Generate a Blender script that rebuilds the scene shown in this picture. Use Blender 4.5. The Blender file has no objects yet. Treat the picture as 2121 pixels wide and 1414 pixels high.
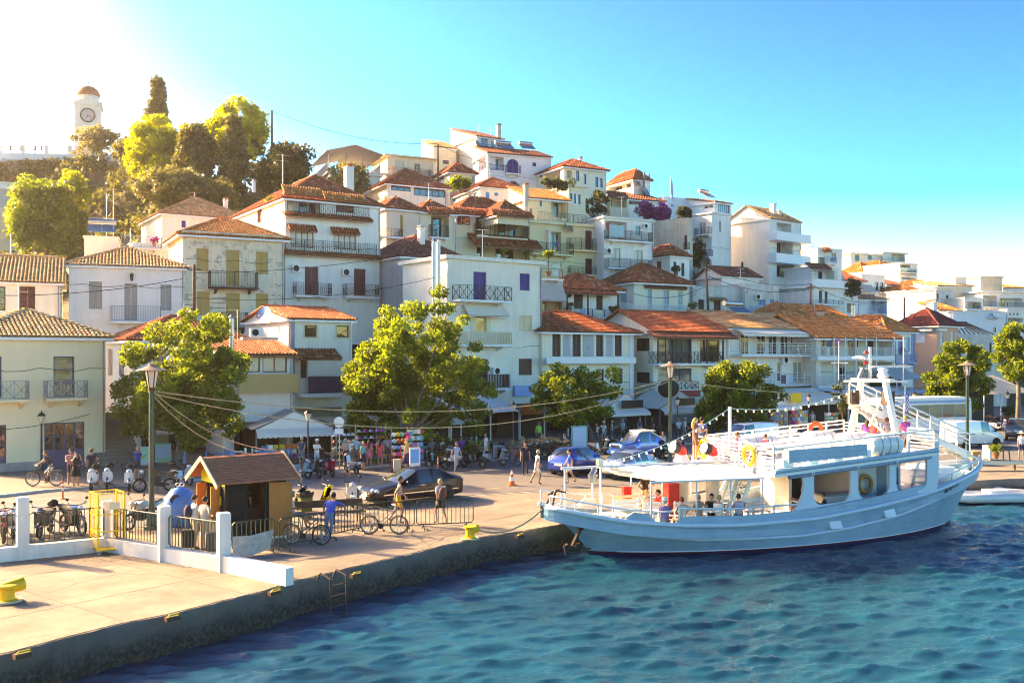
import bpy,bmesh,math,random
import numpy as np
from mathutils import Vector,Matrix,noise
random.seed(7);np.random.seed(7)
S=bpy.context.scene
COL=S.collection
PI=math.pi
# ---------------------------------------------------------------- camera, sky, sun, exposure
FX,CX,HY,CAMH=2000.0,1060.5,740.0,6.4
cam=bpy.data.cameras.new('camera');cam.sensor_width=36.0;cam.lens=36.0*FX/2121.0
cam.shift_y=(HY-707.0)/2121.0;cam.clip_end=3000;cam.clip_start=0.5
camo=bpy.data.objects.new('camera',cam);COL.objects.link(camo)
camo.location=(0,0,CAMH);camo.rotation_euler=(PI/2,0,0);S.camera=camo
SUN_AZ,SUN_EL=math.radians(-63),math.radians(27)
world=bpy.data.worlds.new('World');S.world=world;world.use_nodes=True
wn=world.node_tree.nodes;wl=world.node_tree.links;wn.clear()
sky=wn.new('ShaderNodeTexSky');sky.sky_type='NISHITA';sky.sun_disc=False
sky.sun_elevation=SUN_EL;sky.sun_rotation=SUN_AZ;sky.altitude=0;sky.air_density=1.0;sky.dust_density=1.3;sky.ozone_density=2.6
sc_=wn.new('ShaderNodeVectorMath');sc_.operation='SCALE';sc_.inputs['Scale'].default_value=0.42
gm=wn.new('ShaderNodeGamma');gm.inputs['Gamma'].default_value=2.05
bg=wn.new('ShaderNodeBackground');bg.inputs['Strength'].default_value=0.15
wo=wn.new('ShaderNodeOutputWorld')
wl.new(sky.outputs[0],sc_.inputs[0]);wl.new(sc_.outputs[0],gm.inputs['Color']);hs=wn.new('ShaderNodeHueSaturation');hs.inputs['Saturation'].default_value=1.32;hs.inputs['Hue'].default_value=0.5;wl.new(gm.outputs[0],hs.inputs['Color']);wl.new(hs.outputs[0],bg.inputs['Color']);wl.new(bg.outputs[0],wo.inputs['Surface'])
sl=bpy.data.lights.new('sun','SUN');sl.energy=3.5;sl.angle=math.radians(0.55);sl.color=(1.0,0.85,0.64)
so=bpy.data.objects.new('sun',sl);COL.objects.link(so)
sdir=Vector((math.sin(SUN_AZ)*math.cos(SUN_EL),math.cos(SUN_AZ)*math.cos(SUN_EL),math.sin(SUN_EL)))
so.rotation_euler=(-sdir).to_track_quat('-Z','Y').to_euler();so.location=sdir*200
S.view_settings.view_transform='Standard';S.view_settings.look='None'
S.view_settings.exposure=2.3;S.view_settings.gamma=1.0
S.view_settings.use_white_balance=True;S.view_settings.white_balance_temperature=13200;S.view_settings.white_balance_tint=18
S.cycles.max_bounces=7;S.cycles.diffuse_bounces=3;S.cycles.glossy_bounces=3;S.cycles.transparent_max_bounces=6
S.cycles.use_denoising=True;S.cycles.filter_width=1.05
# ---------------------------------------------------------------- helpers
def ray(px,py):return((px-CX)/FX,1.0,-(py-HY)/FX)
def at(px,py,Z):r=ray(px,py);return Vector((r[0]*Z,Z,CAMH+r[2]*Z))
def gnd(px,py,z=0.0):
    Z=FX*(CAMH-z)/(py-HY);return Vector(((px-CX)/FX*Z,Z,z))
ZS=540.0/2121.0
REG=dict(A=(0,140),B=(0,480),C=(0,800),D=(0,1054),E=(460,220),F=(340,440),G=(480,640),H=(340,860),I=(780,240),J=(780,480),
           K=(680,780),L=(1200,320),N=(1200,560),O=(1100,760),P=(1581,480),Q=(1581,720),W=(340,1020),V=(1100,1000))
def zc(reg,x,y):
    if reg is None:return x,y
    o=REG[reg];return o[0]+x*ZS,o[1]+y*ZS
MATS={}
def mat(name,rgb,rough=0.6,metal=0.0,var=0.12,vscale=3.0,bump=0.0,bscale=40.0,spec=0.5,coat=0.0):
    if name in MATS:return MATS[name]
    m=bpy.data.materials.new(name);m.use_nodes=True;n=m.node_tree.nodes;l=m.node_tree.links
    b=n['Principled BSDF'];b.inputs['Roughness'].default_value=rough;b.inputs['Metallic'].default_value=metal
    b.inputs['Specular IOR Level'].default_value=spec;b.inputs['Coat Weight'].default_value=coat
    tc=n.new('ShaderNodeTexCoord');nz=n.new('ShaderNodeTexNoise');nz.inputs['Scale'].default_value=vscale;nz.inputs['Detail'].default_value=5
    l.new(tc.outputs['Object'],nz.inputs['Vector'])
    oi=n.new('ShaderNodeObjectInfo')
    rp=n.new('ShaderNodeMix');rp.data_type='RGBA'
    d=1-var;u=1+var
    rp.inputs[6].default_value=(rgb[0]*d,rgb[1]*d,rgb[2]*d,1);rp.inputs[7].default_value=(min(1,rgb[0]*u),min(1,rgb[1]*u),min(1,rgb[2]*u),1)
    l.new(nz.outputs[0],rp.inputs[0]);l.new(rp.outputs[2],b.inputs['Base Color'])
    if bump>0:
        n2=n.new('ShaderNodeTexNoise');n2.inputs['Scale'].default_value=bscale;n2.inputs['Detail'].default_value=4;l.new(tc.outputs['Object'],n2.inputs['Vector'])
        bp=n.new('ShaderNodeBump');bp.inputs['Strength'].default_value=bump;bp.inputs['Distance'].default_value=0.05
        l.new(n2.outputs[0],bp.inputs['Height']);l.new(bp.outputs[0],b.inputs['Normal'])
    MATS[name]=m;return m
def ramp(n,stops):
    r=n.new('ShaderNodeValToRGB');e=r.color_ramp.elements
    while len(e)>1:e.remove(e[-1])
    e[0].position=stops[0][0];e[0].color=(*stops[0][1],1)
    for p,c in stops[1:]:
        x=e.new(p);x.color=(*c,1)
    return r
def plaster(name,rgb,stain=0.25,peel=0.0,under=(0.33,0.3,0.27)):
    """painted render: slow colour drift, rain streaks running down, optional peeled patches"""
    if name in MATS:return MATS[name]
    m=bpy.data.materials.new(name);m.use_nodes=True;n=m.node_tree.nodes;l=m.node_tree.links
    b=n['Principled BSDF'];b.inputs['Roughness'].default_value=0.85;b.inputs['Specular IOR Level'].default_value=0.25
    tc=n.new('ShaderNodeTexCoord')
    mp=n.new('ShaderNodeMapping');mp.inputs['Scale'].default_value=(2.2,2.2,0.22);l.new(tc.outputs['Object'],mp.inputs[0])
    st=n.new('ShaderNodeTexNoise');st.inputs['Scale'].default_value=1.0;st.inputs['Detail'].default_value=6;st.inputs['Roughness'].default_value=0.65;l.new(mp.outputs[0],st.inputs['Vector'])
    r1=ramp(n,[(0.42,(0,0,0)),(0.75,(1,1,1))]);l.new(st.outputs[0],r1.inputs[0])
    big=n.new('ShaderNodeTexNoise');big.inputs['Scale'].default_value=0.5;big.inputs['Detail'].default_value=7;l.new(tc.outputs['Object'],big.inputs['Vector'])
    r2=ramp(n,[(0.3,tuple(c*(1-stain*0.35)for c in rgb)),(0.65,rgb)]);l.new(big.outputs[0],r2.inputs[0])
    mx=n.new('ShaderNodeMix');mx.data_type='RGBA'
    k=n.new('ShaderNodeMath');k.operation='MULTIPLY';k.inputs[1].default_value=stain;l.new(r1.outputs[0],k.inputs[0]);l.new(k.outputs[0],mx.inputs[0])
    l.new(r2.outputs[0],mx.inputs[6]);mx.inputs[7].default_value=(rgb[0]*0.55,rgb[1]*0.53,rgb[2]*0.5,1)
    out=mx.outputs[2];hsrc=big.outputs[0]
    if peel>0:
        pn=n.new('ShaderNodeTexNoise');pn.inputs['Scale'].default_value=1.7;pn.inputs['Detail'].default_value=8;pn.inputs['Roughness'].default_value=0.6;l.new(tc.outputs['Object'],pn.inputs['Vector'])
        pr=ramp(n,[(0.62-peel*0.16,(0,0,0)),(0.66-peel*0.16,(1,1,1))]);l.new(pn.outputs[0],pr.inputs[0])
        m2=n.new('ShaderNodeMix');m2.data_type='RGBA';l.new(pr.outputs[0],m2.inputs[0]);l.new(out,m2.inputs[6]);m2.inputs[7].default_value=(*under,1)
        out=m2.outputs[2];hsrc=pr.outputs[0]
    l.new(out,b.inputs['Base Color'])
    fn=n.new('ShaderNodeTexNoise');fn.inputs['Scale'].default_value=14;fn.inputs['Detail'].default_value=5;l.new(tc.outputs['Object'],fn.inputs['Vector'])
    bp=n.new('ShaderNodeBump');bp.inputs['Strength'].default_value=0.25;bp.inputs['Distance'].default_value=0.03;l.new(fn.outputs[0],bp.inputs['Height'])
    if peel>0:
        b2=n.new('ShaderNodeBump');b2.invert=True;b2.inputs['Strength'].default_value=0.6;b2.inputs['Distance'].default_value=0.03
        l.new(hsrc,b2.inputs['Height']);l.new(bp.outputs[0],b2.inputs['Normal']);bp=b2
    l.new(bp.outputs[0],b.inputs['Normal'])
    MATS[name]=m;return m
def tilemat(name,rgb,pale,rough=0.75):
    if name in MATS:return MATS[name]
    m=bpy.data.materials.new(name);m.use_nodes=True;n=m.node_tree.nodes;l=m.node_tree.links
    b=n['Principled BSDF'];b.inputs['Roughness'].default_value=rough;b.inputs['Specular IOR Level'].default_value=0.35
    at_=n.new('ShaderNodeAttribute');at_.attribute_name='rnd'
    r=ramp(n,[(0.0,tuple(c*0.62 for c in rgb)),(0.5,rgb),(0.86,tuple(c*1.15 for c in rgb)),(1.0,pale)]);l.new(at_.outputs['Fac'],r.inputs[0])
    tc=n.new('ShaderNodeTexCoord');nz=n.new('ShaderNodeTexNoise');nz.inputs['Scale'].default_value=0.9;nz.inputs['Detail'].default_value=8;nz.inputs['Roughness'].default_value=0.7;l.new(tc.outputs['Object'],nz.inputs['Vector'])
    r2=ramp(n,[(0.5,(0,0,0)),(0.85,(0.55,0.55,0.55))]);l.new(nz.outputs[0],r2.inputs[0])
    mx=n.new('ShaderNodeMix');mx.data_type='RGBA';l.new(r2.outputs[0],mx.inputs[0]);l.new(r.outputs[0],mx.inputs[6]);mx.inputs[7].default_value=(rgb[0]*0.5,rgb[1]*0.48,rgb[2]*0.5,1)
    l.new(mx.outputs[2],b.inputs['Base Color']);MATS[name]=m;return m
W=plaster('plaster_white',(0.88,0.84,0.77),0.28)
TILE=dict(red=tilemat('tile_red',(0.52,0.12,0.045),(0.68,0.36,0.2)),orange=tilemat('tile_orange',(0.66,0.22,0.06),(0.78,0.46,0.25)),
            tan=tilemat('tile_tan',(0.60,0.32,0.15),(0.74,0.5,0.3)),pale=tilemat('tile_pale',(0.74,0.43,0.2),(0.84,0.64,0.42)),
            dark=tilemat('tile_dark',(0.27,0.055,0.045),(0.4,0.16,0.12)),brown=tilemat('tile_brown',(0.33,0.10,0.06),(0.45,0.2,0.13)))
def glassmat(name,rgb,rough=0.04,spec=1.0):
    if name in MATS:return MATS[name]
    m=bpy.data.materials.new(name);m.use_nodes=True;n=m.node_tree.nodes;l=m.node_tree.links
    b=n['Principled BSDF'];b.inputs['Roughness'].default_value=rough;b.inputs['Specular IOR Level'].default_value=spec;b.inputs['Base Color'].default_value=(*rgb,1)
    tc=n.new('ShaderNodeTexCoord');nz=n.new('ShaderNodeTexNoise');nz.inputs['Scale'].default_value=1.3;l.new(tc.outputs['Object'],nz.inputs['Vector'])
    bp=n.new('ShaderNodeBump');bp.inputs['Strength'].default_value=0.05;bp.inputs['Distance'].default_value=0.2;l.new(nz.outputs[0],bp.inputs['Height']);l.new(bp.outputs[0],b.inputs['Normal'])
    MATS[name]=m;return m
GLASS=glassmat('glass_dark',(0.018,0.022,0.026));GLASSB=glassmat('glass_blue',(0.05,0.09,0.12));CURT=glassmat('glass_curtain',(0.42,0.38,0.32),0.25,0.8)
def paint(name,rgb,rough=0.45,var=0.1):return mat(name,rgb,rough,0,var,2.5,0.05,30)
C=dict(white=paint('paint_white',(0.78,0.78,0.77)),navy=paint('paint_navy',(0.035,0.045,0.13)),blue=paint('paint_blue',(0.025,0.025,0.20)),brown=paint('paint_brown',(0.09,0.024,0.016)),
         redbrown=paint('paint_redbrown',(0.17,0.025,0.03)),ochre=paint('paint_ochre',(0.55,0.33,0.09)),cream=paint('paint_cream',(0.76,0.60,0.38)),grey=paint('paint_grey',(0.36,0.34,0.33)),
         wood=paint('wood_red',(0.22,0.075,0.03),0.55,0.3),darkwood=paint('wood_dark',(0.07,0.03,0.02),0.6,0.3),turq=paint('paint_turquoise',(0.22,0.50,0.52)),teal=paint('paint_teal',(0.02,0.30,0.32)),sky=paint('paint_sky_blue',(0.04,0.28,0.55)),
         green=paint('paint_green',(0.12,0.55,0.36)),black=paint('paint_black',(0.012,0.013,0.014)),iron=mat('wrought_iron',(0.03,0.028,0.03),0.5,0.6),rust=mat('rusty_iron',(0.10,0.05,0.035),0.8,0.3,0.5,9),
         steel=mat('galvanised_steel',(0.42,0.43,0.44),0.35,0.9,0.2,6),greyrail=paint('paint_rail_grey',(0.22,0.23,0.27)),pole=paint('wood_pole',(0.10,0.055,0.035),0.85,0.4),dgreen=paint('paint_dark_green',(0.012,0.045,0.035),0.4),
         canvas=mat('canvas_cream',(0.72,0.66,0.55),0.9,0,0.12,1.5),canvasw=mat('canvas_white',(0.76,0.75,0.72),0.9,0,0.08,1.5),canvasg=mat('canvas_grey',(0.45,0.43,0.40),0.9,0,0.15,1.5),yellow=paint('paint_yellow',(0.78,0.48,0.01)),
         red=paint('paint_red',(0.55,0.015,0.015)),orange=paint('paint_orange',(0.75,0.13,0.015)),stone=mat('stone_grey',(0.34,0.31,0.28),0.9,0,0.4,2,0.5,12),concrete=mat('concrete_slab',(0.47,0.45,0.42),0.9,0,0.25,1.2,0.4,18),beigepanel=paint('panel_beige',(0.42,0.30,0.11)),
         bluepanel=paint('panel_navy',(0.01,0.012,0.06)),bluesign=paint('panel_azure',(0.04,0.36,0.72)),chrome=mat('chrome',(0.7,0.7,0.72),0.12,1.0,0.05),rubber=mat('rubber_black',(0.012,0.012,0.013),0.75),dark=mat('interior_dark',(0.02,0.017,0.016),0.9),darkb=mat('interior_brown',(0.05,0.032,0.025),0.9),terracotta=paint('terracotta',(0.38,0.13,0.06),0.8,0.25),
         pink=paint('paint_pink',(0.75,0.06,0.28)),lightblue=paint('paint_light_blue',(0.25,0.50,0.68)),sand=paint('fabric_sand',(0.55,0.45,0.32),0.9),magenta=paint('paint_magenta',(0.42,0.02,0.28)),whiteplastic=mat('white_plastic',(0.75,0.75,0.74),0.3),beigewood=paint('wood_beige',(0.45,0.27,0.12),0.6,0.3))
class MB:
    """collects faces; build() links ONE mesh object"""
    def __init__(s):s.v=[];s.f=[];s.m=[];s.rnd=None
    def add(s,vs,fs,m=0):
        k=len(s.v);s.v.extend([tuple(x)for x in vs]);s.f.extend([tuple(i+k for i in f)for f in fs]);s.m.extend([m]*len(fs));return s
    def quad(s,a,b,c,d,m=0):return s.add([a,b,c,d],[(0,1,2,3)],m)
    def poly(s,pts,m=0):return s.add(pts,[tuple(range(len(pts)))],m)
    def box(s,x0,y0,z0,x1,y1,z1,m=0):
        return s.add([(x0,y0,z0),(x1,y0,z0),(x1,y1,z0),(x0,y1,z0),(x0,y0,z1),(x1,y0,z1),(x1,y1,z1),(x0,y1,z1)],
                     [(0,3,2,1),(4,5,6,7),(0,1,5,4),(1,2,6,5),(2,3,7,6),(3,0,4,7)],m)
    def bar(s,p,q,w,h=None,m=0,up=None):
        p=Vector(p);q=Vector(q);d=q-p
        if d.length<1e-6:return s
        h=h or w;d.normalize();u=Vector(up)if up else(Vector((0,0,1))if abs(d.z)<0.95 else Vector((0,1,0)))
        a=d.cross(u).normalized()*(w/2);b=a.cross(d).normalized()*(h/2)
        vs=[p-a-b,p+a-b,p+a+b,p-a+b,q-a-b,q+a-b,q+a+b,q-a+b]
        return s.add(vs,[(0,1,2,3),(7,6,5,4),(0,4,5,1),(1,5,6,2),(2,6,7,3),(3,7,4,0)],m)
    def tube(s,pts,r,n=6,m=0,caps=True):
        pts=[Vector(p)for p in pts];k=len(pts);rs=r if isinstance(r,(list,tuple))else[r]*k;rings=[]
        ref=None
        for i,p in enumerate(pts):
            d=(pts[min(i+1,k-1)]-pts[max(i-1,0)]).normalized()
            if ref is None:ref=Vector((0,0,1))if abs(d.z)<0.9 else Vector((1,0,0))
            a=d.cross(ref)
            if a.length<1e-4:a=d.orthogonal()
            a.normalize();b=d.cross(a).normalized();ref=a.cross(d)
            rings.append([p+(a*math.cos(2*PI*j/n)+b*math.sin(2*PI*j/n))*rs[i]for j in range(n)])
        vs=[v for rg in rings for v in rg];fs=[]
        for i in range(k-1):
            for j in range(n):fs.append((i*n+j,i*n+(j+1)%n,(i+1)*n+(j+1)%n,(i+1)*n+j))
        if caps:fs.append(tuple(range(n-1,-1,-1)));fs.append(tuple((k-1)*n+j for j in range(n)))
        return s.add(vs,fs,m)
    def lathe(s,prof,n=12,c=(0,0,0),m=0,axis='z',a0=0.0):
        vs=[];fs=[];k=len(prof)
        for r,z in prof:
            for j in range(n):
                t=a0+2*PI*j/n;x,y=r*math.cos(t),r*math.sin(t)
                p=(x,y,z)if axis=='z' else((z,x,y)if axis=='x' else(y,z,x))
                vs.append((p[0]+c[0],p[1]+c[1],p[2]+c[2]))
        for i in range(k-1):
            for j in range(n):fs.append((i*n+j,i*n+(j+1)%n,(i+1)*n+(j+1)%n,(i+1)*n+j))
        if prof[0][0]>1e-4:fs.append(tuple(range(n-1,-1,-1)))
        if prof[-1][0]>1e-4:fs.append(tuple((k-1)*n+j for j in range(n)))
        return s.add(vs,fs,m)
    def sphere(s,c,r,n=10,k=6,m=0):
        rr=r if isinstance(r,(tuple,list))else(r,r,r)
        vs=[];fs=[]
        for i in range(k+1):
            p=PI*i/k
            for j in range(n):t=2*PI*j/n;vs.append((c[0]+rr[0]*math.sin(p)*math.cos(t),c[1]+rr[1]*math.sin(p)*math.sin(t),c[2]+rr[2]*math.cos(p)))
        for i in range(k):
            for j in range(n):fs.append((i*n+j,(i+1)*n+j,(i+1)*n+(j+1)%n,i*n+(j+1)%n))
        return s.add(vs,fs,m)
    def torus(s,c,R,r,n=20,k=8,m=0,axis='y',arc=2*PI):
        pts=[]
        vs=[];fs=[];closed=arc>6.28
        nn=n if closed else n+1
        for i in range(nn):
            t=arc*i/n
            for j in range(k):
                p=2*PI*j/k;q=R+r*math.cos(p);x,y,z=q*math.cos(t),q*math.sin(t),r*math.sin(p)
                o=(x,y,z)if axis=='z' else((z,x,y)if axis=='x' else(x,z,y))
                vs.append((c[0]+o[0],c[1]+o[1],c[2]+o[2]))
        for i in range(n):
            a=i*k;b=((i+1)%nn)*k
            for j in range(k):fs.append((a+j,b+j,b+(j+1)%k,a+(j+1)%k))
        return s.add(vs,fs,m)
    def prism(s,poly,y0,y1,m=0,axis='y'):
        """extrude a 2-D outline (x,z) along y (or (y,z) along x, or (x,y) along z)"""
        n=len(poly)
        def P(a,b,t):return(a,t,b)if axis=='y' else((t,a,b)if axis=='x' else(a,b,t))
        vs=[P(a,b,y0)for a,b in poly]+[P(a,b,y1)for a,b in poly]
        fs=[tuple(range(n)),tuple(range(2*n-1,n-1,-1))]+[(i,n+i,n+(i+1)%n,(i+1)%n)for i in range(n)]
        return s.add(vs,fs,m)
    def xf(s,M4,k0=0):
        for i in range(k0,len(s.v)):s.v[i]=tuple(M4@Vector(s.v[i]))
        return s
    def mesh(s,name,smooth=False,fix=True):
        me=bpy.data.meshes.new(name);me.from_pydata(s.v,[],s.f)
        if fix and len(s.f)<6000:
            bm=bmesh.new();bm.from_mesh(me);bmesh.ops.recalc_face_normals(bm,faces=bm.faces);bm.to_mesh(me);bm.free()
        if any(s.m):me.polygons.foreach_set('material_index',s.m)
        if smooth:me.polygons.foreach_set('use_smooth',[True]*len(me.polygons))
        return me
    def build(s,name,mats,parent=None,smooth=False,M4=None,fix=True):
        me=s.mesh(name,smooth,fix)
        if smooth=='auto':me.set_sharp_from_angle(angle=math.radians(38))
        for m in(mats if isinstance(mats,(list,tuple))else[mats]):me.materials.append(C[m]if isinstance(m,str)else m)
        return link(name,me,parent,M4)
def link(name,me,parent=None,M4=None):
    o=bpy.data.objects.new(name,me);COL.objects.link(o)
    if parent is not None:o.parent=parent
    if M4 is not None:o.matrix_local=M4
    return o
def tag(o,label,cat,group=None,kind=None):
    if label:o['label']=label
    if cat:o['category']=cat
    if group:o['group']=group
    if kind:o['kind']=kind
    return o
def E(name,label,cat,loc=(0,0,0),rz=0.0,group=None):
    o=bpy.data.objects.new(name,None);COL.objects.link(o);o.location=loc;o.rotation_euler=(0,0,rz);o.empty_display_size=0.3
    return tag(o,label,cat,group)
def st(o):o['kind']='structure';return o
def copy_tree(o,parent=None):
    c=o.copy();COL.objects.link(c);c.parent=parent
    for ch in o.children:copy_tree(ch,c)
    return c
def T(x,y,z,rz=0.0):return Matrix.Translation((x,y,z))@Matrix.Rotation(rz,4,'Z')
# ---------------------------------------------------------------- tiled roofs
def tiles(planes,s=0.24,c=0.36,caps=(),seed=0):
    """planes: list of (A,B,Cc,Dd) eave-left, eave-right, top-right, top-left (top may be a point twice). caps: ridge/hip lines. returns mesh with rnd attribute"""
    rng=np.random.RandomState(seed);V=[];F=[];R=[];nv=0
    K=4;ang=np.linspace(0,PI,K+1)
    for A,B,Cc,Dd in planes:
        A,B,Cc,Dd=[np.array(p,float)for p in(A,B,Cc,Dd)]
        u=B-A;L=np.linalg.norm(u);u/=L;w=(Dd+Cc)/2-A;w-=u*w.dot(u);H=np.linalg.norm(w);w/=H
        n=np.cross(u,w);n=n if n[2]>0 else-n
        uD=(Dd-A).dot(u);uC=(Cc-A).dot(u)
        base=[A-n*0.05,B-n*0.05,Cc-n*0.05,Dd-n*0.05]
        V.append(np.array(base));F.append(np.array([[0,1,2,3]])+nv);R.append(np.full(1,0.1));nv+=4
        cols=max(1,int(round(L/s)));ss=L/cols
        for k in range(cols):
            uc=(k+0.5)*ss
            vm=H
            if uc<uD:vm=H*uc/max(uD,1e-6)
            elif uc>uC:vm=H*(L-uc)/max(L-uC,1e-6)
            nt=max(1,int(math.ceil(vm/c-0.15)))
            for t in range(nt):
                v0=t*c-0.05;v1=min(t*c+c,vm+0.03);r0=ss*0.46;r1=ss*0.40;jit=rng.normal(0,0.008);lift=0.035+rng.uniform(0,0.012)
                p0=A+u*(uc+jit)+w*v0+n*lift;p1=A+u*(uc+jit*0.5)+w*v1
                ca=np.cos(ang)[:,None];sa=np.sin(ang)[:,None]
                a0=p0+u*(ca*r0)+n*(sa*r0*0.85);a1=p1+u*(ca*r1)+n*(sa*r1*0.85)
                V.append(np.vstack([a0,a1]));i=np.arange(K)
                F.append(np.stack([i,i+1,i+K+2,i+K+1],1)+nv)
                R.append(np.full(K,rng.uniform()));nv+=2*(K+1)
                if t==0:
                    V.append(np.vstack([a0]));F.append(None);R.append(np.array([0.05]));nv+=K+1
    for p,q in caps:
        p=np.array(p,float);q=np.array(q,float);d=q-p;L=np.linalg.norm(d);d/=L;side=np.cross(d,[0,0,1.0]);side/=np.linalg.norm(side);upv=np.cross(side,d)
        for t in range(max(1,int(L/0.4))):
            a=p+d*(t*0.4-0.04);b=p+d*(t*0.4+0.4);ca=np.cos(ang)[:,None];sa=np.sin(ang)[:,None]
            V.append(np.vstack([a+side*ca*0.15+upv*(sa*0.13+0.05),b+side*ca*0.12+upv*(sa*0.11+0.03)]));i=np.arange(K)
            F.append(np.stack([i,i+1,i+K+2,i+K+1],1)+nv);R.append(np.full(K,rng.uniform()));nv+=2*(K+1)
    faces=[];off=0;Vc=np.vstack(V)
    cnt=0
    for arr,f in zip(V,F):
        if f is None:faces.append(tuple(range(cnt,cnt+len(arr))))
        else:faces.extend(map(tuple,f.tolist()))
        cnt+=len(arr)
    me=bpy.data.meshes.new('roof');me.from_pydata(Vc.tolist(),[],faces)
    a=me.attributes.new('rnd','FLOAT','FACE');a.data.foreach_set('value',np.concatenate(R).astype(np.float32))
    return me
# ---------------------------------------------------------------- buildings
def rail_mesh(path,h,style,bar=0.016,gap=0.12):
    """railing along a 3-D polyline (base line), returns MB"""
    mb=MB();path=[Vector(p)for p in path];Z=Vector((0,0,1))
    for p,q in zip(path,path[1:]):
        L=(q-p).length
        if L<0.05:continue
        if style=='horiz':
            for k in range(5):z=h*(0.08+0.92*k/4);mb.bar(p+Z*z,q+Z*z,0.03)
            nb=max(1,round(L/1.1))
            for k in range(nb+1):b=p.lerp(q,k/nb);mb.bar(b,b+Z*h,0.05)
            continue
        if style=='solid':mb.bar(p+Z*h/2,q+Z*h/2,0.12,h);continue
        mb.bar(p+Z*h,q+Z*h,0.05,0.03);mb.bar(p+Z*0.08,q+Z*0.08,0.03)
        nb=max(1,round(L/1.6))
        for k in range(nb+1):b=p.lerp(q,k/nb);mb.bar(b,b+Z*h,0.04)
        if style in('bars','wood','ornate'):
            g=dict(bars=gap,wood=0.15,ornate=0.17)[style];bw=dict(bars=bar,wood=0.06,ornate=0.016)[style];nb=max(1,round(L/g))
            for k in range(1,nb):
                b=p.lerp(q,k/nb);mb.bar(b+Z*0.08,b+Z*h,bw,bw)
        if style=='ornate':
            mb.bar(p+Z*h*0.82,q+Z*h*0.82,0.02);nb=max(1,round(L/0.34));d=(q-p).normalized()
            for k in range(nb):
                c=p.lerp(q,(k+0.5)/nb)+Z*h*0.45
                for i in range(6):
                    t0,t1=PI/3*i,PI/3*(i+1);f=lambda t:c+d*(0.11*math.cos(t))+Z*(h*0.27*math.sin(t));mb.bar(f(t0),f(t1),0.02)
        if style=='cross':
            nb=max(1,round(L/0.75))
            for k in range(nb):
                a=p.lerp(q,k/nb);b=p.lerp(q,(k+1)/nb);mb.bar(a+Z*.1,b+Z*(h-.05),0.03);mb.bar(b+Z*.1,a+Z*(h-.05),0.03);mb.bar(a,a+Z*h,0.03)
                for j in(0.25,.5,.75):c=a.lerp(b,j);mb.bar(c+Z*.08,c+Z*h,0.012)
        if style=='lattice':
            g=0.2;nb=max(1,round(L/g));d=(q-p)/nb;kk=int(h/g+.5)
            for k in range(-kk,nb+1):
                for sg in(1,-1):
                    k0,k1=max(k,0),min(k+kk,nb)
                    if k1<=k0:continue
                    z0=(k0-k)/kk*h;z1=(k1-k)/kk*h
                    if sg<0:z0,z1=h-z0,h-z1
                    mb.bar(p+d*k0+Z*z0,p+d*k1+Z*z1,0.018)
    return mb
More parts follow.
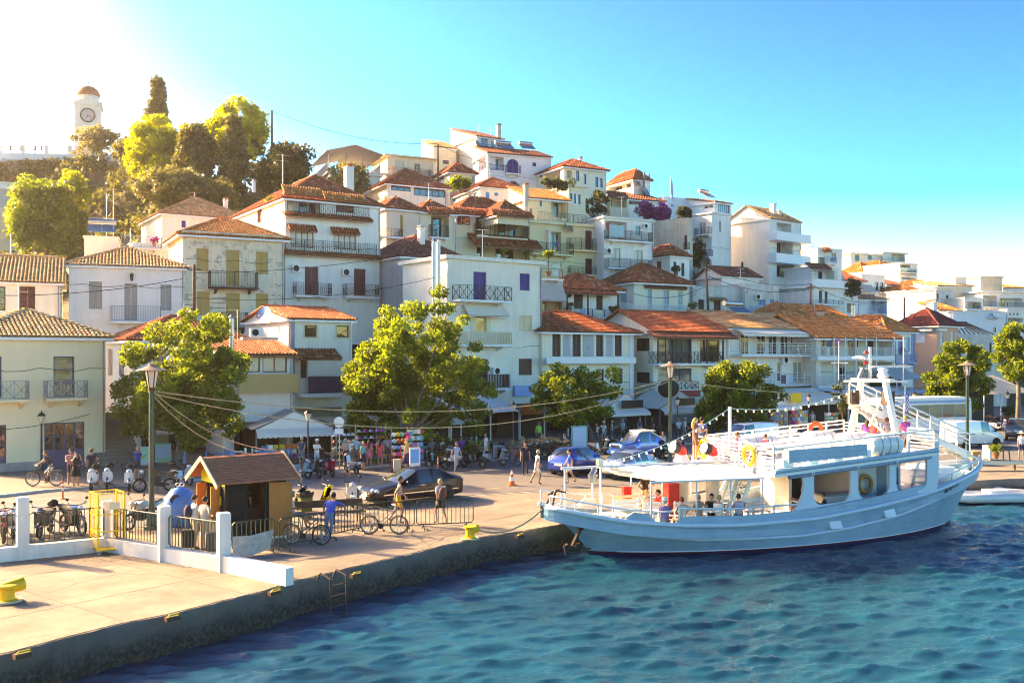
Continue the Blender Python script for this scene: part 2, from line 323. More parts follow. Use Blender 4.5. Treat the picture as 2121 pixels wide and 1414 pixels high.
class Bld:
    def __init__(s,name,label,reg,x0,x1,Z,ytop,ybot,th=36.0,xb=None,D=8.0,wall=None,cat='house',ext=2.5,group=None):
        s.reg=reg;px,pt=zc(reg,x0,ytop);_,pb=zc(reg,x0,ybot)
        s.th=math.radians(th);s.d=Vector((math.cos(s.th),math.sin(s.th)));s.n=Vector((-math.sin(s.th),math.cos(s.th)))
        s.O=Vector(((px-CX)/FX*Z,Z));zt=CAMH-(pt-HY)/FX*Z;zb=CAMH-(pb-HY)/FX*Z
        if zb<0.6:zb=0.0;ext=0.0
        s.zb=zb-ext;s.H=zt-s.zb
        s.W=1;s.D=D;s.W=s.fx(x1,'F')
        if xb is not None:
            r=(zc(reg,xb,0)[0]-CX)/FX;o=s.O;n=s.n
            s.D=max(5.0,(r*o.y-o.x)/(n.x-r*n.y))
        s.e=E(name,label,cat,(s.O.x,s.O.y,s.zb),s.th,group);s.e['_']=0;del s.e['_']
        s.wall=wall or W;s.ops=dict(F=[],L=[]);s.trims=[]
        s.base_pt=(s.O.x+s.d.x*s.W/2+s.n.x*s.D/2,s.O.y+s.d.y*s.W/2+s.n.y*s.D/2,zb)
    def uv(s,x,y,face='F',off=0.0,reg=0):
        px,py=zc(s.reg if reg==0 else reg,x,y);r=ray(px,py);rv=Vector((r[0],r[1]));n,d=(s.n,s.d)if face=='F' else(s.d,s.n)
        t=(s.O.dot(n)-off)/rv.dot(n);a=(rv*t-s.O).dot(d)
        return(a if face=='F' else s.D-a),CAMH+r[2]*t-s.zb
    def fx(s,x,face='F',off=0.0):return s.uv(x,0,face,off)[0]
    def fm(s,face):return Matrix.Identity(4)if face=='F' else Matrix(((0,1,0,0),(-1,0,0,s.D),(0,0,1,0),(0,0,0,1)))
    def rect(s,x0,y0,x1,y1,face='F',off=0.0):
        xm,ym=(x0+x1)/2,(y0+y1)/2
        a0=s.uv(x0,ym,face,off)[0];a1=s.uv(x1,ym,face,off)[0];c1=s.uv(xm,y0,face,off)[1];c0=s.uv(xm,y1,face,off)[1]
        return a0,a1,c0,c1
    def op(s,kind,x0,y0,x1,y1,col='brown',face='F',trim=None,**kw):
        a0,a1,c0,c1=s.rect(x0,y0,x1,y1,face);Wf=s.W if face=='F' else s.D
        a0=max(a0,0.06);a1=min(a1,Wf-0.06);c0=max(c0,0.02);c1=min(c1,s.H-0.06)
        if a1-a0<0.15 or c1-c0<0.15:return s
        for q in s.ops[face]:
            if a0<q[1]and a1>q[0]and c0<q[3]and c1>q[2]:return s
        s.ops[face].append((a0,a1,c0,c1,kind,kw.get('depth',1.5)))
        M4=s.fm(face);b=0.10;c=C[col]if isinstance(col,str)else col
        if kind in('s',):
            nl=2 if a1-a0>0.55 else 1
            for k in range(nl):
                l0=a0+(a1-a0)*k/nl+0.012;l1=a0+(a1-a0)*(k+1)/nl-0.012;mb=MB();f=0.07
                mb.box(l0,b,c0+.01,l0+f,b+.05,c1-.01);mb.box(l1-f,b,c0+.01,l1,b+.05,c1-.01)
                zz=[c0+.01,(c0+c1)/2-f/2,c1-.01-f]
                for z in zz:mb.box(l0+f,b,z,l1-f,b+.05,z+f)
                mb.box(l0+f,b+.035,c0+.02,l1-f,b+.045,c1-.02)
                for lo,hi in((zz[0]+f,zz[1]),(zz[1]+f,zz[2])):
                    ns=max(2,min(14,int((hi-lo)/0.09)))
                    for q in range(ns):
                        z=lo+(hi-lo)*(q+.5)/ns;mb.quad((l0+f,b+.006,z-.035),(l1-f,b+.006,z-.035),(l1-f,b+.034,z+.03),(l0+f,b+.034,z+.03))
                mb.build('shutter',c,s.e,M4=M4)
        elif kind in('w','d','c','ws'):
            mb=MB();f=0.075;fr=(a0+.003,a1-.003,c0+.003,c1-.003);A0,A1,C0,C1=fr
            mb.box(A0,b,C0,A0+f,b+.06,C1);mb.box(A1-f,b,C0,A1,b+.06,C1);mb.box(A0+f,b,C0,A1-f,b+.06,C0+f);mb.box(A0+f,b,C1-f,A1-f,b+.06,C1)
            nv=kw.get('nv',max(1,round((a1-a0)/0.75)));nh=kw.get('nh',1 if c1-c0<1.5 else 2);lo=C0+f
            if kind=='d' or kw.get('kick'):
                k=kw.get('kick',0.33);lo=C0+(C1-C0)*k;mb.box(A0+f,b+.02,C0+f,A1-f,b+.05,lo);mb.box(A0+f,b,lo-f,A1-f,b+.06,lo)
            for k in range(1,nv):x=A0+(A1-A0)*k/nv;mb.box(x-f*.55,b+.002,C0+f,x+f*.55,b+.058,C1-f)
            for k in range(1,nh):z=lo+(C1-lo)*k/nh;mb.box(A0+f,b+.01,z-.025,A1-f,b+.05,z+.025)
            wo_=mb.build('door' if kind=='d' else 'window',c,s.e,M4=M4)
            for k in range(nv):
                x0_=A0+(A1-A0)*k/nv+.02;x1_=A0+(A1-A0)*(k+1)/nv-.02
                pn=MB().quad((x0_,b+.03+.004*(k%2),lo),(x1_,b+.03,lo),(x1_,b+.03,C1-.02),(x0_,b+.033,C1-.02))
                pn.build('pane',kw.get('glass',CURT if kind=='c' else GLASS),wo_)
            if kind=='ws':
                for sx0,sx1 in((a0-(a1-a0)*.45,a0-.02),(a1+.02,a1+(a1-a0)*.45)):
                    mb=MB();mb.box(sx0,-.06,c0,sx1,-.015,c1)
                    for q in range(9):z=c0+(c1-c0)*(q+.5)/9;mb.box(sx0+.06,-.075,z-.03,sx1-.06,-.06,z+.02)
                    mb.build('shutter',C[kw.get('shut','cream')],s.e,M4=M4)
        elif kind=='o':
            dd=kw.get('depth',1.5)
            for k,(q0,q1)in enumerate(kw.get('doors',((0.2,0.5),))):
                x0_=a0+(a1-a0)*q0;x1_=a0+(a1-a0)*q1;z1=min(c1-.1,c0+2.15);y=dd-.07
                mb=MB();mb.box(x0_,y,c0+.02,x0_+.07,y+.06,z1);mb.box(x1_-.07,y,c0+.02,x1_,y+.06,z1);mb.box(x0_+.07,y,z1-.07,x1_-.07,y+.06,z1)
                if x1_-x0_>1:xm=(x0_+x1_)/2;mb.box(xm-.04,y,c0+.02,xm+.04,y+.06,z1-.07)
                d_=mb.build('door',c,s.e,M4=M4)
                MB().quad((x0_+.05,y+.03,c0+.02),(x1_-.05,y+.03,c0+.02),(x1_-.05,y+.03,z1-.05),(x0_+.05,y+.03,z1-.05)).build('pane',kw.get('glass',GLASS),d_)
        if trim:
            tc=C[trim]if isinstance(trim,str)else trim;w=kw.get('tw',0.12);p=.035;mb=MB()
            mb.box(a0-w,-p,c0,a0-.004,.02,c1+w);mb.box(a1+.004,-p,c0,a1+w,.02,c1+w);mb.box(a0-.004,-p,c1+.004,a1+.004,.02,c1+w)
            if kind!='d':mb.box(a0-w-.03,-p-.04,c0-.1,a1+w+.03,.02,c0-.004)
            mb.build('surround',tc,s.e,M4=M4)
        return s
    def finish(s,roof=('flat',),side_wall=None):
        mb=MB()
        for face in 'FL':
            Wf=s.W if face=='F' else s.D;M4=s.fm(face);k0=len(mb.v)
            us=sorted({0,Wf}|{q[0]for q in s.ops[face]}|{q[1]for q in s.ops[face]});zs=sorted({0,s.H}|{q[2]for q in s.ops[face]}|{q[3]for q in s.ops[face]})
            for u0,u1 in zip(us,us[1:]):
                if u1-u0<1e-5:continue
                run=None
                for z0,z1 in zip(zs,zs[1:]):
                    if z1-z0<1e-5:continue
                    um,zm=(u0+u1)/2,(z0+z1)/2;hole=any(q[0]<um<q[1]and q[2]<zm<q[3]for q in s.ops[face])
                    if not hole:run=[z0,z1]if run is None else[run[0],z1]
                    if hole or z1==zs[-1]:
                        if run:mb.quad((u0,0,run[0]),(u1,0,run[0]),(u1,0,run[1]),(u0,0,run[1]))
                        run=None
            for a0,a1,c0,c1,kind,dep in s.ops[face]:
                d=dep if kind=='o' else 0.2
                mb.quad((a0,0,c0),(a0,d,c0),(a0,d,c1),(a0,0,c1));mb.quad((a1,0,c0),(a1,0,c1),(a1,d,c1),(a1,d,c0));mb.quad((a0,0,c0),(a1,0,c0),(a1,d,c0),(a0,d,c0));mb.quad((a0,0,c1),(a0,d,c1),(a1,d,c1),(a1,0,c1))
                if kind=='o':mb.quad((a0,d,c0),(a1,d,c0),(a1,d,c1),(a0,d,c1))
            if face=='L':mb.xf(M4,k0)
        W_,D_,H_=s.W,s.D,s.H
        mb.quad((W_,0,0),(W_,D_,0),(W_,D_,H_),(W_,0,H_));mb.quad((W_,D_,0),(0,D_,0),(0,D_,H_),(W_,D_,H_));mb.quad((0,0,H_-.005),(W_,0,H_-.005),(W_,D_,H_-.005),(0,D_,H_-.005))
        s.mbw=mb;kind=roof[0]
        if kind=='flat':
            ov=roof[1]if len(roof)>1 else 0.15;t=roof[2]if len(roof)>2 else 0.25
            mb.box(-ov,-ov,H_,W_+ov,D_+ov,H_+t)
        elif kind=='parapet':
            t=roof[1]if len(roof)>1 else 0.5;w=.18;mb.box(-.01,-.01,H_,W_,w,H_+t);mb.box(-.01,D_-w,H_,W_,D_,H_+t);mb.box(-.01,w,H_,w,D_-w,H_+t);mb.box(W_-w,w,H_,W_,D_-w,H_+t)
        elif kind in('hip','gx','gy','shed','shedx'):
            yap,ov,tc=roof[1],roof[2],roof[3];cx,cy=W_/2,(D_ if kind=='shed' else D_/2)
            P=s.O+s.d*cx+s.n*cy
            if yap is None:h=roof[4]
            else:
                py=zc(s.reg,0,yap)[1];h=CAMH-(py-HY)/FX*P.y-(s.zb+H_);h=min(max(h,0.5),4.5)
            z=H_+0.06;o=ov;sl=.0;kk=o*h/max(D_/2,1)*.6;z-=kk
            a,b,c_,d_=(-o,-o,z),(W_+o,-o,z),(W_+o,D_+o,z),(-o,D_+o,z);zt=H_+h
            if kind=='hip':
                if W_>=D_:r0,r1=(min(D_/2,W_/2-.05),D_/2,zt),(max(W_-D_/2,W_/2+.05),D_/2,zt);pl=[(a,b,r1,r0),(b,c_,r1,r1),(c_,d_,r0,r1),(d_,a,r0,r0)];caps=[(a,r0),(d_,r0),(b,r1),(c_,r1),(r0,r1)]
                else:r0,r1=(W_/2,W_/2,zt),(W_/2,D_-W_/2,zt);pl=[(a,b,r0,r0),(b,c_,r1,r0),(c_,d_,r1,r1),(d_,a,r0,r1)];caps=[(a,r0),(b,r0),(c_,r1),(d_,r1),(r0,r1)]
            elif kind=='gx':
                r0,r1=(-o,D_/2,zt),(W_+o,D_/2,zt);pl=[(a,b,r1,r0),(c_,d_,r0,r1)];caps=[(r0,r1)]
                for x in(0,W_):mb.poly([(x,0,H_-.01),(x,D_,H_-.01),(x,D_/2,zt-.06)])
            elif kind=='gy':
                r0,r1=(W_/2,-o,zt),(W_/2,D_+o,zt);pl=[(d_,a,r0,r1),(b,c_,r1,r0)];caps=[(r0,r1)]
                for y in(0,D_):mb.poly([(0,y,H_-.01),(W_,y,H_-.01),(W_/2,y,zt-.06)])
            else:
                r0,r1=(-o,D_+o*.3,zt),(W_+o,D_+o*.3,zt);pl=[(a,b,r1,r0)];caps=[]
                for x in(0,W_):mb.poly([(x,0,H_-.01),(x,D_,H_-.01),(x,D_,zt-.08)])
                mb.quad((0,D_,H_),(W_,D_,H_),(W_,D_,zt-.08),(0,D_,zt-.08))
            sc=0.24 if s.O.y<90 else(0.3 if s.O.y<125 else 0.42)
            me=tiles(pl,sc,sc*1.5,caps,seed=int(s.O.y*10));me.materials.append(TILE[tc]);s.roof=link('roof',me,s.e)
            if kind!='gy' or True:
                f=MB();t=.1;zz=z-.22
                f.box(-o+.02,-o+.02,zz,W_+o-.02,-o+.1,z-.07);f.box(-o+.02,-o+.1,zz,-o+.1,D_+o-.1,z-.07)
                f.box(-o+.1,-o+.1,z-.1,W_+o-.02,D_+o-.02,z-.08);f.build('eaves',roof[5]if len(roof)>5 else 'white',s.e)
            s.zt=zt
        wo_=mb.build('wall',s.wall,s.e,fix=True);s.wallo=wo_
        BASES.append(s.base_pt)
        rg=random.Random(s.e.name);W2=s.W
        if s.O.y<140 and s.W>3.5:
            x=W2-.12;MB().tube([(x,-.07,s.H-.15),(x,-.07,.1)],.045,6).box(x-.06,-.1,s.H*.5,x+.06,0,s.H*.5+.03).build('drainpipe',rg.choice(['greyrail','white','concrete']),s.e)
            if rg.random()<.55:
                x,y,z=W2*rg.uniform(.3,.8),s.D*.5,s.H+.4;h=rg.uniform(2.2,3.4);mb=MB();mb.tube([(x,y,z-.4),(x,y,z+h)],.022,5)
                for dz in(.05,.5):mb.tube([(x-.5,y,z+h-dz),(x+.5,y,z+h-dz)],.014,4);[mb.tube([(x-.45+j*.18,y-.25,z+h-dz),(x-.45+j*.18,y+.25,z+h-dz)],.009,4)for j in range(6)]
                mb.build('roof_aerial','steel',s.e)
            if rg.random()<.5:
                z=s.H*rg.uniform(.45,.8);MB().tube([(W2*k/8,-.035,z+.12*math.sin(k*1.9))for k in range(9)],.016,4).build('wall_cable','rubber',s.e)
        for f in(0,1):
            for g in(0,1):BASES.append((s.O.x+s.d.x*s.W*f+s.n.x*s.D*g,s.O.y+s.d.y*s.W*f+s.n.y*s.D*g,s.base_pt[2]))
        return s
    # --- attached parts
    def balcony(s,x0,x1,yslab,yrail,proj=1.0,style='bars',col='iron',face='F',slab='white',t=0.16,brackets=True,u=True):
        xm=(x0+x1)/2;a0=s.uv(x0,yslab,face,proj)[0];a1=s.uv(x1,yslab,face,proj)[0];c=s.uv(xm,yslab,face,proj)[1];h=s.uv(xm,yrail,face,proj)[1]-c;h=min(max(h,.6),1.3)
        M4=s.fm(face);mb=MB();mb.box(a0,-proj,c-t,a1,-.003,c)
        if brackets:
            for q in(.15,.85):x=a0+(a1-a0)*q;mb.prism([(-.004,c-t-.002),(-proj*.75,c-t-.002),(-proj*.7,c-t-.1),(-.004,c-t-.38)],x-.08,x+.08,axis='x')
        b=mb.build('balcony',slab,s.e,M4=M4);y=-proj+.05
        path=[(a0+.05,-.01,c),(a0+.05,y,c),(a1-.05,y,c),(a1-.05,-.01,c)]
        rail_mesh(path,h,style).build('railing',col,b)
        return a0,a1,c
    def panel(s,name,x0,y0,x1,y1,col,off=0.1,t=0.08,face='F'):
        a0,a1,c0,c1=s.rect(x0,y0,x1,y1,face,off);return MB().box(a0,-off,c0,a1,-off+t,c1).build(name,col,s.e,M4=s.fm(face))
    def band(s,x0,x1,y0,y1,off=.08,col='white',face='F',name='cornice'):
        return s.panel(name,x0,y0,x1,y1,col,off,off-.002,face)
    def ac(s,x0,y0,x1,y1,face='F'):
        a0,a1,c0,c1=s.rect(x0,y0,x1,y1,face,.35);M4=s.fm(face);w=max(a1-a0,.75);h=max(c1-c0,.5)
        mb=MB();mb.box(a0,-.38,c0,a0+w,-.06,c0+h);r=h*.4;cx=a0+w*.4;cz=c0+h/2
        mb.torus((cx,-.385,cz),r,.015,14,4,1);mb.lathe([(r*.97,-.384),(0.0,-.384)],14,(0,0,0),1,'y')
        for i in range(len(mb.v)-28,len(mb.v)):v=mb.v[i];mb.v[i]=(v[0]+cx,v[1],v[2]+cz)
        mb.bar((a0+.1,-.3,c0-.02),(a0+.1,0,c0-.02),.03);mb.bar((a0+w-.1,-.3,c0-.02),(a0+w-.1,0,c0-.02),.03)
        return mb.build('air_conditioner',['whiteplastic','iron'],s.e,M4=M4)
    def dish(s,x,y,face='F',r=.42,off=.35):
        a,c=s.uv(x,y,face,off);mb=MB();mb.lathe([(0.0,.0),(r*.5,.02),(r*.8,.065),(r,.11),(r*.99,.12),(r*.8,.078),(r*.5,.033),(0.0,.012)],16)
        mb.tube([(0,0,.02),(0,-r*.5,.35),],.012);mb.box(-.04,-r*.5-.04,.33,.04,-r*.5+.04,.42);mb.bar((0,0,0),(0,.05,-.3),.04)
        return mb.build('satellite_dish','steel',s.e,smooth='auto',M4=s.fm(face)@Matrix.Translation((a,-off,c))@Matrix.Rotation(math.radians(62),4,'X')@Matrix.Rotation(math.radians(25),4,'Y'))
    def chimney(s,x0,x1,ytop,ybot,v=2.0,kind='stack',col=None,cap='terracotta'):
        """v = distance behind the facade"""
        xm=(x0+x1)/2;a,c1=s.uv(xm,ytop,'F',-v);c0=s.uv(xm,ybot,'F',-v)[1];w=max(.3,(s.uv(x1,ytop,'F',-v)[0]-s.uv(x0,ytop,'F',-v)[0])*.8);mb=MB()
        if kind=='pipe':
            r=w/2;mb.tube([(a,v,c0),(a,v,c1)],r,10);mb.lathe([(r*1.5,0),(0.03,r*1.1)],10,(a,v,c1+.08));mb.tube([(a,v,c1),(a,v,c1+.1)],r*.4,6)
            for k in range(int((c1-c0)/1.0)):mb.torus((a,v,c0+k+.5),r,.015,10,4,0,'z')
            return mb.build('flue_pipe',col or 'steel',s.e,smooth='auto')
        mb.box(a-w/2,v-w/2,c0-.6,a+w/2,v+w/2,c1-.25);mb.box(a-w/2-.06,v-w/2-.06,c1-.25,a+w/2+.06,v+w/2+.06,c1-.17)
        for sx in(-1,1):
            for sy in(-1,1):mb.box(a+sx*w*.4-.04,v+sy*w*.4-.04,c1-.17,a+sx*w*.4+.04,v+sy*w*.4+.04,c1-.02)
        mb.prism([(a-w/2-.08,c1-.02),(a+w/2+.08,c1-.02),(a+w*.3,c1+.1),(a-w*.3,c1+.1)],v-w/2-.08,v+w/2+.08,1)
        return mb.build('chimney',[col or s.wall,C[cap]],s.e)
    def tile_awning(s,x0,x1,ytop,ybot,proj=.7,col='red',face='F',posts=0,name='tile_canopy'):
        a0=s.uv(x0,ybot,face,proj)[0];a1=s.uv(x1,ybot,face,proj)[0];c0=s.uv((x0+x1)/2,ybot,face,proj)[1];c1=s.uv((x0+x1)/2,ytop,face,0)[1];c1=max(c1,c0+.15)
        me=tiles([((a0,-proj,c0),(a1,-proj,c0),(a1,0.02,c1),(a0,.02,c1))],.24 if s.O.y<110 else .36,.36,(),3);me.materials.append(TILE[col])
        o=link(name,me,s.e,s.fm(face));mb=MB();mb.box(a0+.04,-proj+.03,c0-.14,a1-.04,-proj+.13,c0-.055)
        for q in range(int((a1-a0)/.6)+1):
            x=a0+.08+(a1-a0-.16)*q/max(1,int((a1-a0)/.6));mb.bar((x,-proj+.13,c0-.09),(x,-.01,c1-.1),.06)
        b=mb.build('beam','wood',o)
        return a0,a1,c0
    def awning(s,x0,x1,ytop,ybot,proj=1.2,col='canvas',face='F',val=.22,name='awning',arms=True):
        a0=s.uv(x0,ybot,face,proj)[0];a1=s.uv(x1,ybot,face,proj)[0];c0=s.uv((x0+x1)/2,ybot,face,proj)[1];c1=s.uv((x0+x1)/2,ytop,face,0)[1];c1=max(c1,c0+.1)
        mb=awning_mesh(a0,a1,-proj,c0,-.02,c1,val);o=mb.build(name,col,s.e,M4=s.fm(face))
        if arms:
            m2=MB()
            for x in(a0+.05,a1-.05):m2.tube([(x,-.02,c0-.25),(x,-proj,c0-.03)],.02)
            m2.tube([(a0,-proj,c0-.02),(a1,-proj,c0-.02)],.025);m2.build('awning_frame','steel',o)
        return a0,a1,c0
    def local(s,x,y,v,reg=0):
        """point at distance v behind the facade seen at that pixel"""
        a,c=s.uv(x,y,'F',-v,reg);return Vector((a,v,c))
    def antenna(s,x,ytop,ybot,v=2.0,kind='yagi'):
        p=s.local(x,ybot,v);q=s.local(x,ytop,v);q.x=p.x;mb=MB();mb.tube([p-Vector((0,0,.8)),q],.022,5);h=q.z
        if kind=='yagi':
            for k,dz in enumerate((0.1,.6)):
                mb.tube([(p.x-.55,v,h-dz),(p.x+.55,v,h-dz)],.012,4)
                for j in range(7):xx=p.x-.5+j*.165;mb.tube([(xx,v-.28+.02*j,h-dz),(xx,v+.28-.02*j,h-dz)],.008,4)
        return mb.build('antenna','steel',s.e)
    def solar(s,x,y,v=2.0,w=2.0):
        p=s.local(x,y,v);mb=MB();mb.tube([(p.x-w*.5,p.y+.7,p.z+1.0),(p.x+w*.5,p.y+.7,p.z+1.0)],.27,12)
        for q in(-1,1):mb.bar((p.x+q*w*.4,p.y+.7,p.z-.2),(p.x+q*w*.4,p.y+.7,p.z+.75),.05);mb.bar((p.x+q*w*.4,p.y-.7,p.z-.1),(p.x+q*w*.4,p.y+.7,p.z+.75),.05)
        o=mb.build('solar_water_heater','steel',s.e,smooth='auto');m2=MB()
        for q in(-1,1):
            x0,x1=(p.x-w*.5,p.x-.02)if q<0 else(p.x+.02,p.x+w*.5)
            m2.add([(x0,p.y-.8,p.z),(x1,p.y-.8,p.z),(x1,p.y+.45,p.z+.75),(x0,p.y+.45,p.z+.75),(x0,p.y-.8,p.z-.08),(x1,p.y-.8,p.z-.08),(x1,p.y+.45,p.z+.67),(x0,p.y+.45,p.z+.67)],[(0,1,2,3),(4,7,6,5),(0,4,5,1),(1,5,6,2),(2,6,7,3),(3,7,4,0)])
        m2.build('collector_panel',GLASSB,o);return o
BASES=[]
def awning_mesh(a0,a1,y0,c0,y1,c1,val=.22,n=None):
    mb=MB();n=n or max(4,int((a1-a0)/.3));t=.015
    mb.add([(a0,y0,c0),(a1,y0,c0),(a1,y1,c1),(a0,y1,c1),(a0,y0,c0-t),(a1,y0,c0-t),(a1,y1,c1-t),(a0,y1,c1-t)],[(0,1,2,3),(7,6,5,4),(1,5,6,2),(0,3,7,4),(2,6,7,3)])
    if val>0:
        for k in range(n):
            x0,x1=a0+(a1-a0)*k/n,a0+(a1-a0)*(k+1)/n;xm=(x0+x1)/2
            pts=[(x0,c0),(x0,c0-val*.75),(x0+(xm-x0)*.4,c0-val*.95),(xm,c0-val),(x1-(x1-xm)*.4,c0-val*.95),(x1,c0-val*.75),(x1,c0)]
            mb.add([(p[0],y0-.004,p[1])for p in pts]+[(p[0],y0+.008,p[1])for p in pts],[tuple(range(7)),tuple(range(13,6,-1))])
    return mb
# ---------------------------------------------------------------- ground, quay, water
def procmat(name,build):
    m=bpy.data.materials.new(name);m.use_nodes=True;n=m.node_tree.nodes;l=m.node_tree.links;build(n,l,n['Principled BSDF']);MATS[name]=m;return m
def _noise(n,l,vec,scale,detail=6,rough=.6):
    z=n.new('ShaderNodeTexNoise');z.inputs['Scale'].default_value=scale;z.inputs['Detail'].default_value=detail;z.inputs['Roughness'].default_value=rough;l.new(vec,z.inputs['Vector']);return z.outputs[0]
def _mix(n,l,f,a,b):
    m=n.new('ShaderNodeMix');m.data_type='RGBA'
    if hasattr(f,'is_output'):l.new(f,m.inputs[0])
    else:m.inputs[0].default_value=f
    for k,v in((6,a),(7,b)):
        if hasattr(v,'is_output'):l.new(v,m.inputs[k])
        else:m.inputs[k].default_value=(*v,1)
    return m.outputs[2]
def _bump(n,l,h,strength,dist,b):
    bp=n.new('ShaderNodeBump');bp.inputs['Strength'].default_value=strength;bp.inputs['Distance'].default_value=dist;l.new(h,bp.inputs['Height']);l.new(bp.outputs[0],b.inputs['Normal']);return bp
def b_conc(n,l,b):
    geo=n.new('ShaderNodeNewGeometry');v=geo.outputs['Position']
    c=ramp(n,[(0.25,(0.11,0.09,0.07)),(0.45,(0.19,0.16,0.125)),(0.62,(0.25,0.215,0.17)),(0.8,(0.36,0.315,0.25))]);l.new(_noise(n,l,v,.5,9,.68),c.inputs[0])
    dk=ramp(n,[(0.56,(0,0,0)),(0.72,(1,1,1))]);l.new(_noise(n,l,v,1.7,8,.7),dk.inputs[0])
    f=n.new('ShaderNodeMath');f.operation='MULTIPLY';f.inputs[1].default_value=.5;l.new(dk.outputs[0],f.inputs[0])
    base=_mix(n,l,f.outputs[0],c.outputs[0],(0.15,0.12,0.095))
    vo=n.new('ShaderNodeTexVoronoi');vo.feature='DISTANCE_TO_EDGE';vo.inputs['Scale'].default_value=.13;mp=n.new('ShaderNodeMapping');l.new(v,mp.inputs[0]);nz=n.new('ShaderNodeTexNoise');nz.inputs['Scale'].default_value=.5;nz.inputs['Detail'].default_value=10;l.new(v,nz.inputs['Vector'])
    ad=n.new('ShaderNodeVectorMath');ad.operation='ADD';l.new(mp.outputs[0],ad.inputs[0]);l.new(nz.outputs[1],ad.inputs[1]);l.new(ad.outputs[0],vo.inputs['Vector'])
    ck=ramp(n,[(0.0,(.8,.8,.8)),(0.0025,(0,0,0))]);l.new(vo.outputs['Distance'],ck.inputs[0])
    sp=ramp(n,[(.52,(0,0,0)),(.6,(.6,.6,.6))]);l.new(_noise(n,l,v,.33,12,.75),sp.inputs[0]);base=_mix(n,l,sp.outputs[0],base,(.13,.115,.1));s2=ramp(n,[(.58,(0,0,0)),(.66,(.6,.6,.6))]);l.new(_noise(n,l,v,5.0,8,.8),s2.inputs[0]);base=_mix(n,l,s2.outputs[0],base,(.10,.085,.07));l.new(_mix(n,l,ck.outputs[0],base,(0.06,0.05,0.045)),b.inputs['Base Color']);b.inputs['Roughness'].default_value=.9;_bump(n,l,_noise(n,l,v,14,8,.8),.7,.04,b)
CONC=procmat('quay_concrete',b_conc)
def b_asph(n,l,b):
    geo=n.new('ShaderNodeNewGeometry');v=geo.outputs['Position']
    c=ramp(n,[(0.3,(0.075,0.075,0.08)),(0.7,(0.125,0.122,0.12))]);l.new(_noise(n,l,v,.35,9,.7),c.inputs[0])
    l.new(_mix(n,l,_noise(n,l,v,60,3,.8),c.outputs[0],(0.15,0.148,0.145)),b.inputs['Base Color']);b.inputs['Roughness'].default_value=.82;_bump(n,l,_noise(n,l,v,70,3,.8),.5,.02,b)
ASPH=procmat('asphalt',b_asph)
def b_pave(n,l,b):
    geo=n.new('ShaderNodeNewGeometry');v=geo.outputs['Position'];br=n.new('ShaderNodeTexBrick');mp=n.new('ShaderNodeMapping');mp.inputs['Rotation'].default_value=(0,0,.65);l.new(v,mp.inputs[0]);l.new(mp.outputs[0],br.inputs['Vector'])
    br.inputs['Scale'].default_value=3.0;br.inputs['Color1'].default_value=(.20,.15,.13,1);br.inputs['Color2'].default_value=(.27,.21,.18,1);br.inputs['Mortar'].default_value=(.12,.1,.09,1);br.inputs['Mortar Size'].default_value=.03
    l.new(_mix(n,l,_noise(n,l,v,.6,8,.7),br.outputs[0],(.15,.13,.12)),b.inputs['Base Color']);b.inputs['Roughness'].default_value=.85;_bump(n,l,br.outputs['Fac'],.3,.01,b)
PAVE=procmat('pavement_bricks',b_pave)
def b_wallq(n,l,b):
    geo=n.new('ShaderNodeNewGeometry');v=geo.outputs['Position'];sx=n.new('ShaderNodeSeparateXYZ');l.new(v,sx.inputs[0])
    nz=_noise(n,l,v,1.4,9,.7);ad=n.new('ShaderNodeMath');ad.operation='MULTIPLY_ADD';ad.inputs[1].default_value=.9;l.new(nz,ad.inputs[0]);l.new(sx.outputs[2],ad.inputs[2])
    c=ramp(n,[(0.0,(.015,.016,.014)),(0.12,(.05,.034,.018)),(0.3,(.022,.022,.024)),(0.48,(.075,.073,.072)),(0.66,(.19,.18,.165)),(1.0,(.33,.29,.23))])
    mr=n.new('ShaderNodeMapRange');mr.inputs[1].default_value=-.6;mr.inputs[2].default_value=.55;l.new(ad.outputs[0],mr.inputs[0]);l.new(mr.outputs[0],c.inputs[0])
    sp=ramp(n,[(.47,(0,0,0)),(.56,(1,1,1))]);l.new(_noise(n,l,v,9,7,.85),sp.inputs[0]);k=n.new('ShaderNodeMath');k.operation='MULTIPLY';k.inputs[1].default_value=.6;l.new(sp.outputs[0],k.inputs[0])
    l.new(_mix(n,l,k.outputs[0],c.outputs[0],(.2,.185,.165)),b.inputs['Base Color']);b.inputs['Roughness'].default_value=.85;_bump(n,l,_noise(n,l,v,7,8,.85),1.0,.2,b)
QWALL=procmat('quay_wall_concrete',b_wallq)
WZ=-1.0
Q=[(-32.5,-7.2),(-10.98,20.7),(-9.63,22.8),(-8.48,24.06),(-6.97,26.1),(-5.57,28.4),(-3.1,31.6),(-1.12,34.3),(0.93,36.06),(10.0,47.4),(16,49.2),(24,50.2),(27.1,51.2),(44,58),(70,66),(300,120)]
def interp(P,step):
    out=[]
    for a,b in zip(P,P[1:]):
        a=Vector(a);b=Vector(b);n=max(1,min(200,int((b-a).length/step)))
        for k in range(n):out.append(a.lerp(b,k/n))
    out.append(Vector(P[-1]));return out
Qd=interp(Q,.3)
def qn(i):
    d=(Qd[min(i+1,len(Qd)-1)]-Qd[max(i-1,0)]).normalized();return Vector((d.y,-d.x))
mb=MB();rows=[0.0,-.07,-.2,-.38,-.6,-.85,-1.05,-1.6,-3.0];nR=len(rows)
edge=[]
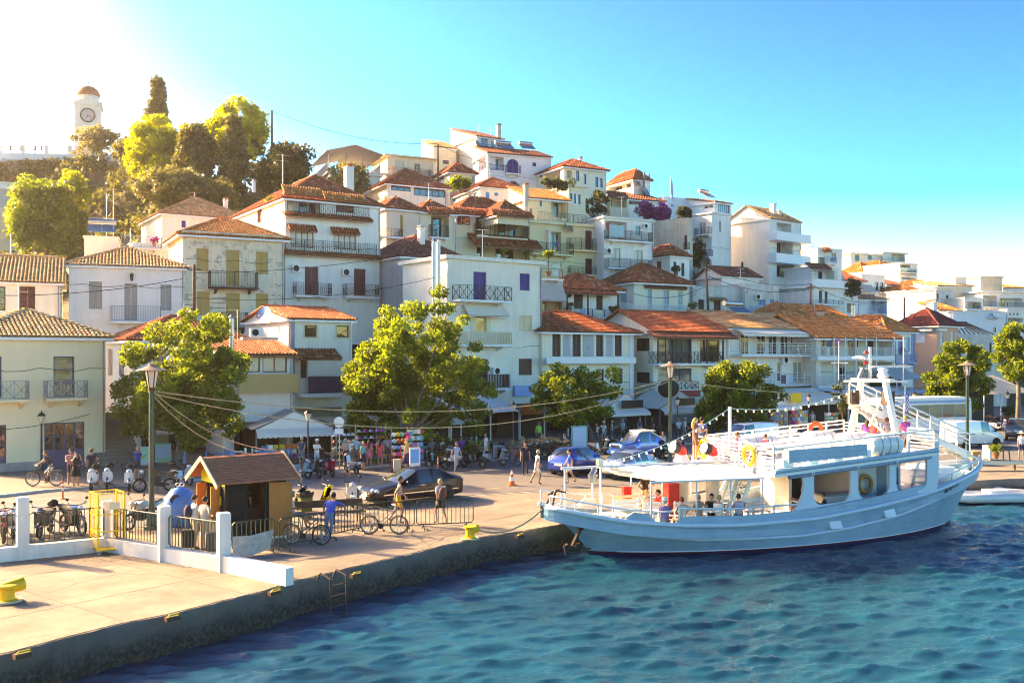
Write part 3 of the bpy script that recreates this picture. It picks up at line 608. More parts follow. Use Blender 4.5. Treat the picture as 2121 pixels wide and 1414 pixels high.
for i,p in enumerate(Qd):
    n=qn(i)
    for k,z in enumerate(rows):
        o=noise.noise((p.x*.9,p.y*.9,z*2.2))*.1+noise.noise((p.x*3.1,p.y*3.1,z*5))*.07
        if k==0:o-=.1+.06*noise.noise((p.x*2,p.y*2,4));edge.append(p+n*o)
        if k==1:o-=.02
        if z<=-1.05:o-=.1
        mb.v.append((p.x+n.x*o,p.y+n.y*o,z if k else-.01))
for i in range(len(Qd)-1):
    for k in range(nR-1):mb.f.append((i*nR+k,i*nR+k+1,(i+1)*nR+k+1,(i+1)*nR+k));mb.m.append(0)
st(mb.build('quay_wall',QWALL,smooth=True,fix=False))
# quay top: one sheet from the edge inland
mb=MB();inl=Vector((-.79,.61))
for a,b in zip(edge,edge[1:]):mb.quad((a.x,a.y,-.012),(b.x,b.y,-.012),(b.x,b.y+400,-.012),(a.x,a.y+400,-.012))
mb.quad((-1500,-200,-.013),(edge[0].x,-200,-.013),(edge[0].x,500,-.013),(-1500,500,-.013))
quay=st(mb.build('quay',CONC,fix=False))
# concrete slabs with open joints along the edge
ed=Vector((11.91,15.36)).normalized();ip=Vector((-ed.y,ed.x));q0=Vector(Q[1])
def edge_t(s):
    best=min(edge,key=lambda p:abs((p-q0).dot(ed)-s));return(best-q0).dot(ip)
ss=[-7,-1.3,3.1,6.6,11.2,15.6,19.4];tt=[0,3.02,7.2,11.6]
for i in range(len(ss)-1):
    for j in range(len(tt)-1):
        if j==2 and i>3:continue
        s0,s1,t0,t1=ss[i]+.012,ss[i+1]-.012,tt[j]+.012,tt[j+1]-.012;pts=[]
        if j==0:
            for k in range(9):s_=s0+(s1-s0)*k/8;pts.append((s_,edge_t(s_)+.06))
        else:pts+=[(s0,t0),(s1,t0)]
        pts+=[(s1,t1),(s0,t1)]
        m2=MB();P=[q0+ed*a+ip*b for a,b in pts];z=.002+.003*random.random();n_=len(P)
        m2.add([(p.x,p.y,z)for p in P]+[(p.x,p.y,-.01)for p in P],[tuple(range(n_))]+[(k,(k+1)%n_,n_+(k+1)%n_,n_+k)for k in range(n_)])
        m2.build('concrete_slab',CONC,quay)
KERB=[(-60,24),(-23.4,44.1),(-22.1,45.9),(-19.2,47.9),(-9.9,54.2),(-5.9,58.0),(1.3,64),(22.5,76.5),(42,84.5),(120,112)]
APR=[(-60,8.0),(-15.5,35.6),(-7.2,40.2),(-1.7,45),(3.8,47.6),(12,51.5),(28.4,57),(60,71),(130,97)]
mb=MB()
K1=interp(KERB,2);A1=interp(APR,2);n_=len(KERB)
P=[(x,y,.004)for x,y in APR]+[(x,y,.004)for x,y in KERB[::-1]]
mb.poly(P);st(mb.build('road',ASPH))
# pavement with kerb stones
mb=MB();P=[(x,y)for x,y in KERB];far=[(x-30,y+40)for x,y in KERB]
for(a,b,c,d)in zip(P,P[1:],far[1:],far):mb.quad((*a,.12),(*b,.12),(*c,.12),(*d,.12))
pv=st(mb.build('pavement',PAVE,fix=False))
kp=interp(KERB[1:8],.95);km=mat('kerb_stone',(.42,.40,.37),.85,0,.25,1.5,.3,20)
for a,b in zip(kp,kp[1:]):
    d=(b-a).normalized();n=Vector((-d.y,d.x));m2=MB();a=a+d*.006;b=b-d*.006;c=.128+random.uniform(-.004,.006)
    v=[a-n*.02,b-n*.02,b+n*.16,a+n*.16];w=[a,b,b+n*.16,a+n*.16]
    m2.add([(p.x,p.y,-.05)for p in v]+[(p.x,p.y,c)for p in w],[(0,1,5,4),(1,2,6,5),(2,3,7,6),(3,0,4,7),(4,5,6,7)]);m2.build('kerb_stone',km,pv)
# painted markings
mk=mat('road_paint',(.42,.42,.40),.8,0,.35,3);yk=mat('road_paint_yellow',(.5,.36,.08),.8,0,.4,3)
road=bpy.data.objects['road']
def stripe(p,q,w,m,z=.009):
    p=Vector(p[:2]);q=Vector(q[:2]);n=(q-p).normalized();n=Vector((-n.y,n.x))*w/2
    MB().quad((*(p-n),z),(*(q-n),z),(*(q+n),z),(*(p+n),z)).build('road_marking',m,road)
for(a,b)in(((0,1052),(150,1040)),((0,1071),(180,1059)),((60,1087),(200,1078)),((0,1040),(155,1028)),((585,1016),(860,1004)),((985,1026),(1180,1013))):stripe(gnd(*a),gnd(*b),.12,mk)
for(a,b)in(((1000,1013),(1035,1010)),((905,1019),(930,1017)),((40,1118),(180,1104)),((260,1108),(330,1118))):stripe(gnd(*a),gnd(*b),.12,yk)
# ---- water: real waves near the camera, flat beyond
def b_water(n,l,b):
    geo=n.new('ShaderNodeNewGeometry');v=geo.outputs['Position'];b.inputs['Roughness'].default_value=.015;b.inputs['IOR'].default_value=1.33;b.inputs['Specular IOR Level'].default_value=.5
    c=ramp(n,[(.3,(.0,.026,.052)),(.7,(.0,.092,.148))]);l.new(_noise(n,l,v,.15,5,.6),c.inputs[0]);l.new(c.outputs[0],b.inputs['Base Color'])
    mp=n.new('ShaderNodeMapping');mp.inputs['Rotation'].default_value=(0,0,.35);mp.inputs['Scale'].default_value=(1,2.4,1);l.new(v,mp.inputs[0]);_bump(n,l,_noise(n,l,mp.outputs[0],7.0,6,.65),.5,.05,b)
WATER=procmat('sea_water',b_water)
xs=np.concatenate([np.arange(-14,24,.1),np.arange(24,46,.22)]);ys=np.concatenate([np.arange(18,40,.08),np.arange(40,62,.2)])
X,Y=np.meshgrid(xs,ys);H=np.zeros_like(X);rng=np.random.RandomState(3)
for k in range(60):
    lam=10**rng.uniform(-.6,.32);a=rng.normal(-1.42,.42);amp=.0088*lam**.8;ph=rng.uniform(0,6.28)
    md=np.clip(.75+.7*np.sin(X*rng.uniform(.1,.45)+Y*rng.uniform(-.5,.5)+ph)*np.sin(Y*rng.uniform(.15,.5)-X*rng.uniform(-.3,.3)+k),0,1.6)
    H+=md*amp*np.sin((X*math.cos(a)+Y*math.sin(a))*2*PI/lam+ph+.9*np.sin(X*.31+Y*.23+k))
H=H+.25*np.abs(H)
ny,nx=X.shape;V=np.stack([X,Y,H+WZ],-1).reshape(-1,3);idx=np.arange(ny*nx).reshape(ny,nx)
Fq=np.stack([idx[:-1,:-1],idx[:-1,1:],idx[1:,1:],idx[1:,:-1]],-1).reshape(-1,4)
me=bpy.data.meshes.new('sea');me.vertices.add(len(V));me.vertices.foreach_set('co',V.ravel());me.loops.add(Fq.size);me.loops.foreach_set('vertex_index',Fq.ravel().astype(np.int32));me.polygons.add(len(Fq));me.polygons.foreach_set('loop_start',np.arange(0,Fq.size,4,dtype=np.int32));me.polygons.foreach_set('use_smooth',np.ones(len(Fq),bool));me.update();me.validate()
me.materials.append(WATER);sea=st(link('sea',me))
mb=MB();x0,x1,y0,y1=xs[0],xs[-1],ys[0],ys[-1];z=WZ-.01
for a in((-900,-600,2500,y0),(-900,y0,x0,y1),(x1,y0,2500,y1),(-900,y1,2500,900)):mb.quad((a[0],a[1],z),(a[2],a[1],z),(a[2],a[3],z),(a[0],a[3],z))
st(mb.build('open_sea',WATER))
# ---------------------------------------------------------------- buildings (pixel rectangles are turned into metres on each facade)
PL=plaster
creamW=PL('plaster_cream',(.84,.70,.47),.12);paleW=PL('plaster_pale_blue',(.80,.79,.77),.2);ruinW=PL('plaster_ruin',(.86,.75,.57),.35,.38,(.50,.44,.37))
offW=PL('plaster_off_white',(.88,.81,.69),.3);warmW=PL('plaster_warm',(.86,.77,.60),.2);yellW=PL('plaster_yellow',(.86,.71,.43),.18);greyW=PL('plaster_grey',(.50,.48,.50),.3,.2,(.38,.36,.36));oldW=PL('plaster_old',(.66,.58,.44),.6,.25,(.45,.39,.3))
pinkW=PL('plaster_pink',(.78,.44,.30),.12);beigeW=PL('plaster_beige',(.80,.69,.50),.2);blueW=PL('plaster_blue_white',(.80,.81,.82),.2);dirtyW=PL('plaster_dirty',(.70,.67,.62),.6,.15,(.42,.39,.36));peachW=PL('plaster_peach',(.78,.62,.50),.15)
# ===== waterfront row
b=Bld('townhouse','cream two-storey townhouse with navy doors and pale tiled roof at the left edge','B',-250,857,52.0,838,1980,38,D=8,wall=creamW)
b.op('w',435,1012,605,1342,'navy',nh=3);b.op('w',-110,1012,15,1350,'navy',nh=3)
b.op('d',360,1549,688,1925,'navy',nv=4,nh=2,kick=.42);b.op('d',-110,1572,52,1965,'navy',nh=3)
b.balcony(378,722,1352,1212,.8,'cross','greyrail',slab='cream');b.balcony(-140,245,1366,1216,.8,'cross','greyrail',slab='cream')
b.panel('plinth',-240,1880,355,1975,'stone',.05,.05);b.panel('plinth',693,1866,855,1925,'stone',.05,.05);b.band(-240,855,838,862,.12,creamW)
b.band(-250,130,1490,1500,.06,creamW,name='string_course')
b.finish(('hip',638,.4,'pale'))
b=Bld('white_house','white house with red hipped roof behind the plane tree beside the stone steps','B',1075,2010,62,872,2000,36,xb=858,wall=W)
b.op('s',878,953,915,1170,'grey','L');b.op('s',966,955,1010,1170,'grey','L');b.op('w',908,1245,988,1357,'brown','L');b.op('s',1500,1000,1600,1250,'grey');b.op('s',1250,1000,1350,1250,'grey')
b.op('o',1150,1640,1800,2000,'darkwood',depth=3,doors=((.1,.3),(.5,.8)))
b.finish(('hip',690,.35,'red'))
b=Bld('loggia_house','small house with red-brown glazed timber loggia above a beige fascia panel','F',490,1045,60,1150,2050,30,xb=352,wall=blueW)
b.op('c',570,1168,782,1300,'wood',nv=2);b.op('c',800,1168,1000,1300,'wood',nv=2);b.panel('fascia_panel',610,1312,1100,1465,'beigepanel',.9,.06);b.op('o',560,1700,1000,2050,'darkwood',depth=2.5)
b.chimney(530,570,862,1400,.5,'pipe');b.panel('ledge',640,1015,930,1035,'concrete',.0,.7);b.ac(700,945,805,1008)
b.finish(('shed',1035,.35,'red',0,'wood'))
b=Bld('cream_house','cream house with wood-framed window and navy balcony screen left of the big tree','G',465,980,66,78,1180,36,xb=105,wall=offW)
b.op('w',592,132,692,228,'wood',trim='cream',glass=GLASS);b.op('w',852,135,955,230,'wood',trim='cream');b.op('s',560,415,612,560,'redbrown')
b.tile_awning(535,900,325,400,1.1,'red');b.panel('canvas_blind',620,415,905,543,'canvas',1.0,.04);b.panel('balcony_screen',625,546,965,682,'bluepanel',1.05,.05);b.panel('balcony_slab',570,684,965,716,'white',1.15,1.14)
b.op('o',520,800,900,1150,'darkwood',depth=2);b.chimney(482,505,100,690,-.12,'pipe','greyrail')
b.dish(265,45,'L',.6,.5)
b.finish(('gx',-12,.3,'red'))
b=Bld('apartment_house','tall white flat-roofed house with blue shutters and three front balconies','J',575,1342,75,218,1690,36,xb=212,wall=offW)
b.op('s',788,326,893,552,'blue');b.op('s',1165,339,1247,478,'blue',trim=None);b.op('s',1157,681,1262,806,'cream');b.op('ws',805,684,890,815,'cream',shut='cream');b.op('s',790,1035,908,1190,'brown');b.op('s',1157,1031,1265,1165,'brown')
b.balcony(675,1107,556,440,1.1,'cross','iron');b.balcony(672,1105,916,813,1.1,'wood','cream');b.balcony(905,1092,1271,1160,1.0,'wood','darkwood');b.ac(950,1103,1030,1160);b.awning(752,1085,588,680,1.0,'canvas',val=.1)
b.chimney(447,490,85,745,-.25,'pipe');b.chimney(492,516,90,700,-.18,'pipe','white');b.dish(470,482,'L',.45,.3);b.panel('sign_panel',1125,1250,1262,1336,'bluesign',.25,.2);b.band(575,1340,936,944,.04,offW,name='string_course')
b.op('o',600,1480,1300,1700,'darkwood',depth=3,doors=((.1,.35),(.6,.9)))
b.finish(('flat',.3,.3))
b=Bld('shutter_house','cream house with four brown shuttered windows over a white balcony parapet','J',1347,2100,80,800,1640,36,D=8,wall=warmW)
for x0,y0,x1,y1 in((1428,826,1497,1016),(1592,830,1660,1016),(1785,830,1845,1014),(1937,832,1995,1012)):b.op('s',x0,y0,x1,y1,'brown',trim='white')
for x0,y0,x1,y1 in((1437,1120,1500,1240),(1610,1118,1670,1240),(1787,1115,1850,1238),(1940,1110,2000,1235)):b.op('w',x0,y0,x1,y1,'brown',trim='white')
for x0,x1 in((1522,1578),(1684,1765),(1868,1920)):b.panel('wall_panel',x0,808,x1,1012,greyW,.03,.028)
b.panel('balcony_parapet',1385,1020,2112,1068,'white',.9,.12);b.panel('balcony_slab',1385,1062,2112,1072,'white',.885,.88);b.op('o',1380,1400,2050,1650,'darkwood',depth=3)
b.panel('corner_pilaster',2060,810,2098,1640,'white',.05,.048)
b.finish(('hip',652,.55,'red'))
b=Bld('taverna_house','restaurant house with dark timber balconies under a large red roof','N',602,1205,86,492,1270,34,D=9,wall=offW)
b.op('w',462,552,570,655,'darkwood','L',nv=2);b.op('w',462,828,572,915,'darkwood','L',nv=1)
b.op('w',642,552,905,752,'darkwood',nv=4,nh=3,glass=GLASSB);b.op('w',983,565,1140,740,'darkwood',nv=2);b.op('w',642,797,912,902,'darkwood',nv=3,nh=2,glass=GLASSB)
b.tile_awning(628,1300,502,545,1.3,'brown');b.balcony(638,1180,757,662,1.2,'cross','darkwood');b.balcony(640,975,970,905,1.0,'cross','darkwood');b.panel('sign_board',722,976,985,1030,'red',1.2,.15)
b.op('o',640,1090,1180,1280,'darkwood',depth=3)
for x in(640,760,905,1040,1170):a0,a1,c0,c1=b.rect(x,548,x+14,757,'F',1.15);MB().box(a0,-1.15,c0,a0+.12,-1.03,c1).build('post','darkwood',b.e)
b.finish(('gx',338,.35,'red'))
b=Bld('hotel','white guesthouse with horizontal-bar balconies, striped awning and tan tiled roof','N',1212,1925,92,466,1250,36,D=10,wall=W)
b.op('o',1290,512,1875,682,'white',depth=1.3,doors=((.02,.12),(.16,.27),(.38,.5),(.55,.66),(.72,.82),(.86,.97)),glass=GLASS)
b.op('d',1610,750,1645,905,'white',kick=.05);b.op('c',1740,742,1862,915,'white',nv=3,nh=1);b.op('c',1330,742,1450,915,'white',nv=3,nh=1)
b.balcony(1322,2003,688,590,1.4,'horiz','white',brackets=False);b.balcony(1592,1950,926,832,1.4,'horiz','white',brackets=False);b.balcony(1230,1560,926,832,1.4,'horiz','white',brackets=False);b.awning(1335,1985,474,512,1.5,'canvas',val=.35);b.ac(1655,704,1722,756)
b.op('o',1240,1080,1880,1230,'darkwood',depth=3)
b.finish(('gx',343,.3,'tan'));b.reg='L';b.solar(1290,1290,3.2,2.6)
b=Bld('laundry_house','white house with two long columned balconies and washing under an orange roof','P',432,1075,97,850,1520,33,D=9,wall=offW)
b.op('o',470,870,1050,1008,'brown',depth=1.6,doors=((.08,.2),(.3,.4),(.55,.68),(.8,.9)));b.op('o',470,1060,1050,1235,'white',depth=1.6,doors=((.06,.16),(.4,.52),(.7,.8)))
b.balcony(445,1072,1012,940,.9,'bars','white',brackets=False,t=.4);b.balcony(450,1075,1240,1162,.9,'bars','white',brackets=False,t=.4)
for x in(575,668,752,838,920,1065):
    a,c1=b.uv(x,862,'F',.8);c0=b.uv(x,1240,'F',.8)[1];MB().box(a-.06,-.85,c0,a+.06,-.73,c1).build('column','white',b.e)
b.op('o',470,1330,1050,1500,'darkwood',depth=3)
b.finish(('gx',690,.7,'orange'));b.chimney(720,745,600,760,5,'pipe');b.chimney(935,970,765,800,3,'pipe')
b=Bld('blue_house','narrow white house with bright blue corners, doors and balcony','P',1000,1228,106,805,1400,33,D=9,wall=W)
b.op('s',1098,856,1136,1005,'sky');b.op('s',1164,856,1192,975,'lightblue');b.panel('corner_band',1003,830,1040,1090,'sky',.05,.045);b.panel('corner_band',1208,830,1226,1090,'sky',.05,.045);b.band(1040,1208,808,828,.05,'sky');b.balcony(1080,1258,1062,995,.9,'lattice','sky',slab='sky')
b.dish(1150,965,'F',.5);b.finish(('hip',684,.4,'orange'))
b=Bld('pink_house','salmon pink house with white shutters and dark red hipped roof','P',1412,1586,115,748,1350,40,xb=1218,wall=pinkW)
b.op('s',1232,816,1310,896,'white','L',trim='white',tw=.08);b.op('s',1440,816,1465,930,'white');b.op('s',1528,812,1550,900,'white');b.band(1240,1368,790,808,.3,'white','L');b.band(1428,1495,788,805,.3,'white')
b.finish(('hip',626,.5,'dark'));b.chimney(1348,1388,560,710,2.5,'stack',W)
b=Bld('derelict_house','derelict whitewashed house with bare roof rafters behind the right-hand trees','P',1592,1985,122,846,1300,20,D=8,wall=dirtyW)
b.op('w',1635,905,1700,935,'grey');b.op('s',1840,900,1858,985,'brown');b.op('o',1750,1010,1850,1080,'darkwood',depth=1);b.finish(('parapet',.25));mb=MB()
for k in range(8):x=b.W*(.05+.1*k);mb.bar((x,.1,b.H+.2),(b.W*.3+k*.25,b.D*.4,b.H+1.9),.12)
mb.bar((b.W*.25,b.D*.4,b.H+1.9),(b.W*.55,b.D*.4,b.H+1.9),.14);mb.build('rafters','pole',b.e)
b=Bld('cube_house','pale flat-roofed block house above the derelict roof at the right','P',1550,1985,132,655,1000,15,D=9,wall=blueW);b.op('w',1870,780,1895,815,'brown');b.op('w',1965,740,1980,780,'grey');b.panel('awning_slab',1845,690,1950,700,'white',.6,.58);b.dish(1880,690,'F',.5);b.finish(('flat',.15,.2))
# ===== second row, left
b=Bld('cottage','low white cottage with brown shutters and a ribbed pale tile roof at the left edge','B',-320,490,66,388,760,24,D=8,wall=offW)
b.op('s',157,443,287,655,'brown');b.op('w',-70,443,45,640,'brown',nh=4);b.finish(('gx',200,.3,'pale'))
b=Bld('neoclassical_house','white house with grey shutters, stucco surrounds and small grey balcony','B',560,1500,72,262,830,22,D=9,wall=paleW)
b.op('s',722,405,832,628,'grey',trim='white');b.op('s',1012,418,1118,722,'grey',trim='white');b.op('s',1305,428,1395,640,'grey',trim='white');b.balcony(897,1312,728,604,.8,'bars','greyrail');b.band(562,1498,262,300,.18,'white');b.panel('stucco_panel',738,666,815,705,'white',.03,.028)
b.panel('corner_pilaster',563,300,598,760,'white',.04,.038);a,c=b.uv(1072,370,'F',.2);MB().lathe([(.02,.35),(.14,.25),(.1,-.2),(.03,-.3)],6,(a,-.22,c)).build('wall_lantern','iron',b.e)
b.finish(('hip',132,.35,'pale'))
b=Bld('weathered_house','old house with peeling plaster, ochre shutters and rusty iron balcony','F',150,975,76,168,960,28,D=7,wall=ruinW)
for r in((262,293,362,480),(505,305,612,598),(747,320,843,502),(265,645,372,835),(503,655,615,925),(745,660,848,860)):b.op('s',*r,'ochre')
b.balcony(375,770,604,480,1.0,'bars','rust',slab='rust');b.balcony(470,686,930,812,.8,'bars','rust',slab='rust');b.band(150,975,168,200,.22,ruinW);b.band(150,975,612,640,.08,ruinW);b.band(150,975,275,290,.07,ruinW,name='frieze')
for x in(160,385,470,640,690,880,955):b.panel('pilaster',x,292,x+20,605,ruinW,.07,.068)
for k in range(6):b.band(160,258,665+k*42,670+k*42,.02,'terracotta',name='groove_line');b.band(380,498,690+k*42,695+k*42,.02,'terracotta',name='groove_line')
for x0 in(215,385,580):
    for k in range(11):b.panel('frieze_rib',x0+k*10,230,x0+k*10+4,275,oldW,.03,.028)
b.finish(('hip',55,.45,'orange'))
b=Bld('white_villa','tall white house with ornate iron balconies and tiled ledges above the old house','F',985,1760,82,-120,830,33,xb=560,D=8,wall=W)
b.op('s',1145,442,1255,672,'redbrown');b.op('s',1545,458,1640,677,'redbrown');b.balcony(1072,1368,675,573,.8,'ornate','iron');b.balcony(1480,1752,684,586,.8,'ornate','iron');b.ac(1045,425,1120,485);b.ac(1455,457,1525,515)
b.reg='E'
b.op('c',557,1012,745,1150,'wood',nv=4);b.op('c',907,1032,1090,1166,'wood',nv=4);b.tile_awning(542,780,962,1008,.5,'red');b.tile_awning(897,1128,987,1033,.5,'red')
b.op('o',530,728,800,868,'wood',depth=1.2,doors=((.0,.16),(.5,.75),(.8,.99)));b.op('s',930,765,1075,866,'wood');b.tile_awning(500,830,655,722,.7,'orange');b.tile_awning(832,1180,712,768,.6,'orange')
for y,h in((882,905),(1195,1215)):b.tile_awning(505,1235 if y<1000 else 1325,y,h,.7,'red',name='tiled_ledge')
for x0,x1,ys,yr in((512,1195,900,805),(515,1255,1205,1100)):
    a0,c=b.uv(x0,ys,'F',.6);a1=b.uv(x1,ys,'F',.6)[0];h=b.uv((x0+x1)/2,yr,'F',.6)[1]-b.uv((x0+x1)/2,ys,'F',.6)[1];c=b.uv((x0+x1)/2,ys,'F',.6)[1];rail_mesh([(a0,-.6,c),(a1,-.6,c)],h,'ornate').build('railing','iron',b.e)
b.op('w',285,830,322,950,'wood','L');b.reg='F'
b.finish(('hip',-260,.3,'red'));b.reg='E';b.chimney(995,1068,482,715,3.0,'stack',W);b.antenna(495,390,650,3.5);b.chimney(245,275,612,700,6,'pipe')
b=Bld('white_annex','white house with pale tiled roof and small blue window under the hillside trees','A',1315,2030,95,1180,1480,33,D=9,wall=offW)
b.op('s',1477,1244,1512,1302,'blue');b.finish(('hip',1060,.3,'tan'));b.chimney(1815,1855,1065,1130,3,'stack',offW)
b=Bld('terrace_house','small white flat-roofed annex with solar heater and antenna masts','B',685,960,80,45,300,20,xb=640,wall=W);b.finish(('flat',.1,.15));b.reg='A';b.solar(830,1340,2.0,2.2);b.antenna(922,985,1370,1.5);b.antenna(868,1025,1370,2.5);b.reg='B'
b=Bld('blue_terrace','little porch with blue door and flower box above the pale roof','B',1060,1450,86,100,300,25,D=4,wall=W);b.balcony(985,1320,130,40,.6,'bars','sky');b.finish(('flat',.1,.15))
b=Bld('glass_veranda','pale building with glazed blue-framed veranda at the left edge below the clock tower','A',-120,168,105,950,1480,20,D=8,wall=warmW)
b.op('w',-100,985,165,1140,'lightblue',nv=6,glass=CURT);b.band(-120,168,952,985,.3,'white');b.finish(('parapet',.4))
# ===== second row, centre
b=Bld('grey_house','grey rendered house with dull red hipped roof and white slatted chimney','I',200,720,84,1135,1600,36,D=8,wall=greyW);b.finish(('hip',985,.3,'brown'));b.chimney(338,388,900,1085,2.0,'stack',W,'grey')
b=Bld('pink_white_house','white house with curved balcony and ochre door left of the beige house','I',78,360,96,745,1200,32,xb=-60,wall=peachW)
b.op('s',190,805,215,975,'ochre');b.op('s',-12,815,28,905,'wood','L');b.balcony(25,216,980,915,.9,'ornate','iron');b.finish(('hip',668,.3,'red'))
b=Bld('beige_house','beige house with dark loggia door and tiled hip roof in the middle of the hill','I',360,640,98,775,1250,30,xb=216,wall=beigeW)
b.op('o',442,812,588,985,'darkwood',depth=1.2,doors=((.02,.3),(.36,.85)));b.tile_awning(425,600,748,795,.6,'red');b.balcony(438,590,985,890,.5,'bars','iron');b.finish(('hip',695,.3,'red'))
b=Bld('beige_villa','beige house with three tiled hips, wide shaded balcony and tiled porch','I',645,1240,102,790,1250,30,D=7,wall=beigeW)
b.op('w',655,802,765,890,'grey',nv=3);b.op('s',805,812,880,955,'brown');b.op('o',960,815,1225,982,'darkwood',depth=1.4,doors=((.0,.2),(.3,.5),(.62,.8)));b.balcony(820,1232,985,882,.9,'bars','iron',slab=beigeW);b.ac(965,790,1005,830)
b.tile_awning(800,1355,978,1062,1.8,'red');b.op('o',815,1062,1225,1180,'darkwood',depth=1.5,doors=((.05,.2),(.5,.62),(.7,.85)));b.tile_awning(625,940,752,788,.6,'red');b.finish(('hip',668,.35,'red'))
b=Bld('beige_wing','beige corner wing with pyramid tiled roof over a dark balcony','I',985,1245,100.5,800,860,30,D=5,wall=beigeW,ext=.2);b.tile_awning(940,1280,768,812,.7,'red');b.finish(('hip',700,.3,'red'))
b=Bld('yellow_house','tall yellow house with four iron-railed balconies and a brown door','I',1245,1840,106,872,1400,28,D=9,wall=yellW)
b.op('s',1697,934,1752,1086,'brown',trim='white',tw=.06);b.op('s',1697,1160,1755,1288,'brown',trim='white',tw=.06);b.op('o',1422,945,1500,1100,'teal',depth=.6,doors=((.0,.4),(.5,.95)));b.op('d',1430,1190,1505,1300,'white')
b.balcony(1270,1608,1122,1032,.9,'bars','iron',slab=yellW);b.balcony(1575,1850,1092,992,.8,'ornate','iron',slab=yellW);b.balcony(1580,1825,1290,1226,.7,'ornate','iron',slab=yellW);b.dish(1562,905,'F',.7);b.chimney(1392,1412,940,1160,-.3,'pipe','white')
b.finish(('flat',.4,.3));a0,a1,c0,c1=b.rect(1310,760,1700,845,'F',.3);rail_mesh([(a0,-.3,b.H+.3),(a1+1.5,-.3,b.H+.3),(a1+1.5,3,b.H+.3)],1.0,'ornate').build('railing','iron',b.e)
b=Bld('yellow_penthouse','small yellow upper storey with orange roof and tall chimney','I',1240,1560,110,660,860,28,xb=1075,wall=yellW,ext=.5);b.op('w',1325,690,1345,735,'brown',trim='white',tw=.06);b.op('w',1232,752,1268,800,'grey');b.op('o',1420,670,1545,830,'grey',depth=1.2,doors=((.5,.8),));b.finish(('shed',590,.35,'orange'));b.chimney(1196,1234,556,780,-.4,'stack',oldW)
b=Bld('lattice_house','white house with dark lattice balconies and washing line under a canopy','L',200,598,108,515,1000,28,D=8,wall=W)
b.op('o',212,545,385,692,'darkwood',depth=1.6,doors=((.1,.5),));b.op('w',458,580,498,656,'grey');b.op('c',268,762,335,862,'grey',nv=2);b.op('c',447,780,515,892,'grey',nv=2);b.balcony(235,600,700,622,.8,'lattice','iron');b.balcony(235,597,925,850,.8,'lattice','iron');b.ac(525,565,568,600);b.ac(222,762,270,805);b.finish(('flat',.2,.2))
b=Bld('porch_house','small house with red roof and timber-posted porch with black railing','J',1545,1985,94,455,720,30,D=6,wall=W)
b.op('s',1605,505,1680,625,'darkwood');b.op('s',1788,515,1840,640,'darkwood');b.tile_awning(1540,1980,462,502,1.2,'red');b.balcony(1550,1960,692,628,1.2,'bars','iron')
for x in(1552,1720,1965):a,c1=b.uv(x,500,'F',1.1);c0=b.uv(x,692,'F',1.1)[1];MB().box(a-.06,-1.15,c0,a+.06,-1.03,c1).build('post','darkwood',b.e)
b.ac(1545,485,1590,540);b.finish(('hip',340,.4,'red'))
b=Bld('awning_house','narrow cream house with palm pot terrace over a grey slanted awning','J',1345,1515,90,385,760,30,D=5,wall=yellW);b.op('o',1350,565,1508,645,'darkwood',depth=1.2);b.awning(1345,1550,400,555,1.0,'canvasg',val=.1);b.balcony(1345,1515,650,570,.5,'bars','iron');b.balcony(1343,1518,382,300,.6,'bars','iron');b.finish(('flat',.1,.15))
b=Bld('turquoise_house','cream house with turquoise shutters and sunlit red hipped roof','L',447,905,102,1030,1300,30,D=7,wall=warmW)
b.op('s',555,1097,592,1262,'turq');b.op('s',685,1106,730,1266,'turq');b.op('s',802,1112,840,1262,'turq');b.op('s',332,1092,385,1268,'turq','L');b.tile_awning(537,880,1068,1085,.3,'brown')
b.balcony(330,930,1280,1218,1.0,'lattice','white',slab='concrete',brackets=False);b.finish(('hip',888,.4,'red'))
# ===== second row, right
b=Bld('hut_house','little white house with brown doors and red pyramid roof below the stained wall','L',737,895,114,818,1050,35,xb=600,wall=W);b.op('s',627,870,666,945,'brown','L');b.op('s',765,872,790,946,'brown');b.op('s',830,882,855,990,'brown');b.finish(('hip',742,.3,'red'))
b=Bld('stained_house','house with large bare weather-stained side wall and narrow brown doors','L',884,922,122,545,1000,50,xb=606,wall=oldW);b.op('s',853,657,876,770,'brown','L');b.balcony(845,884,775,715,.5,'bars','rust',face='L');b.finish(('parapet',.5))
b=Bld('penthouse_block','tall white block with glazed rooftop room and curved iron balconies','L',1076,1232,132,480,1000,40,xb=894,wall=W)
b.op('c',975,552,1027,646,'white','L',nv=2);b.op('c',975,712,1030,800,'white','L',nv=2);b.balcony(930,1052,650,596,.8,'bars','iron',face='L');b.balcony(975,1056,830,776,.8,'bars','iron',face='L');b.op('s',1138,540,1152,628,'grey');b.op('o',985,862,1060,930,'grey','L',depth=1);b.finish(('flat',.2,.2))
b2=Bld('rooftop_room','glazed rooftop room with thin tiled roof and water tank on the tall white block','L',1100,1232,134,385,482,40,xb=1000,wall=W,ext=0);b2.op('w',1130,405,1225,478,'white',nv=6,glass=GLASSB);b2.op('w',1010,410,1090,440,'white','L',nv=2,glass=GLASSB);b2.finish(('shed',372,.25,'brown'));b2.solar(1040,350,3,2)
b=Bld('gable_block','big plain white gabled block with side wall half in sun and stacked loggias','L',1547,1800,134,520,1100,40,xb=1175,D=9,wall=W)
b.op('o',1606,560,1725,640,'grey',depth=1.5,doors=((.2,.5),));b.op('o',1606,702,1735,815,'grey',depth=1.8,doors=((.6,.9),));b.op('o',1606,890,1745,1000,'grey',depth=1.8,doors=((.55,.8),));b.balcony(1602,1885,700,640,1.6,'solid','white',brackets=False);b.balcony(1602,1885,880,815,1.6,'solid','white',brackets=False);b.dish(1700,785,'F',.7,1.0)
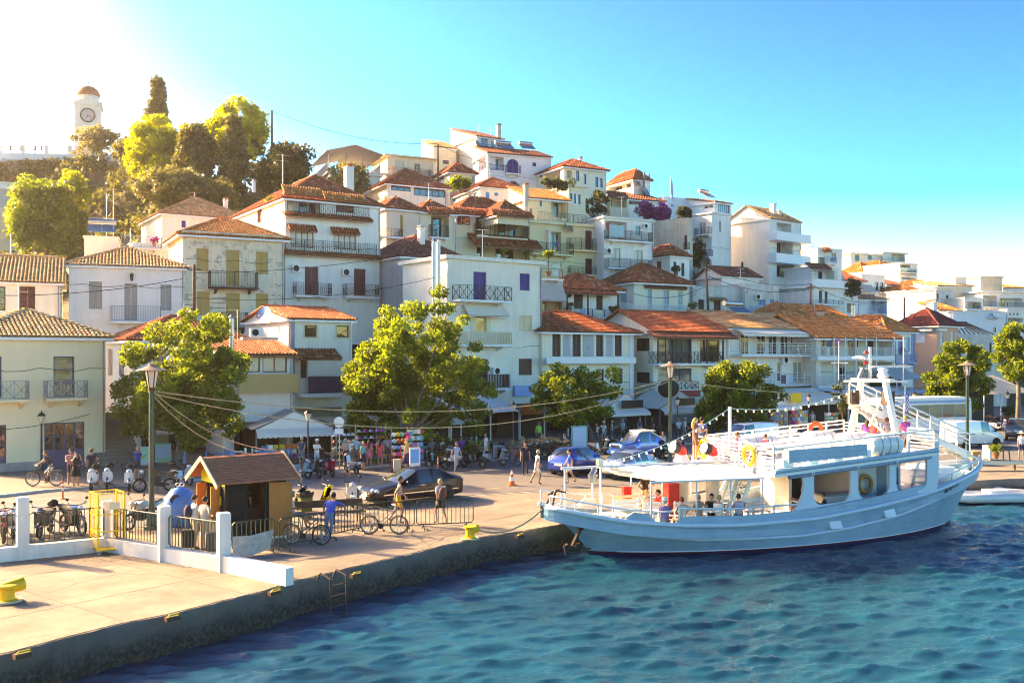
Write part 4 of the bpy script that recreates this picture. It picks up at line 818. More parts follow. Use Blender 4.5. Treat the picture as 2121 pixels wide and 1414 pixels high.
b.finish(('gx',440,.2,'tan'));b.chimney(1562,1590,405,520,2,'stack',W,'grey');b.chimney(1605,1632,462,520,2,'stack',W,'grey')
b=Bld('terraced_house','white terraced house with lattice parapet, long veranda and two brown doors','P',410,655,124,452,720,32,xb=60,wall=W)
b.op('s',452,478,480,580,'brown');b.op('s',500,484,523,582,'brown');b.balcony(415,655,590,560,.8,'bars','greyrail',brackets=False);b.panel('parapet',412,392,660,455,'white',.6,.15)
b.finish(('flat',.4,.2));rail_mesh([(0,.1,b.H+.2),(0,b.D*.6,b.H+.2)],.9,'lattice').build('railing','white',b.e)
b=Bld('veranda_house','white house with red-edged veranda roof above the terraced house','P',400,600,132,290,480,32,xb=250,wall=W);b.op('o',415,310,580,385,'sky',depth=1.5,doors=((.6,.8),));b.tile_awning(395,560,262,300,1.2,'brown');b.finish(('flat',.2,.2))
b=Bld('rooftop_terrace','white stepped house with orange parasol roof and blue balcony tubs','P',440,640,142,160,420,30,xb=392,wall=offW);b.op('w',450,208,500,260,'brown');b.op('d',545,160,590,240,'brown');b.balcony(525,600,255,205,.8,'bars','sky');b.tile_awning(500,560,130,158,.5,'orange');b.finish(('parapet',.6))
b=Bld('low_house','low whitewashed house with tangled wires, brown doors and stained parapet','L',925,1350,108,1105,1330,25,D=7,wall=dirtyW);b.op('s',968,1178,1015,1285,'darkwood');b.op('s',1095,1182,1150,1290,'darkwood');b.tile_awning(1075,1210,1165,1180,.5,'tan');b.finish(('parapet',.5))
b=Bld('low_annex','low stained annex with blue doors beside the leaning utility pole','L',1350,1622,110,1095,1300,25,D=7,wall=dirtyW);b.op('s',1457,1180,1515,1225,'sky');b.op('s',1550,1178,1585,1225,'sky');b.ac(1438,1135,1475,1180);b.finish(('parapet',.7))
b=Bld('back_house','white house with shallow tiled roof and thin black flue behind the low house','L',1160,1470,118,985,1200,28,xb=1055,wall=W);b.finish(('gx',918,.3,'brown'));b.chimney(1318,1332,888,1000,.5,'pipe','iron')
b=Bld('orange_roof_house','stained house with bright orange tiled roof and small white window','L',1600,1870,104,1312,1480,28,xb=1395,wall=oldW);b.op('w',1655,1310,1718,1340,'white');b.finish(('hip',1205,.3,'orange'))
b=Bld('orange_roof_annex','house with long orange tiled roof and square stone chimney at the hill foot','P',330,680,106,690,900,28,D=7,wall=warmW);b.finish(('gx',595,.3,'orange'));b.chimney(445,485,645,770,-1.5,'stack',oldW);b.chimney(505,560,705,790,-1.2,'stack',oldW)
b=Bld('dark_roof_house','house with dark red tiled roof tucked behind the orange roof','P',440,760,104,790,900,30,D=7,wall=offW);b.finish(('gx',716,.3,'dark'))
# ===== far right hill
FR='houses on the far right hill'
def far(name,label,*a,roof=('flat',),ops=(),bal=(),**k):
    b=Bld(name,label,*a,group=FR,**k)
    for o in ops:b.op(*o[:6],*(o[6:]if len(o)>6 else()))
    for q in bal:b.balcony(*q)
    b.finish(roof);return b
far('hilltop_house','cream house with teal shutters and yellow roof edge on the far right hilltop','P',712,975,195,180,300,25,D=9,wall=offW,ops=(('s',747,188,782,238,'teal'),('s',850,180,885,228,'teal')),roof=('flat',.4,.25))
far('hilltop_annex','cream annex with teal glazed balcony on the far right hilltop','P',975,1155,198,172,300,25,D=9,wall=offW,ops=(('o',1045,182,1145,238,'teal'),),bal=((970,1150,240,205,1.0,'bars','teal'),),roof=('flat',.4,.2))
far('ochre_house','ochre house with orange pyramid roof below the teal-shuttered hilltop house','P',800,940,180,320,460,30,xb=670,wall=yellW,roof=('hip',248,.4,'orange'))
far('white_orange_house','white house with orange hip roof beside the ochre house','P',950,1110,178,298,480,25,D=8,wall=W,roof=('hip',243,.4,'orange'),ops=(('w',955,370,980,385,'brown'),))
far('balcony_stack','narrow house with stacked teal balconies on the far right slope','P',1112,1250,172,262,520,30,D=8,wall=offW,ops=(('o',1120,310,1240,350,'brown'),('o',1125,375,1235,410,'brown'),('o',1110,250,1200,290,'brown')),bal=((1105,1262,330,300,1.0,'bars','teal'),(1110,1265,415,385,1.0,'bars','sky')))
far('brown_shed','brown timber shed with sloping roof among the far right houses','P',1005,1145,165,430,520,20,D=6,wall=C['beigewood'],roof=('shed',380,.3,'brown'))
far('white_cube','white cube house with grey awnings among the far right houses','P',800,990,160,365,560,28,D=8,wall=W,ops=(('w',915,412,935,480,'brown'),('w',950,415,975,480,'brown')),bal=((905,990,490,455,.8,'bars','iron'),),roof=('parapet',.5))
far('awning_cube','white house with two grey slanted awnings on the far right slope','P',795,925,150,500,640,28,D=7,wall=W,ops=(('o',800,505,910,540,'brown'),)).awning(795,920,432,490,.9,'canvasg',val=.05)
far('pergola_house','white house with dark timber pergola and satellite dish on the far slope','P',610,820,148,390,560,28,D=7,wall=dirtyW,ops=(('o',690,395,800,440,'darkwood'),),roof=('shed',285,.4,'brown')).dish(630,360,'F',.9)
far('arch_house','small white house with shaded porch and potted tree on the far slope','P',655,770,138,545,760,28,D=7,wall=W,ops=(('o',680,580,740,660,'brown'),),roof=('parapet',.5))
far('blue_box_house','white house with blue glass balcony behind the pink house roof','P',775,1010,140,545,760,25,D=7,wall=blueW,ops=(('o',905,560,1000,665,'sky'),),bal=((900,1005,668,620,.8,'bars','sky'),),roof=('shed',500,.3,'tan')).dish(925,595,'F',.9)
far('long_white_house','long white house with blank side wall and two dark openings behind the wires','P',1405,1545,150,475,680,33,xb=1000,wall=dirtyW,ops=(('w',1402,502,1427,550,'brown'),('s',1485,516,1508,600,'brown')))
far('corner_block','large white apartment block with shaded loggia strip at the right edge','P',1785,2200,155,492,760,12,xb=1548,wall=W,ops=(('o',1790,520,1900,604,'grey'),('o',1925,540,2110,612,'grey')),bal=((1785,2190,612,575,1.0,'bars','iron'),),roof=('flat',.5,.25))
far('roof_block','grey plastered stair block on top of the right-edge apartment block','P',1770,1945,165,372,470,14,D=6,wall=oldW)
far('gable_cottage','cream gabled cottage with tiled roof edge below the right-edge block','P',1470,1608,140,640,760,20,xb=1405,wall=beigeW,roof=('shed',575,.3,'orange'))
far('stair_tower','slim white stair tower with small roof beside the long house','P',1565,1650,160,378,480,15,D=5,wall=offW)
far('tan_canopy_house','low house with tan canopy roof left of the slim stair tower','P',1420,1700,158,440,520,15,D=6,wall=beigeW,roof=('shed',410,.3,'tan'))
far('colonnade_house','white house with small square windows at the right edge above the trees','P',1985,2250,145,640,900,12,D=8,wall=W,ops=(('w',2000,660,2015,680,'brown'),('w',2030,660,2045,680,'brown'),('w',2060,660,2075,680,'brown'),('o',1990,700,2110,740,'brown')))
far('patched_house','white house with two dark windows above the orange roofs, left of the potted tree','P',655,790,146,462,640,28,D=6,wall=dirtyW,ops=(('w',690,500,712,540,'brown'),('w',740,505,760,545,'brown')),roof=('shed',440,.3,'red'))
far('stepped_house','cream stepped house with red roof behind the long white house','P',1262,1405,166,430,520,28,D=6,wall=warmW,ops=(('w',1290,445,1310,470,'brown'),('w',1340,448,1360,472,'brown')),roof=('hip',395,.4,'orange'))
far('loggia_cube','white cube house with dark loggia below the slim stair tower','P',1640,1790,148,545,700,20,D=6,wall=offW,ops=(('o',1660,570,1770,625,'brown'),),bal=((1655,1775,628,598,.8,'bars','iron'),))
far('rear_block','pale block with two shuttered windows on the right skyline','P',1950,2130,176,455,560,14,D=6,wall=W,ops=(('s',1975,475,1995,510,'sky'),('s',2040,478,2060,512,'sky')),roof=('shed',430,.3,'orange'))
far('tiny_roof_house','little white house with orange pyramid roof beside the brown shed','P',1150,1255,158,470,580,28,D=5,wall=W,ops=(('w',1180,495,1200,530,'brown'),),roof=('hip',435,.3,'orange'))
# ===== upper centre
b=Bld('window_band_house','house with continuous dark-framed windows under a wide red roof near the pergola','E',1345,1825,112,620,860,28,D=7,wall=offW);b.op('w',1375,615,1535,690,'darkwood',nv=3,glass=GLASSB);b.op('w',1560,630,1815,735,'darkwood',nv=5,glass=GLASSB);b.finish(('hip',515,.5,'red'))
b=Bld('pergola_terrace','terrace house with striped canopy roof on posts and grey railing at the hilltop','E',870,1285,118,545,800,22,xb=745,wall=offW);b.op('w',1120,620,1190,680,'brown');b.finish(('flat',.3,.2));z=b.H+.2
rail_mesh([(0,b.D,z),(0,.1,z),(b.W,.1,z),(b.W,b.D,z)],1.25,'bars',.03).build('railing','greyrail',b.e);mb=MB();m2=MB();zt=z+2.6
for fx in(0,.33,.66,1):
    for fy in(0,1):x=b.W*fx;y=.1+(b.D-.2)*fy;m2.bar((x,y,z),(x,y,zt-.05),.09)
n=12
for k in range(n):
    x0,x1=-.4+(b.W+.8)*k/n,-.4+(b.W+.8)*(k+1)/n-.03;zz=lambda x:zt+.9*(1-abs(2*x/b.W-1))
    mb.add([(x0,-.4,zz(x0)),(x1,-.4,zz(x1)),(x1,b.D+.4,zz(x1)),(x0,b.D+.4,zz(x0)),(x0,-.4,zz(x0)-.05),(x1,-.4,zz(x1)-.05),(x1,b.D+.4,zz(x1)-.05),(x0,b.D+.4,zz(x0)-.05)],[(0,1,2,3),(4,7,6,5),(0,4,5,1),(1,5,6,2),(2,6,7,3),(3,7,4,0)])
mb.build('canopy','canvasg',b.e);m2.build('post','greyrail',b.e)
b=Bld('cream_cottage','cream cottage with shuttered window and flared roof on the skyline','E',1345,1720,130,405,620,25,D=7,wall=beigeW);b.op('s',1408,445,1480,520,'canvas',trim=None);b.op('o',1565,470,1610,540,'brown',depth=.6);b.balcony(1285,1700,560,500,.8,'bars','terracotta',slab=beigeW);b.finish(('flat',.6,.2))
b=Bld('cream_block','blank cream block with roof edge left of the highest building','E',1720,1905,138,330,600,25,xb=1660,wall=beigeW);b.op('w',1795,440,1845,470,'iron');b.finish(('shed',285,.1,'tan'))
b=Bld('high_block','highest cream building with blank side wall and glazed top balcony','I',818,1035,136,165,620,32,xb=602,wall=offW);b.op('c',848,182,905,265,'grey',nv=2,glass=GLASSB);b.op('c',932,205,985,275,'grey',nv=2,glass=GLASSB);b.balcony(815,1025,283,235,.8,'bars','iron');b.finish(('shed',120,.25,'brown'));b.chimney(975,1010,72,190,1.5,'stack',greyW,'darkwood');b.dish(825,235,'F',.7);b.antenna(832,70,190,1.0,'mast');b.antenna(925,90,170,2)
b=Bld('arched_house','bluish white house with blue arched doors and railings below the skyline','I',905,1420,130,300,640,20,xb=783,wall=blueW)
b.op('o',925,332,1035,442,'brown',depth=1.4,doors=((.4,.8),));b.op('s',1062,352,1155,465,'blue');b.op('o',828,345,888,445,'brown','L',depth=1.4,doors=((.5,.9),));b.op('s',1268,380,1300,412,'blue');b.op('w',925,500,943,540,'brown');b.op('o',1065,530,1160,590,'blue',depth=.8,doors=((.05,.35),(.5,.9)));b.balcony(1055,1178,467,402,.6,'bars','blue');b.balcony(922,1038,445,398,.12,'bars','blue',brackets=False);b.balcony(1060,1165,588,560,.5,'bars','blue');b.balcony(828,888,446,400,.12,'bars','blue',face='L',brackets=False);b.ac(1015,522,1052,558)
for x0,x1,y0 in((1062,1155,352),(1065,1160,530)):
    a0,a1,c0,c1=b.rect(x0,y0,x1,y0+40);m2=MB();cx=(a0+a1)/2;R=(a1-a0)/2
    pts=[(a0,c1+.02),(a0,c1-.75)]+[(cx-R*math.cos(t),c1-.75+.75*math.sin(t))for t in np.linspace(0,PI,13)]+[(a1,c1-.75),(a1,c1+.02)]
    for k in range(2,14):p,q=pts[k],pts[k+1];m2.add([(p[0],-.03,p[1]),(q[0],-.03,q[1]),(q[0],-.03,c1+.03),(p[0],-.03,c1+.03),(p[0],.12,p[1]),(q[0],.12,q[1])],[(0,1,2,3),(0,4,5,1)])
    m2.build('arch',blueW,b.e)
b.finish(('shed',268,.25,'brown'));b.solar(1040,270,2.5,2.4);b.solar(1225,275,2.5,2.0)
b=Bld('skyline_house','cream house with row of small brown windows and thin red roof on the skyline','I',1525,1870,126,410,700,28,xb=1268,wall=warmW)
b.op('o',1365,432,1495,530,'brown','L',depth=1.3,doors=((.6,.9),));b.op('w',1327,450,1350,505,'brown','L',trim='white',tw=.1);b.op('o',1548,442,1592,512,'brown',depth=1.2,doors=());b.op('w',1622,447,1650,530,'brown',trim='white',tw=.1);b.op('w',1688,472,1706,556,'brown',trim='white',tw=.1);b.op('w',1778,497,1804,580,'brown',trim='white',tw=.1);b.op('w',1816,507,1840,585,'brown',trim='white',tw=.1);b.finish(('hip',365,.35,'red'));b.chimney(1645,1672,340,430,4,'stack',offW,'darkwood')
b=Bld('vine_house','beige house with three narrow brown windows and vine-covered terrace','I',1560,1700,116,575,860,28,xb=1310,wall=beigeW);b.op('w',1572,630,1592,692,'brown',trim='white',tw=.1);b.op('w',1603,634,1622,715,'brown',trim='white',tw=.1);b.op('w',1638,640,1660,720,'brown',trim='white',tw=.1);b.finish(('flat',.3,.2))
b=Bld('green_shutter_house','cream house with green shutters and small red roof below the cream block','I',595,800,126,455,640,25,xb=418,wall=warmW);b.op('s',650,483,695,520,'green');b.op('s',775,495,800,535,'green');b.op('o',480,490,550,530,'white','L',depth=.8);b.finish(('hip',408,.4,'red'))
b=Bld('blue_shutter_house','white house with bright blue shutters in front of the arched house','I',842,1190,118,575,760,25,xb=570,wall=W);b.op('s',612,642,640,700,'sky','L');b.op('s',788,622,825,676,'teal','L');b.op('s',888,618,918,692,'sky');b.op('s',958,625,990,650,'sky');b.finish(('hip',535,.3,'red'))
b=Bld('loggia_cottage','white cottage with dark loggia, scalloped parapet and thin steel chimneys','L',440,578,138,200,480,28,xb=220,wall=W);b.op('o',225,210,425,290,'darkwood','L',depth=1.4,doors=((.05,.3),(.5,.75)));b.finish(('hip',138,.3,'red'));b.chimney(518,535,150,320,-.3,'pipe','greyrail');b.chimney(562,573,165,220,.5,'pipe','greyrail');b.dish(538,300,'F',.8,.5);b.dish(470,225,'F',.7,.3)
b=Bld('terrace_cottage','cottage with pillared terrace, washing and stone parapet beside the vine','L',250,400,130,335,560,25,D=6,wall=beigeW);b.op('o',255,345,385,430,'darkwood',depth=1.5,doors=((.1,.4),));b.tile_awning(240,400,305,345,1.0,'brown');b.finish(('flat',.1,.15))
b=Bld('bougainvillea_house','house with dark shaded terrace and magenta bougainvillea over its wall','L',395,690,133,360,600,25,D=6,wall=W);b.op('o',405,370,560,410,'darkwood',depth=1.5,doors=((.1,.4),));b.finish(('shed',310,.3,'brown'))
b=Bld('white_terrace','white stepped terrace with blue pots and flag mast on the skyline','L',690,890,136,375,620,25,D=7,wall=blueW);b.op('w',745,405,770,425,'sky');b.finish(('parapet',.6))
# ---------------------------------------------------------------- vegetation
def leafmat(name,dark,light,trans,tw=.5):
    m=bpy.data.materials.new(name);m.use_nodes=True;n=m.node_tree.nodes;l=m.node_tree.links;n.clear()
    a=n.new('ShaderNodeAttribute');a.attribute_name='rnd';r=ramp(n,[(0,dark),(1,light)]);l.new(a.outputs['Fac'],r.inputs[0])
    r2=ramp(n,[(0,tuple(c*.55 for c in trans)),(1,trans)]);l.new(a.outputs['Fac'],r2.inputs[0])
    d=n.new('ShaderNodeBsdfPrincipled');d.inputs['Roughness'].default_value=.45;d.inputs['Specular IOR Level'].default_value=.4;l.new(r.outputs[0],d.inputs['Base Color'])
    t=n.new('ShaderNodeBsdfTranslucent');l.new(r2.outputs[0],t.inputs['Color']);mx=n.new('ShaderNodeMixShader');mx.inputs[0].default_value=tw
    l.new(d.outputs[0],mx.inputs[1]);l.new(t.outputs[0],mx.inputs[2]);o=n.new('ShaderNodeOutputMaterial');l.new(mx.outputs[0],o.inputs['Surface']);MATS[name]=m;return m
LF=dict(plane=leafmat('leaf_plane_tree',(.035,.07,.012),(.12,.19,.025),(.40,.54,.05),.5),dark=leafmat('leaf_dark',(.02,.035,.012),(.06,.085,.025),(.16,.18,.03),.3),cypress=leafmat('leaf_cypress',(.035,.05,.02),(.10,.12,.04),(.30,.30,.06),.35),
          yellow=leafmat('leaf_yellow_green',(.16,.20,.02),(.36,.38,.035),(.74,.80,.05),.55),olive=leafmat('leaf_olive',(.08,.10,.045),(.2,.22,.1),(.45,.42,.12),.4),bloom=leafmat('leaf_bougainvillea',(.20,.01,.13),(.42,.03,.28),(.6,.05,.4),.35),scrub=leafmat('leaf_scrub',(.06,.075,.03),(.15,.16,.06),(.35,.34,.08),.35))
BARK=mat('bark',(.17,.13,.10),.9,0,.45,6,.6,14)
def leaf_mesh(pts,size,rng,rnd=None,up=.4,aspect=1.5):
    N=len(pts);nr=rng.normal(size=(N,3));nr[:,2]+=up;nr/=np.linalg.norm(nr,axis=1)[:,None]
    t=rng.normal(size=(N,3));t-=nr*(t*nr).sum(1)[:,None];t/=np.linalg.norm(t,axis=1)[:,None];b=np.cross(nr,t)
    s=size*rng.uniform(.6,1.35,(N,1));a=t*s*.5*aspect;c=b*s*.5
    k=nr*s*.18
    V=np.stack([pts-a,pts-c*.8+a*.1+k,pts+a,pts+c*.8+a*.1+k],1).reshape(-1,3);F=np.arange(4*N,dtype=np.int32)
    me=bpy.data.meshes.new('crown');me.vertices.add(4*N);me.vertices.foreach_set('co',V.ravel());me.loops.add(4*N);me.loops.foreach_set('vertex_index',F);me.polygons.add(N);me.polygons.foreach_set('loop_start',np.arange(0,4*N,4,dtype=np.int32));me.update()
    at_=me.attributes.new('rnd','FLOAT','FACE');at_.data.foreach_set('value',(rng.uniform(0,1,N)if rnd is None else np.clip(rnd+rng.normal(0,.2,N),0,1)).astype(np.float32));return me
def clump_points(clumps,n,rng,flat=.8):
    P=[];R=[]
    for(c,r)in clumps:
        k=max(8,int(n*r*r));d=rng.normal(size=(k,3));d/=np.linalg.norm(d,axis=1)[:,None];q=r*rng.uniform(0.15,1,k)**.55;d[:,2]*=flat
        P.append(np.array(c)+d*q[:,None]);R.append(np.full(k,rng.uniform(.1,.9)))
    return np.vstack(P),np.concatenate(R)
def tree(name,label,base,cen,rad,leaf='plane',nclump=70,cr=(.55,1.0),dens=190,size=.26,seed=1,trunk=.2,group=None,cat='tree',shape='round',limbs=12):
    """base: trunk foot; cen: crown centre; rad: crown radii (metres)"""
    rng=np.random.RandomState(seed);base=Vector(base);cen=Vector(cen);e=E(name,label,cat,base,0,group);cl=[]
    lob=[(rng.normal(size=3),rng.uniform(.1,.5))for _ in range(9)]
    tries=0
    while len(cl)<nclump and tries<5000:
        tries+=1;d=rng.normal(size=3);d/=np.linalg.norm(d);q=rng.uniform(0,1)**.38
        k=.72+sum(a*max(0,d.dot(v/np.linalg.norm(v)))**4 for v,a in lob);k=min(k,1.16)
        if shape=='cone':f=d[2]*q;k*=max(.12,(1-f)*.62)if abs(f)<1 else .1;p=np.array([d[0]*q*k*1.2,d[1]*q*k*1.2,f])
        else:p=d*q*k
        if shape=='round' and p[2]<-.9:continue
        cl.append((p*np.array(rad)+np.array(cen-base),rng.uniform(*cr)))
    P,R=clump_points(cl,dens,rng);me=leaf_mesh(P,size,rng,R);me.materials.append(LF[leaf]);link('crown',me,e)
    mb=MB();fork=(cen-base)*.0+Vector(((cen-base).x*.45,(cen-base).y*.45,max(.6,(cen-base).z-rad[2]*.55)))
    mb.tube([(0,0,-.2),(.06,.03,fork.z*.4),fork*.98],[trunk*1.25,trunk,trunk*.8],9)
    for c,r in[cl[i]for i in rng.permutation(len(cl))[:limbs]]:
        c=Vector(c);m=fork.lerp(c,.5)+Vector(rng.normal(0,.12,3));m.z-=.1;mb.tube([fork*.97,m,c],[trunk*.5,trunk*.3,trunk*.08],6,caps=False)
    mb.build('trunk',BARK,e,smooth=True);return e
def ptree(name,label,bx,by,Z,x0,y0,x1,y1,leaf='plane',zf=None,depth=None,**k):
    """crown box in photo pixels at distance Z"""
    c=at((x0+x1)/2,(y0+y1)/2,Z);rx=(x1-x0)/2/FX*Z;rz=(y1-y0)/2/FX*Z;bpt=at(bx,by,Z)
    if zf is not None:bpt.z=zf
    EXTRA.append((bpt.x,bpt.y,bpt.z+.3));return tree(name,label,bpt,c,(rx,depth or rx*.9,rz),leaf,**k)
EXTRA=[]
PT='plane trees along the waterfront'
ptree('plane_tree','leafy plane tree by the stone steps, behind the nearest street lamp',369,950,55,236,660,528,955,zf=.12,nclump=140,cr=(.4,.85),dens=420,size=.18,seed=4,group=PT,trunk=.22)
ptree('plane_tree','largest plane tree, sunlit yellow-green, over the souvenir shop',845,950,61,672,610,1020,985,zf=.12,nclump=200,cr=(.4,.9),dens=400,size=.19,seed=5,group=PT,trunk=.28)
ptree('plane_tree','darker plane tree with pale trunk beside the blue sign panel',1222,930,71,1092,755,1288,892,zf=.12,nclump=90,cr=(.35,.75),dens=420,size=.19,seed=6,group=PT,trunk=.17)
ptree('plane_tree','dense plane tree in front of the balconied guesthouse',1530,905,77,1447,718,1610,900,zf=.12,nclump=95,cr=(.4,.85),dens=380,size=.2,seed=8,group=PT,trunk=.2)
ptree('plane_tree','plane tree behind the far street lamp and the white coach',1970,890,87,1908,712,2038,850,zf=.12,nclump=85,cr=(.4,.85),dens=360,size=.22,seed=9,group=PT,trunk=.2)
ptree('plane_tree','bright plane tree cut by the right edge of the view',2108,890,82,2056,652,2165,815,zf=.12,nclump=85,cr=(.4,.8),dens=380,size=.2,seed=10,group=PT,trunk=.2)
ptree('sapling','thin young sapling in front of the cream awnings',1744,885,76,1728,790,1762,868,zf=.12,nclump=16,cr=(.25,.4),dens=160,size=.2,seed=11,trunk=.04,leaf='dark')
HT='trees on the clock tower hill'
ptree('cypress','tallest dark cypress standing alone against the bright sky',328,330,140,302,158,354,330,'cypress',nclump=150,cr=(.6,1.15),dens=90,size=.34,seed=12,group=HT,shape='cone',limbs=2)
ptree('cypress','pointed dark cypress rising in front of the yellow tree',483,400,118,450,235,516,400,'cypress',nclump=170,cr=(.6,1.1),dens=90,size=.34,seed=13,group=HT,shape='cone',limbs=2)
ptree('cypress','dark cypress at the right end of the hilltop trees beside the pole',527,330,132,508,212,546,330,'cypress',nclump=90,cr=(.5,.9),dens=90,size=.34,seed=14,group=HT,shape='cone',limbs=2)
ptree('conifer','broad dark conifer between the two yellow crowns',405,410,120,366,250,446,410,'cypress',nclump=150,cr=(.8,1.4),dens=80,size=.36,seed=15,group=HT,limbs=4)
ptree('acacia','glowing yellow-green tree left of the dark conifer',330,420,128,258,225,402,388,'yellow',nclump=120,cr=(.8,1.5),dens=95,size=.38,seed=16,group=HT)
ptree('acacia','glowing yellow-green tree crown behind the pointed cypress',470,400,130,410,208,542,350,'yellow',nclump=110,cr=(.8,1.4),dens=95,size=.38,seed=17,group=HT)
ptree('bush','dark evergreen bush under the yellow tree above the white annex',370,440,108,290,360,470,440,'scrub',nclump=110,cr=(.9,1.5),dens=70,size=.36,seed=18,group=HT,limbs=3)
ptree('bush','dense green bush at the foot of the hilltop pole',595,400,116,540,302,652,400,'dark',nclump=110,cr=(.7,1.3),dens=90,size=.34,seed=19,group=HT)
ptree('olive_tree','grey-green olive tree in front of the clock tower base',192,322,146,158,262,238,315,'olive',nclump=55,cr=(.5,.9),dens=110,size=.32,seed=20,group=HT)
ptree('tree','shaggy tree with sunlit crown below the terrace wall at the left',95,530,100,28,365,165,530,'plane',nclump=140,cr=(.8,1.3),dens=100,size=.34,seed=21,group=HT)
ptree('tree','smaller yellow-green crown beside the shaggy tree on the left slope',155,440,104,125,362,182,440,'yellow',nclump=45,cr=(.5,.9),dens=110,size=.32,seed=22,group=HT)
ptree('bush','dark shrub at the left of the tall lone cypress',268,345,138,236,275,306,345,'scrub',nclump=70,cr=(.7,1.2),dens=90,size=.34,seed=23,group=HT,limbs=3)
ptree('tree','round tree with rosy tint beside the white chimney under the pergola',718,420,112,678,332,760,400,'olive',nclump=60,cr=(.5,.9),dens=120,size=.3,seed=24)
for k,(lab,x0,y0,x1,y1,Z,lf)in enumerate((('leafy green shrub beside the green-shuttered house',928,365,978,392,122,'plane'),('dark ivy mass hanging over the terrace cottage wall',1212,392,1262,450,119,'dark'),('leafy vine trailing over the vine-covered terrace edge',1120,372,1190,390,114,'dark'),('dark palm-like shrub beside the tall white block',1432,500,1458,560,128,'dark'),
        ('magenta bougainvillea bush nearest the terrace railing',1322,420,1358,452,128,'bloom'),('magenta bougainvillea bush beside the white steps',1352,422,1386,460,127,'bloom'),('dark green shrub under the flag mast',1402,428,1432,452,130,'dark'),('dark potted tree on the far right slope',1750,575,1780,612,136,'dark'))):
    ptree('shrub',lab,(x0+x1)/2,y1+6,Z,x0,y0,x1,y1,lf,nclump=34,cr=(.35,.7),dens=130,size=.26,seed=40+k,group='shrubs among the hillside houses',limbs=3,cat='shrub',trunk=.06)
# ---------------------------------------------------------------- clock tower and terrace
tw=E('clock_tower','white clock tower with red dome and cross above the hillside terrace','tower',at(155,328,152),math.radians(20));tw.scale=(.93,.93,.95);TW=plaster('plaster_tower',(.80,.76,.70),.15);s=4.0/2
mb=MB();H1=9.2;mb.box(-.2,-.2,-4,4.2,4.2,1.4);mb.box(0,0,1.4,4,4,3.2)
for x in(0,3.3):
    for y in(0,3.3):mb.box(x,y,3.2,x+.7,y+.7,5.4)
for f in range(4):
    k0=len(mb.v);R=1.3
    for i in range(12):
        t0,t1=PI*i/12,PI*(i+1)/12;p=lambda t:(2-R*math.cos(t),4.1+R*math.sin(t))
        a,c=p(t0),p(t1);mb.add([(a[0],0,a[1]),(c[0],0,c[1]),(c[0],0,5.45),(a[0],0,5.45),(a[0],.5,a[1]),(c[0],.5,c[1])],[(0,1,2,3),(0,4,5,1)])
    mb.xf(Matrix.Translation((2,2,0))@Matrix.Rotation(PI/2*f,4,'Z')@Matrix.Translation((-2,-2,0)),k0)
mb.box(-.25,-.25,5.45,4.25,4.25,5.75);mb.box(0,0,5.75,4,4,9.0)
for f in range(4):
    k0=len(mb.v);pts=[(-.25,9.0)]+[(2-2.25*math.cos(t),9.0+.95*math.sin(t))for t in np.linspace(.05,PI-.05,12)]+[(4.25,9.0)];mb.prism(pts,-.22,.4);mb.xf(Matrix.Translation((2,2,0))@Matrix.Rotation(PI/2*f,4,'Z')@Matrix.Translation((-2,-2,0)),k0)
mb.lathe([(1.75,9.3),(1.75,10.6),(1.95,10.65),(1.95,10.8)],16,(2,2,0));mb.build('shaft',TW,tw)
MB().lathe([(1.95,10.8),(1.85,11.4),(1.5,12.0),(.9,12.45),(.0,12.65)],18,(2,2,0)).build('dome',C['terracotta'],tw,smooth=True)
MB().box(1.95,1.95,12.6,2.05,2.05,13.6).box(1.65,1.95,13.15,2.35,2.05,13.25).build('cross','steel',tw)
for f,M4 in enumerate((Matrix.Identity(4),Matrix(((0,1,0,0),(-1,0,0,4),(0,0,1,0),(0,0,0,1))))):
    mb=MB();c=(2,-.06,7.3);mb.torus(c,1.12,.1,24,5,1)
    k0=len(mb.v);mb.lathe([(1.1,0),(0.0,0)],24,(0,0,0),0,'y');mb.xf(Matrix.Translation((2,-.03,7.3)),k0)
    for h in range(12):t=PI/6*h;mb.bar((2+.82*math.sin(t),-.05,7.3+.82*math.cos(t)),(2+1.0*math.sin(t),-.05,7.3+1.0*math.cos(t)),.07,.02,1,(0,1,0))
    for t,L,w in((math.radians(200),.55,.1),(math.radians(128),.85,.07)):mb.bar((2,-.08,7.3),(2+L*math.sin(t),-.08,7.3+L*math.cos(t)),w,.02,1,(0,1,0))
    mb.build('clock_face',['white','darkwood'],tw,M4=M4)
MB().lathe([(.5,4.2),(.42,4.5),(.3,4.9),(.05,5.0)],12,(2,2,0)).build('bell','rust',tw,smooth=True)
MB().box(-1.0,-1.2,-.3,5.2,5.2,1.1).build('base',plaster('brickish',(.62,.42,.30),.3),tw)
tr=E('terrace_wall','white-capped terrace wall overgrown with ivy below the clock tower','wall',at(-40,345,145),math.radians(4));L=20.0
SW=mat('rubble_wall',(.40,.34,.27),.9,0,.4,1.5,.9,4);MB().box(0,0,-9,L,30,1.0).build('wall',SW,tr);MB().box(-.1,-.4,1.0,L+.1,.6,2.0).build('capping','white',tr)
for k in range(6):x=2.5+k*3.4;MB().box(x,-.1,2.0,x+.5,.4,3.3).build('post','white',tr)
mb=MB()
for z in(2.5,3.2):mb.tube([(0,.1,z),(L,.1,z)],.03,5)
mb.build('railing','steel',tr);MB().box(2.2,-2.0,-9,3.0,-1.3,.95).box(-3,-2.2,.4,4.0,.5,1.0).build('beam_support','white',tr)
rng=np.random.RandomState(31);cl=[]
for k in range(230):cl.append(((rng.uniform(0,19.5),rng.uniform(-1.0,.1)-.06*k/40,rng.uniform(-9,.8)),rng.uniform(.6,1.2)))
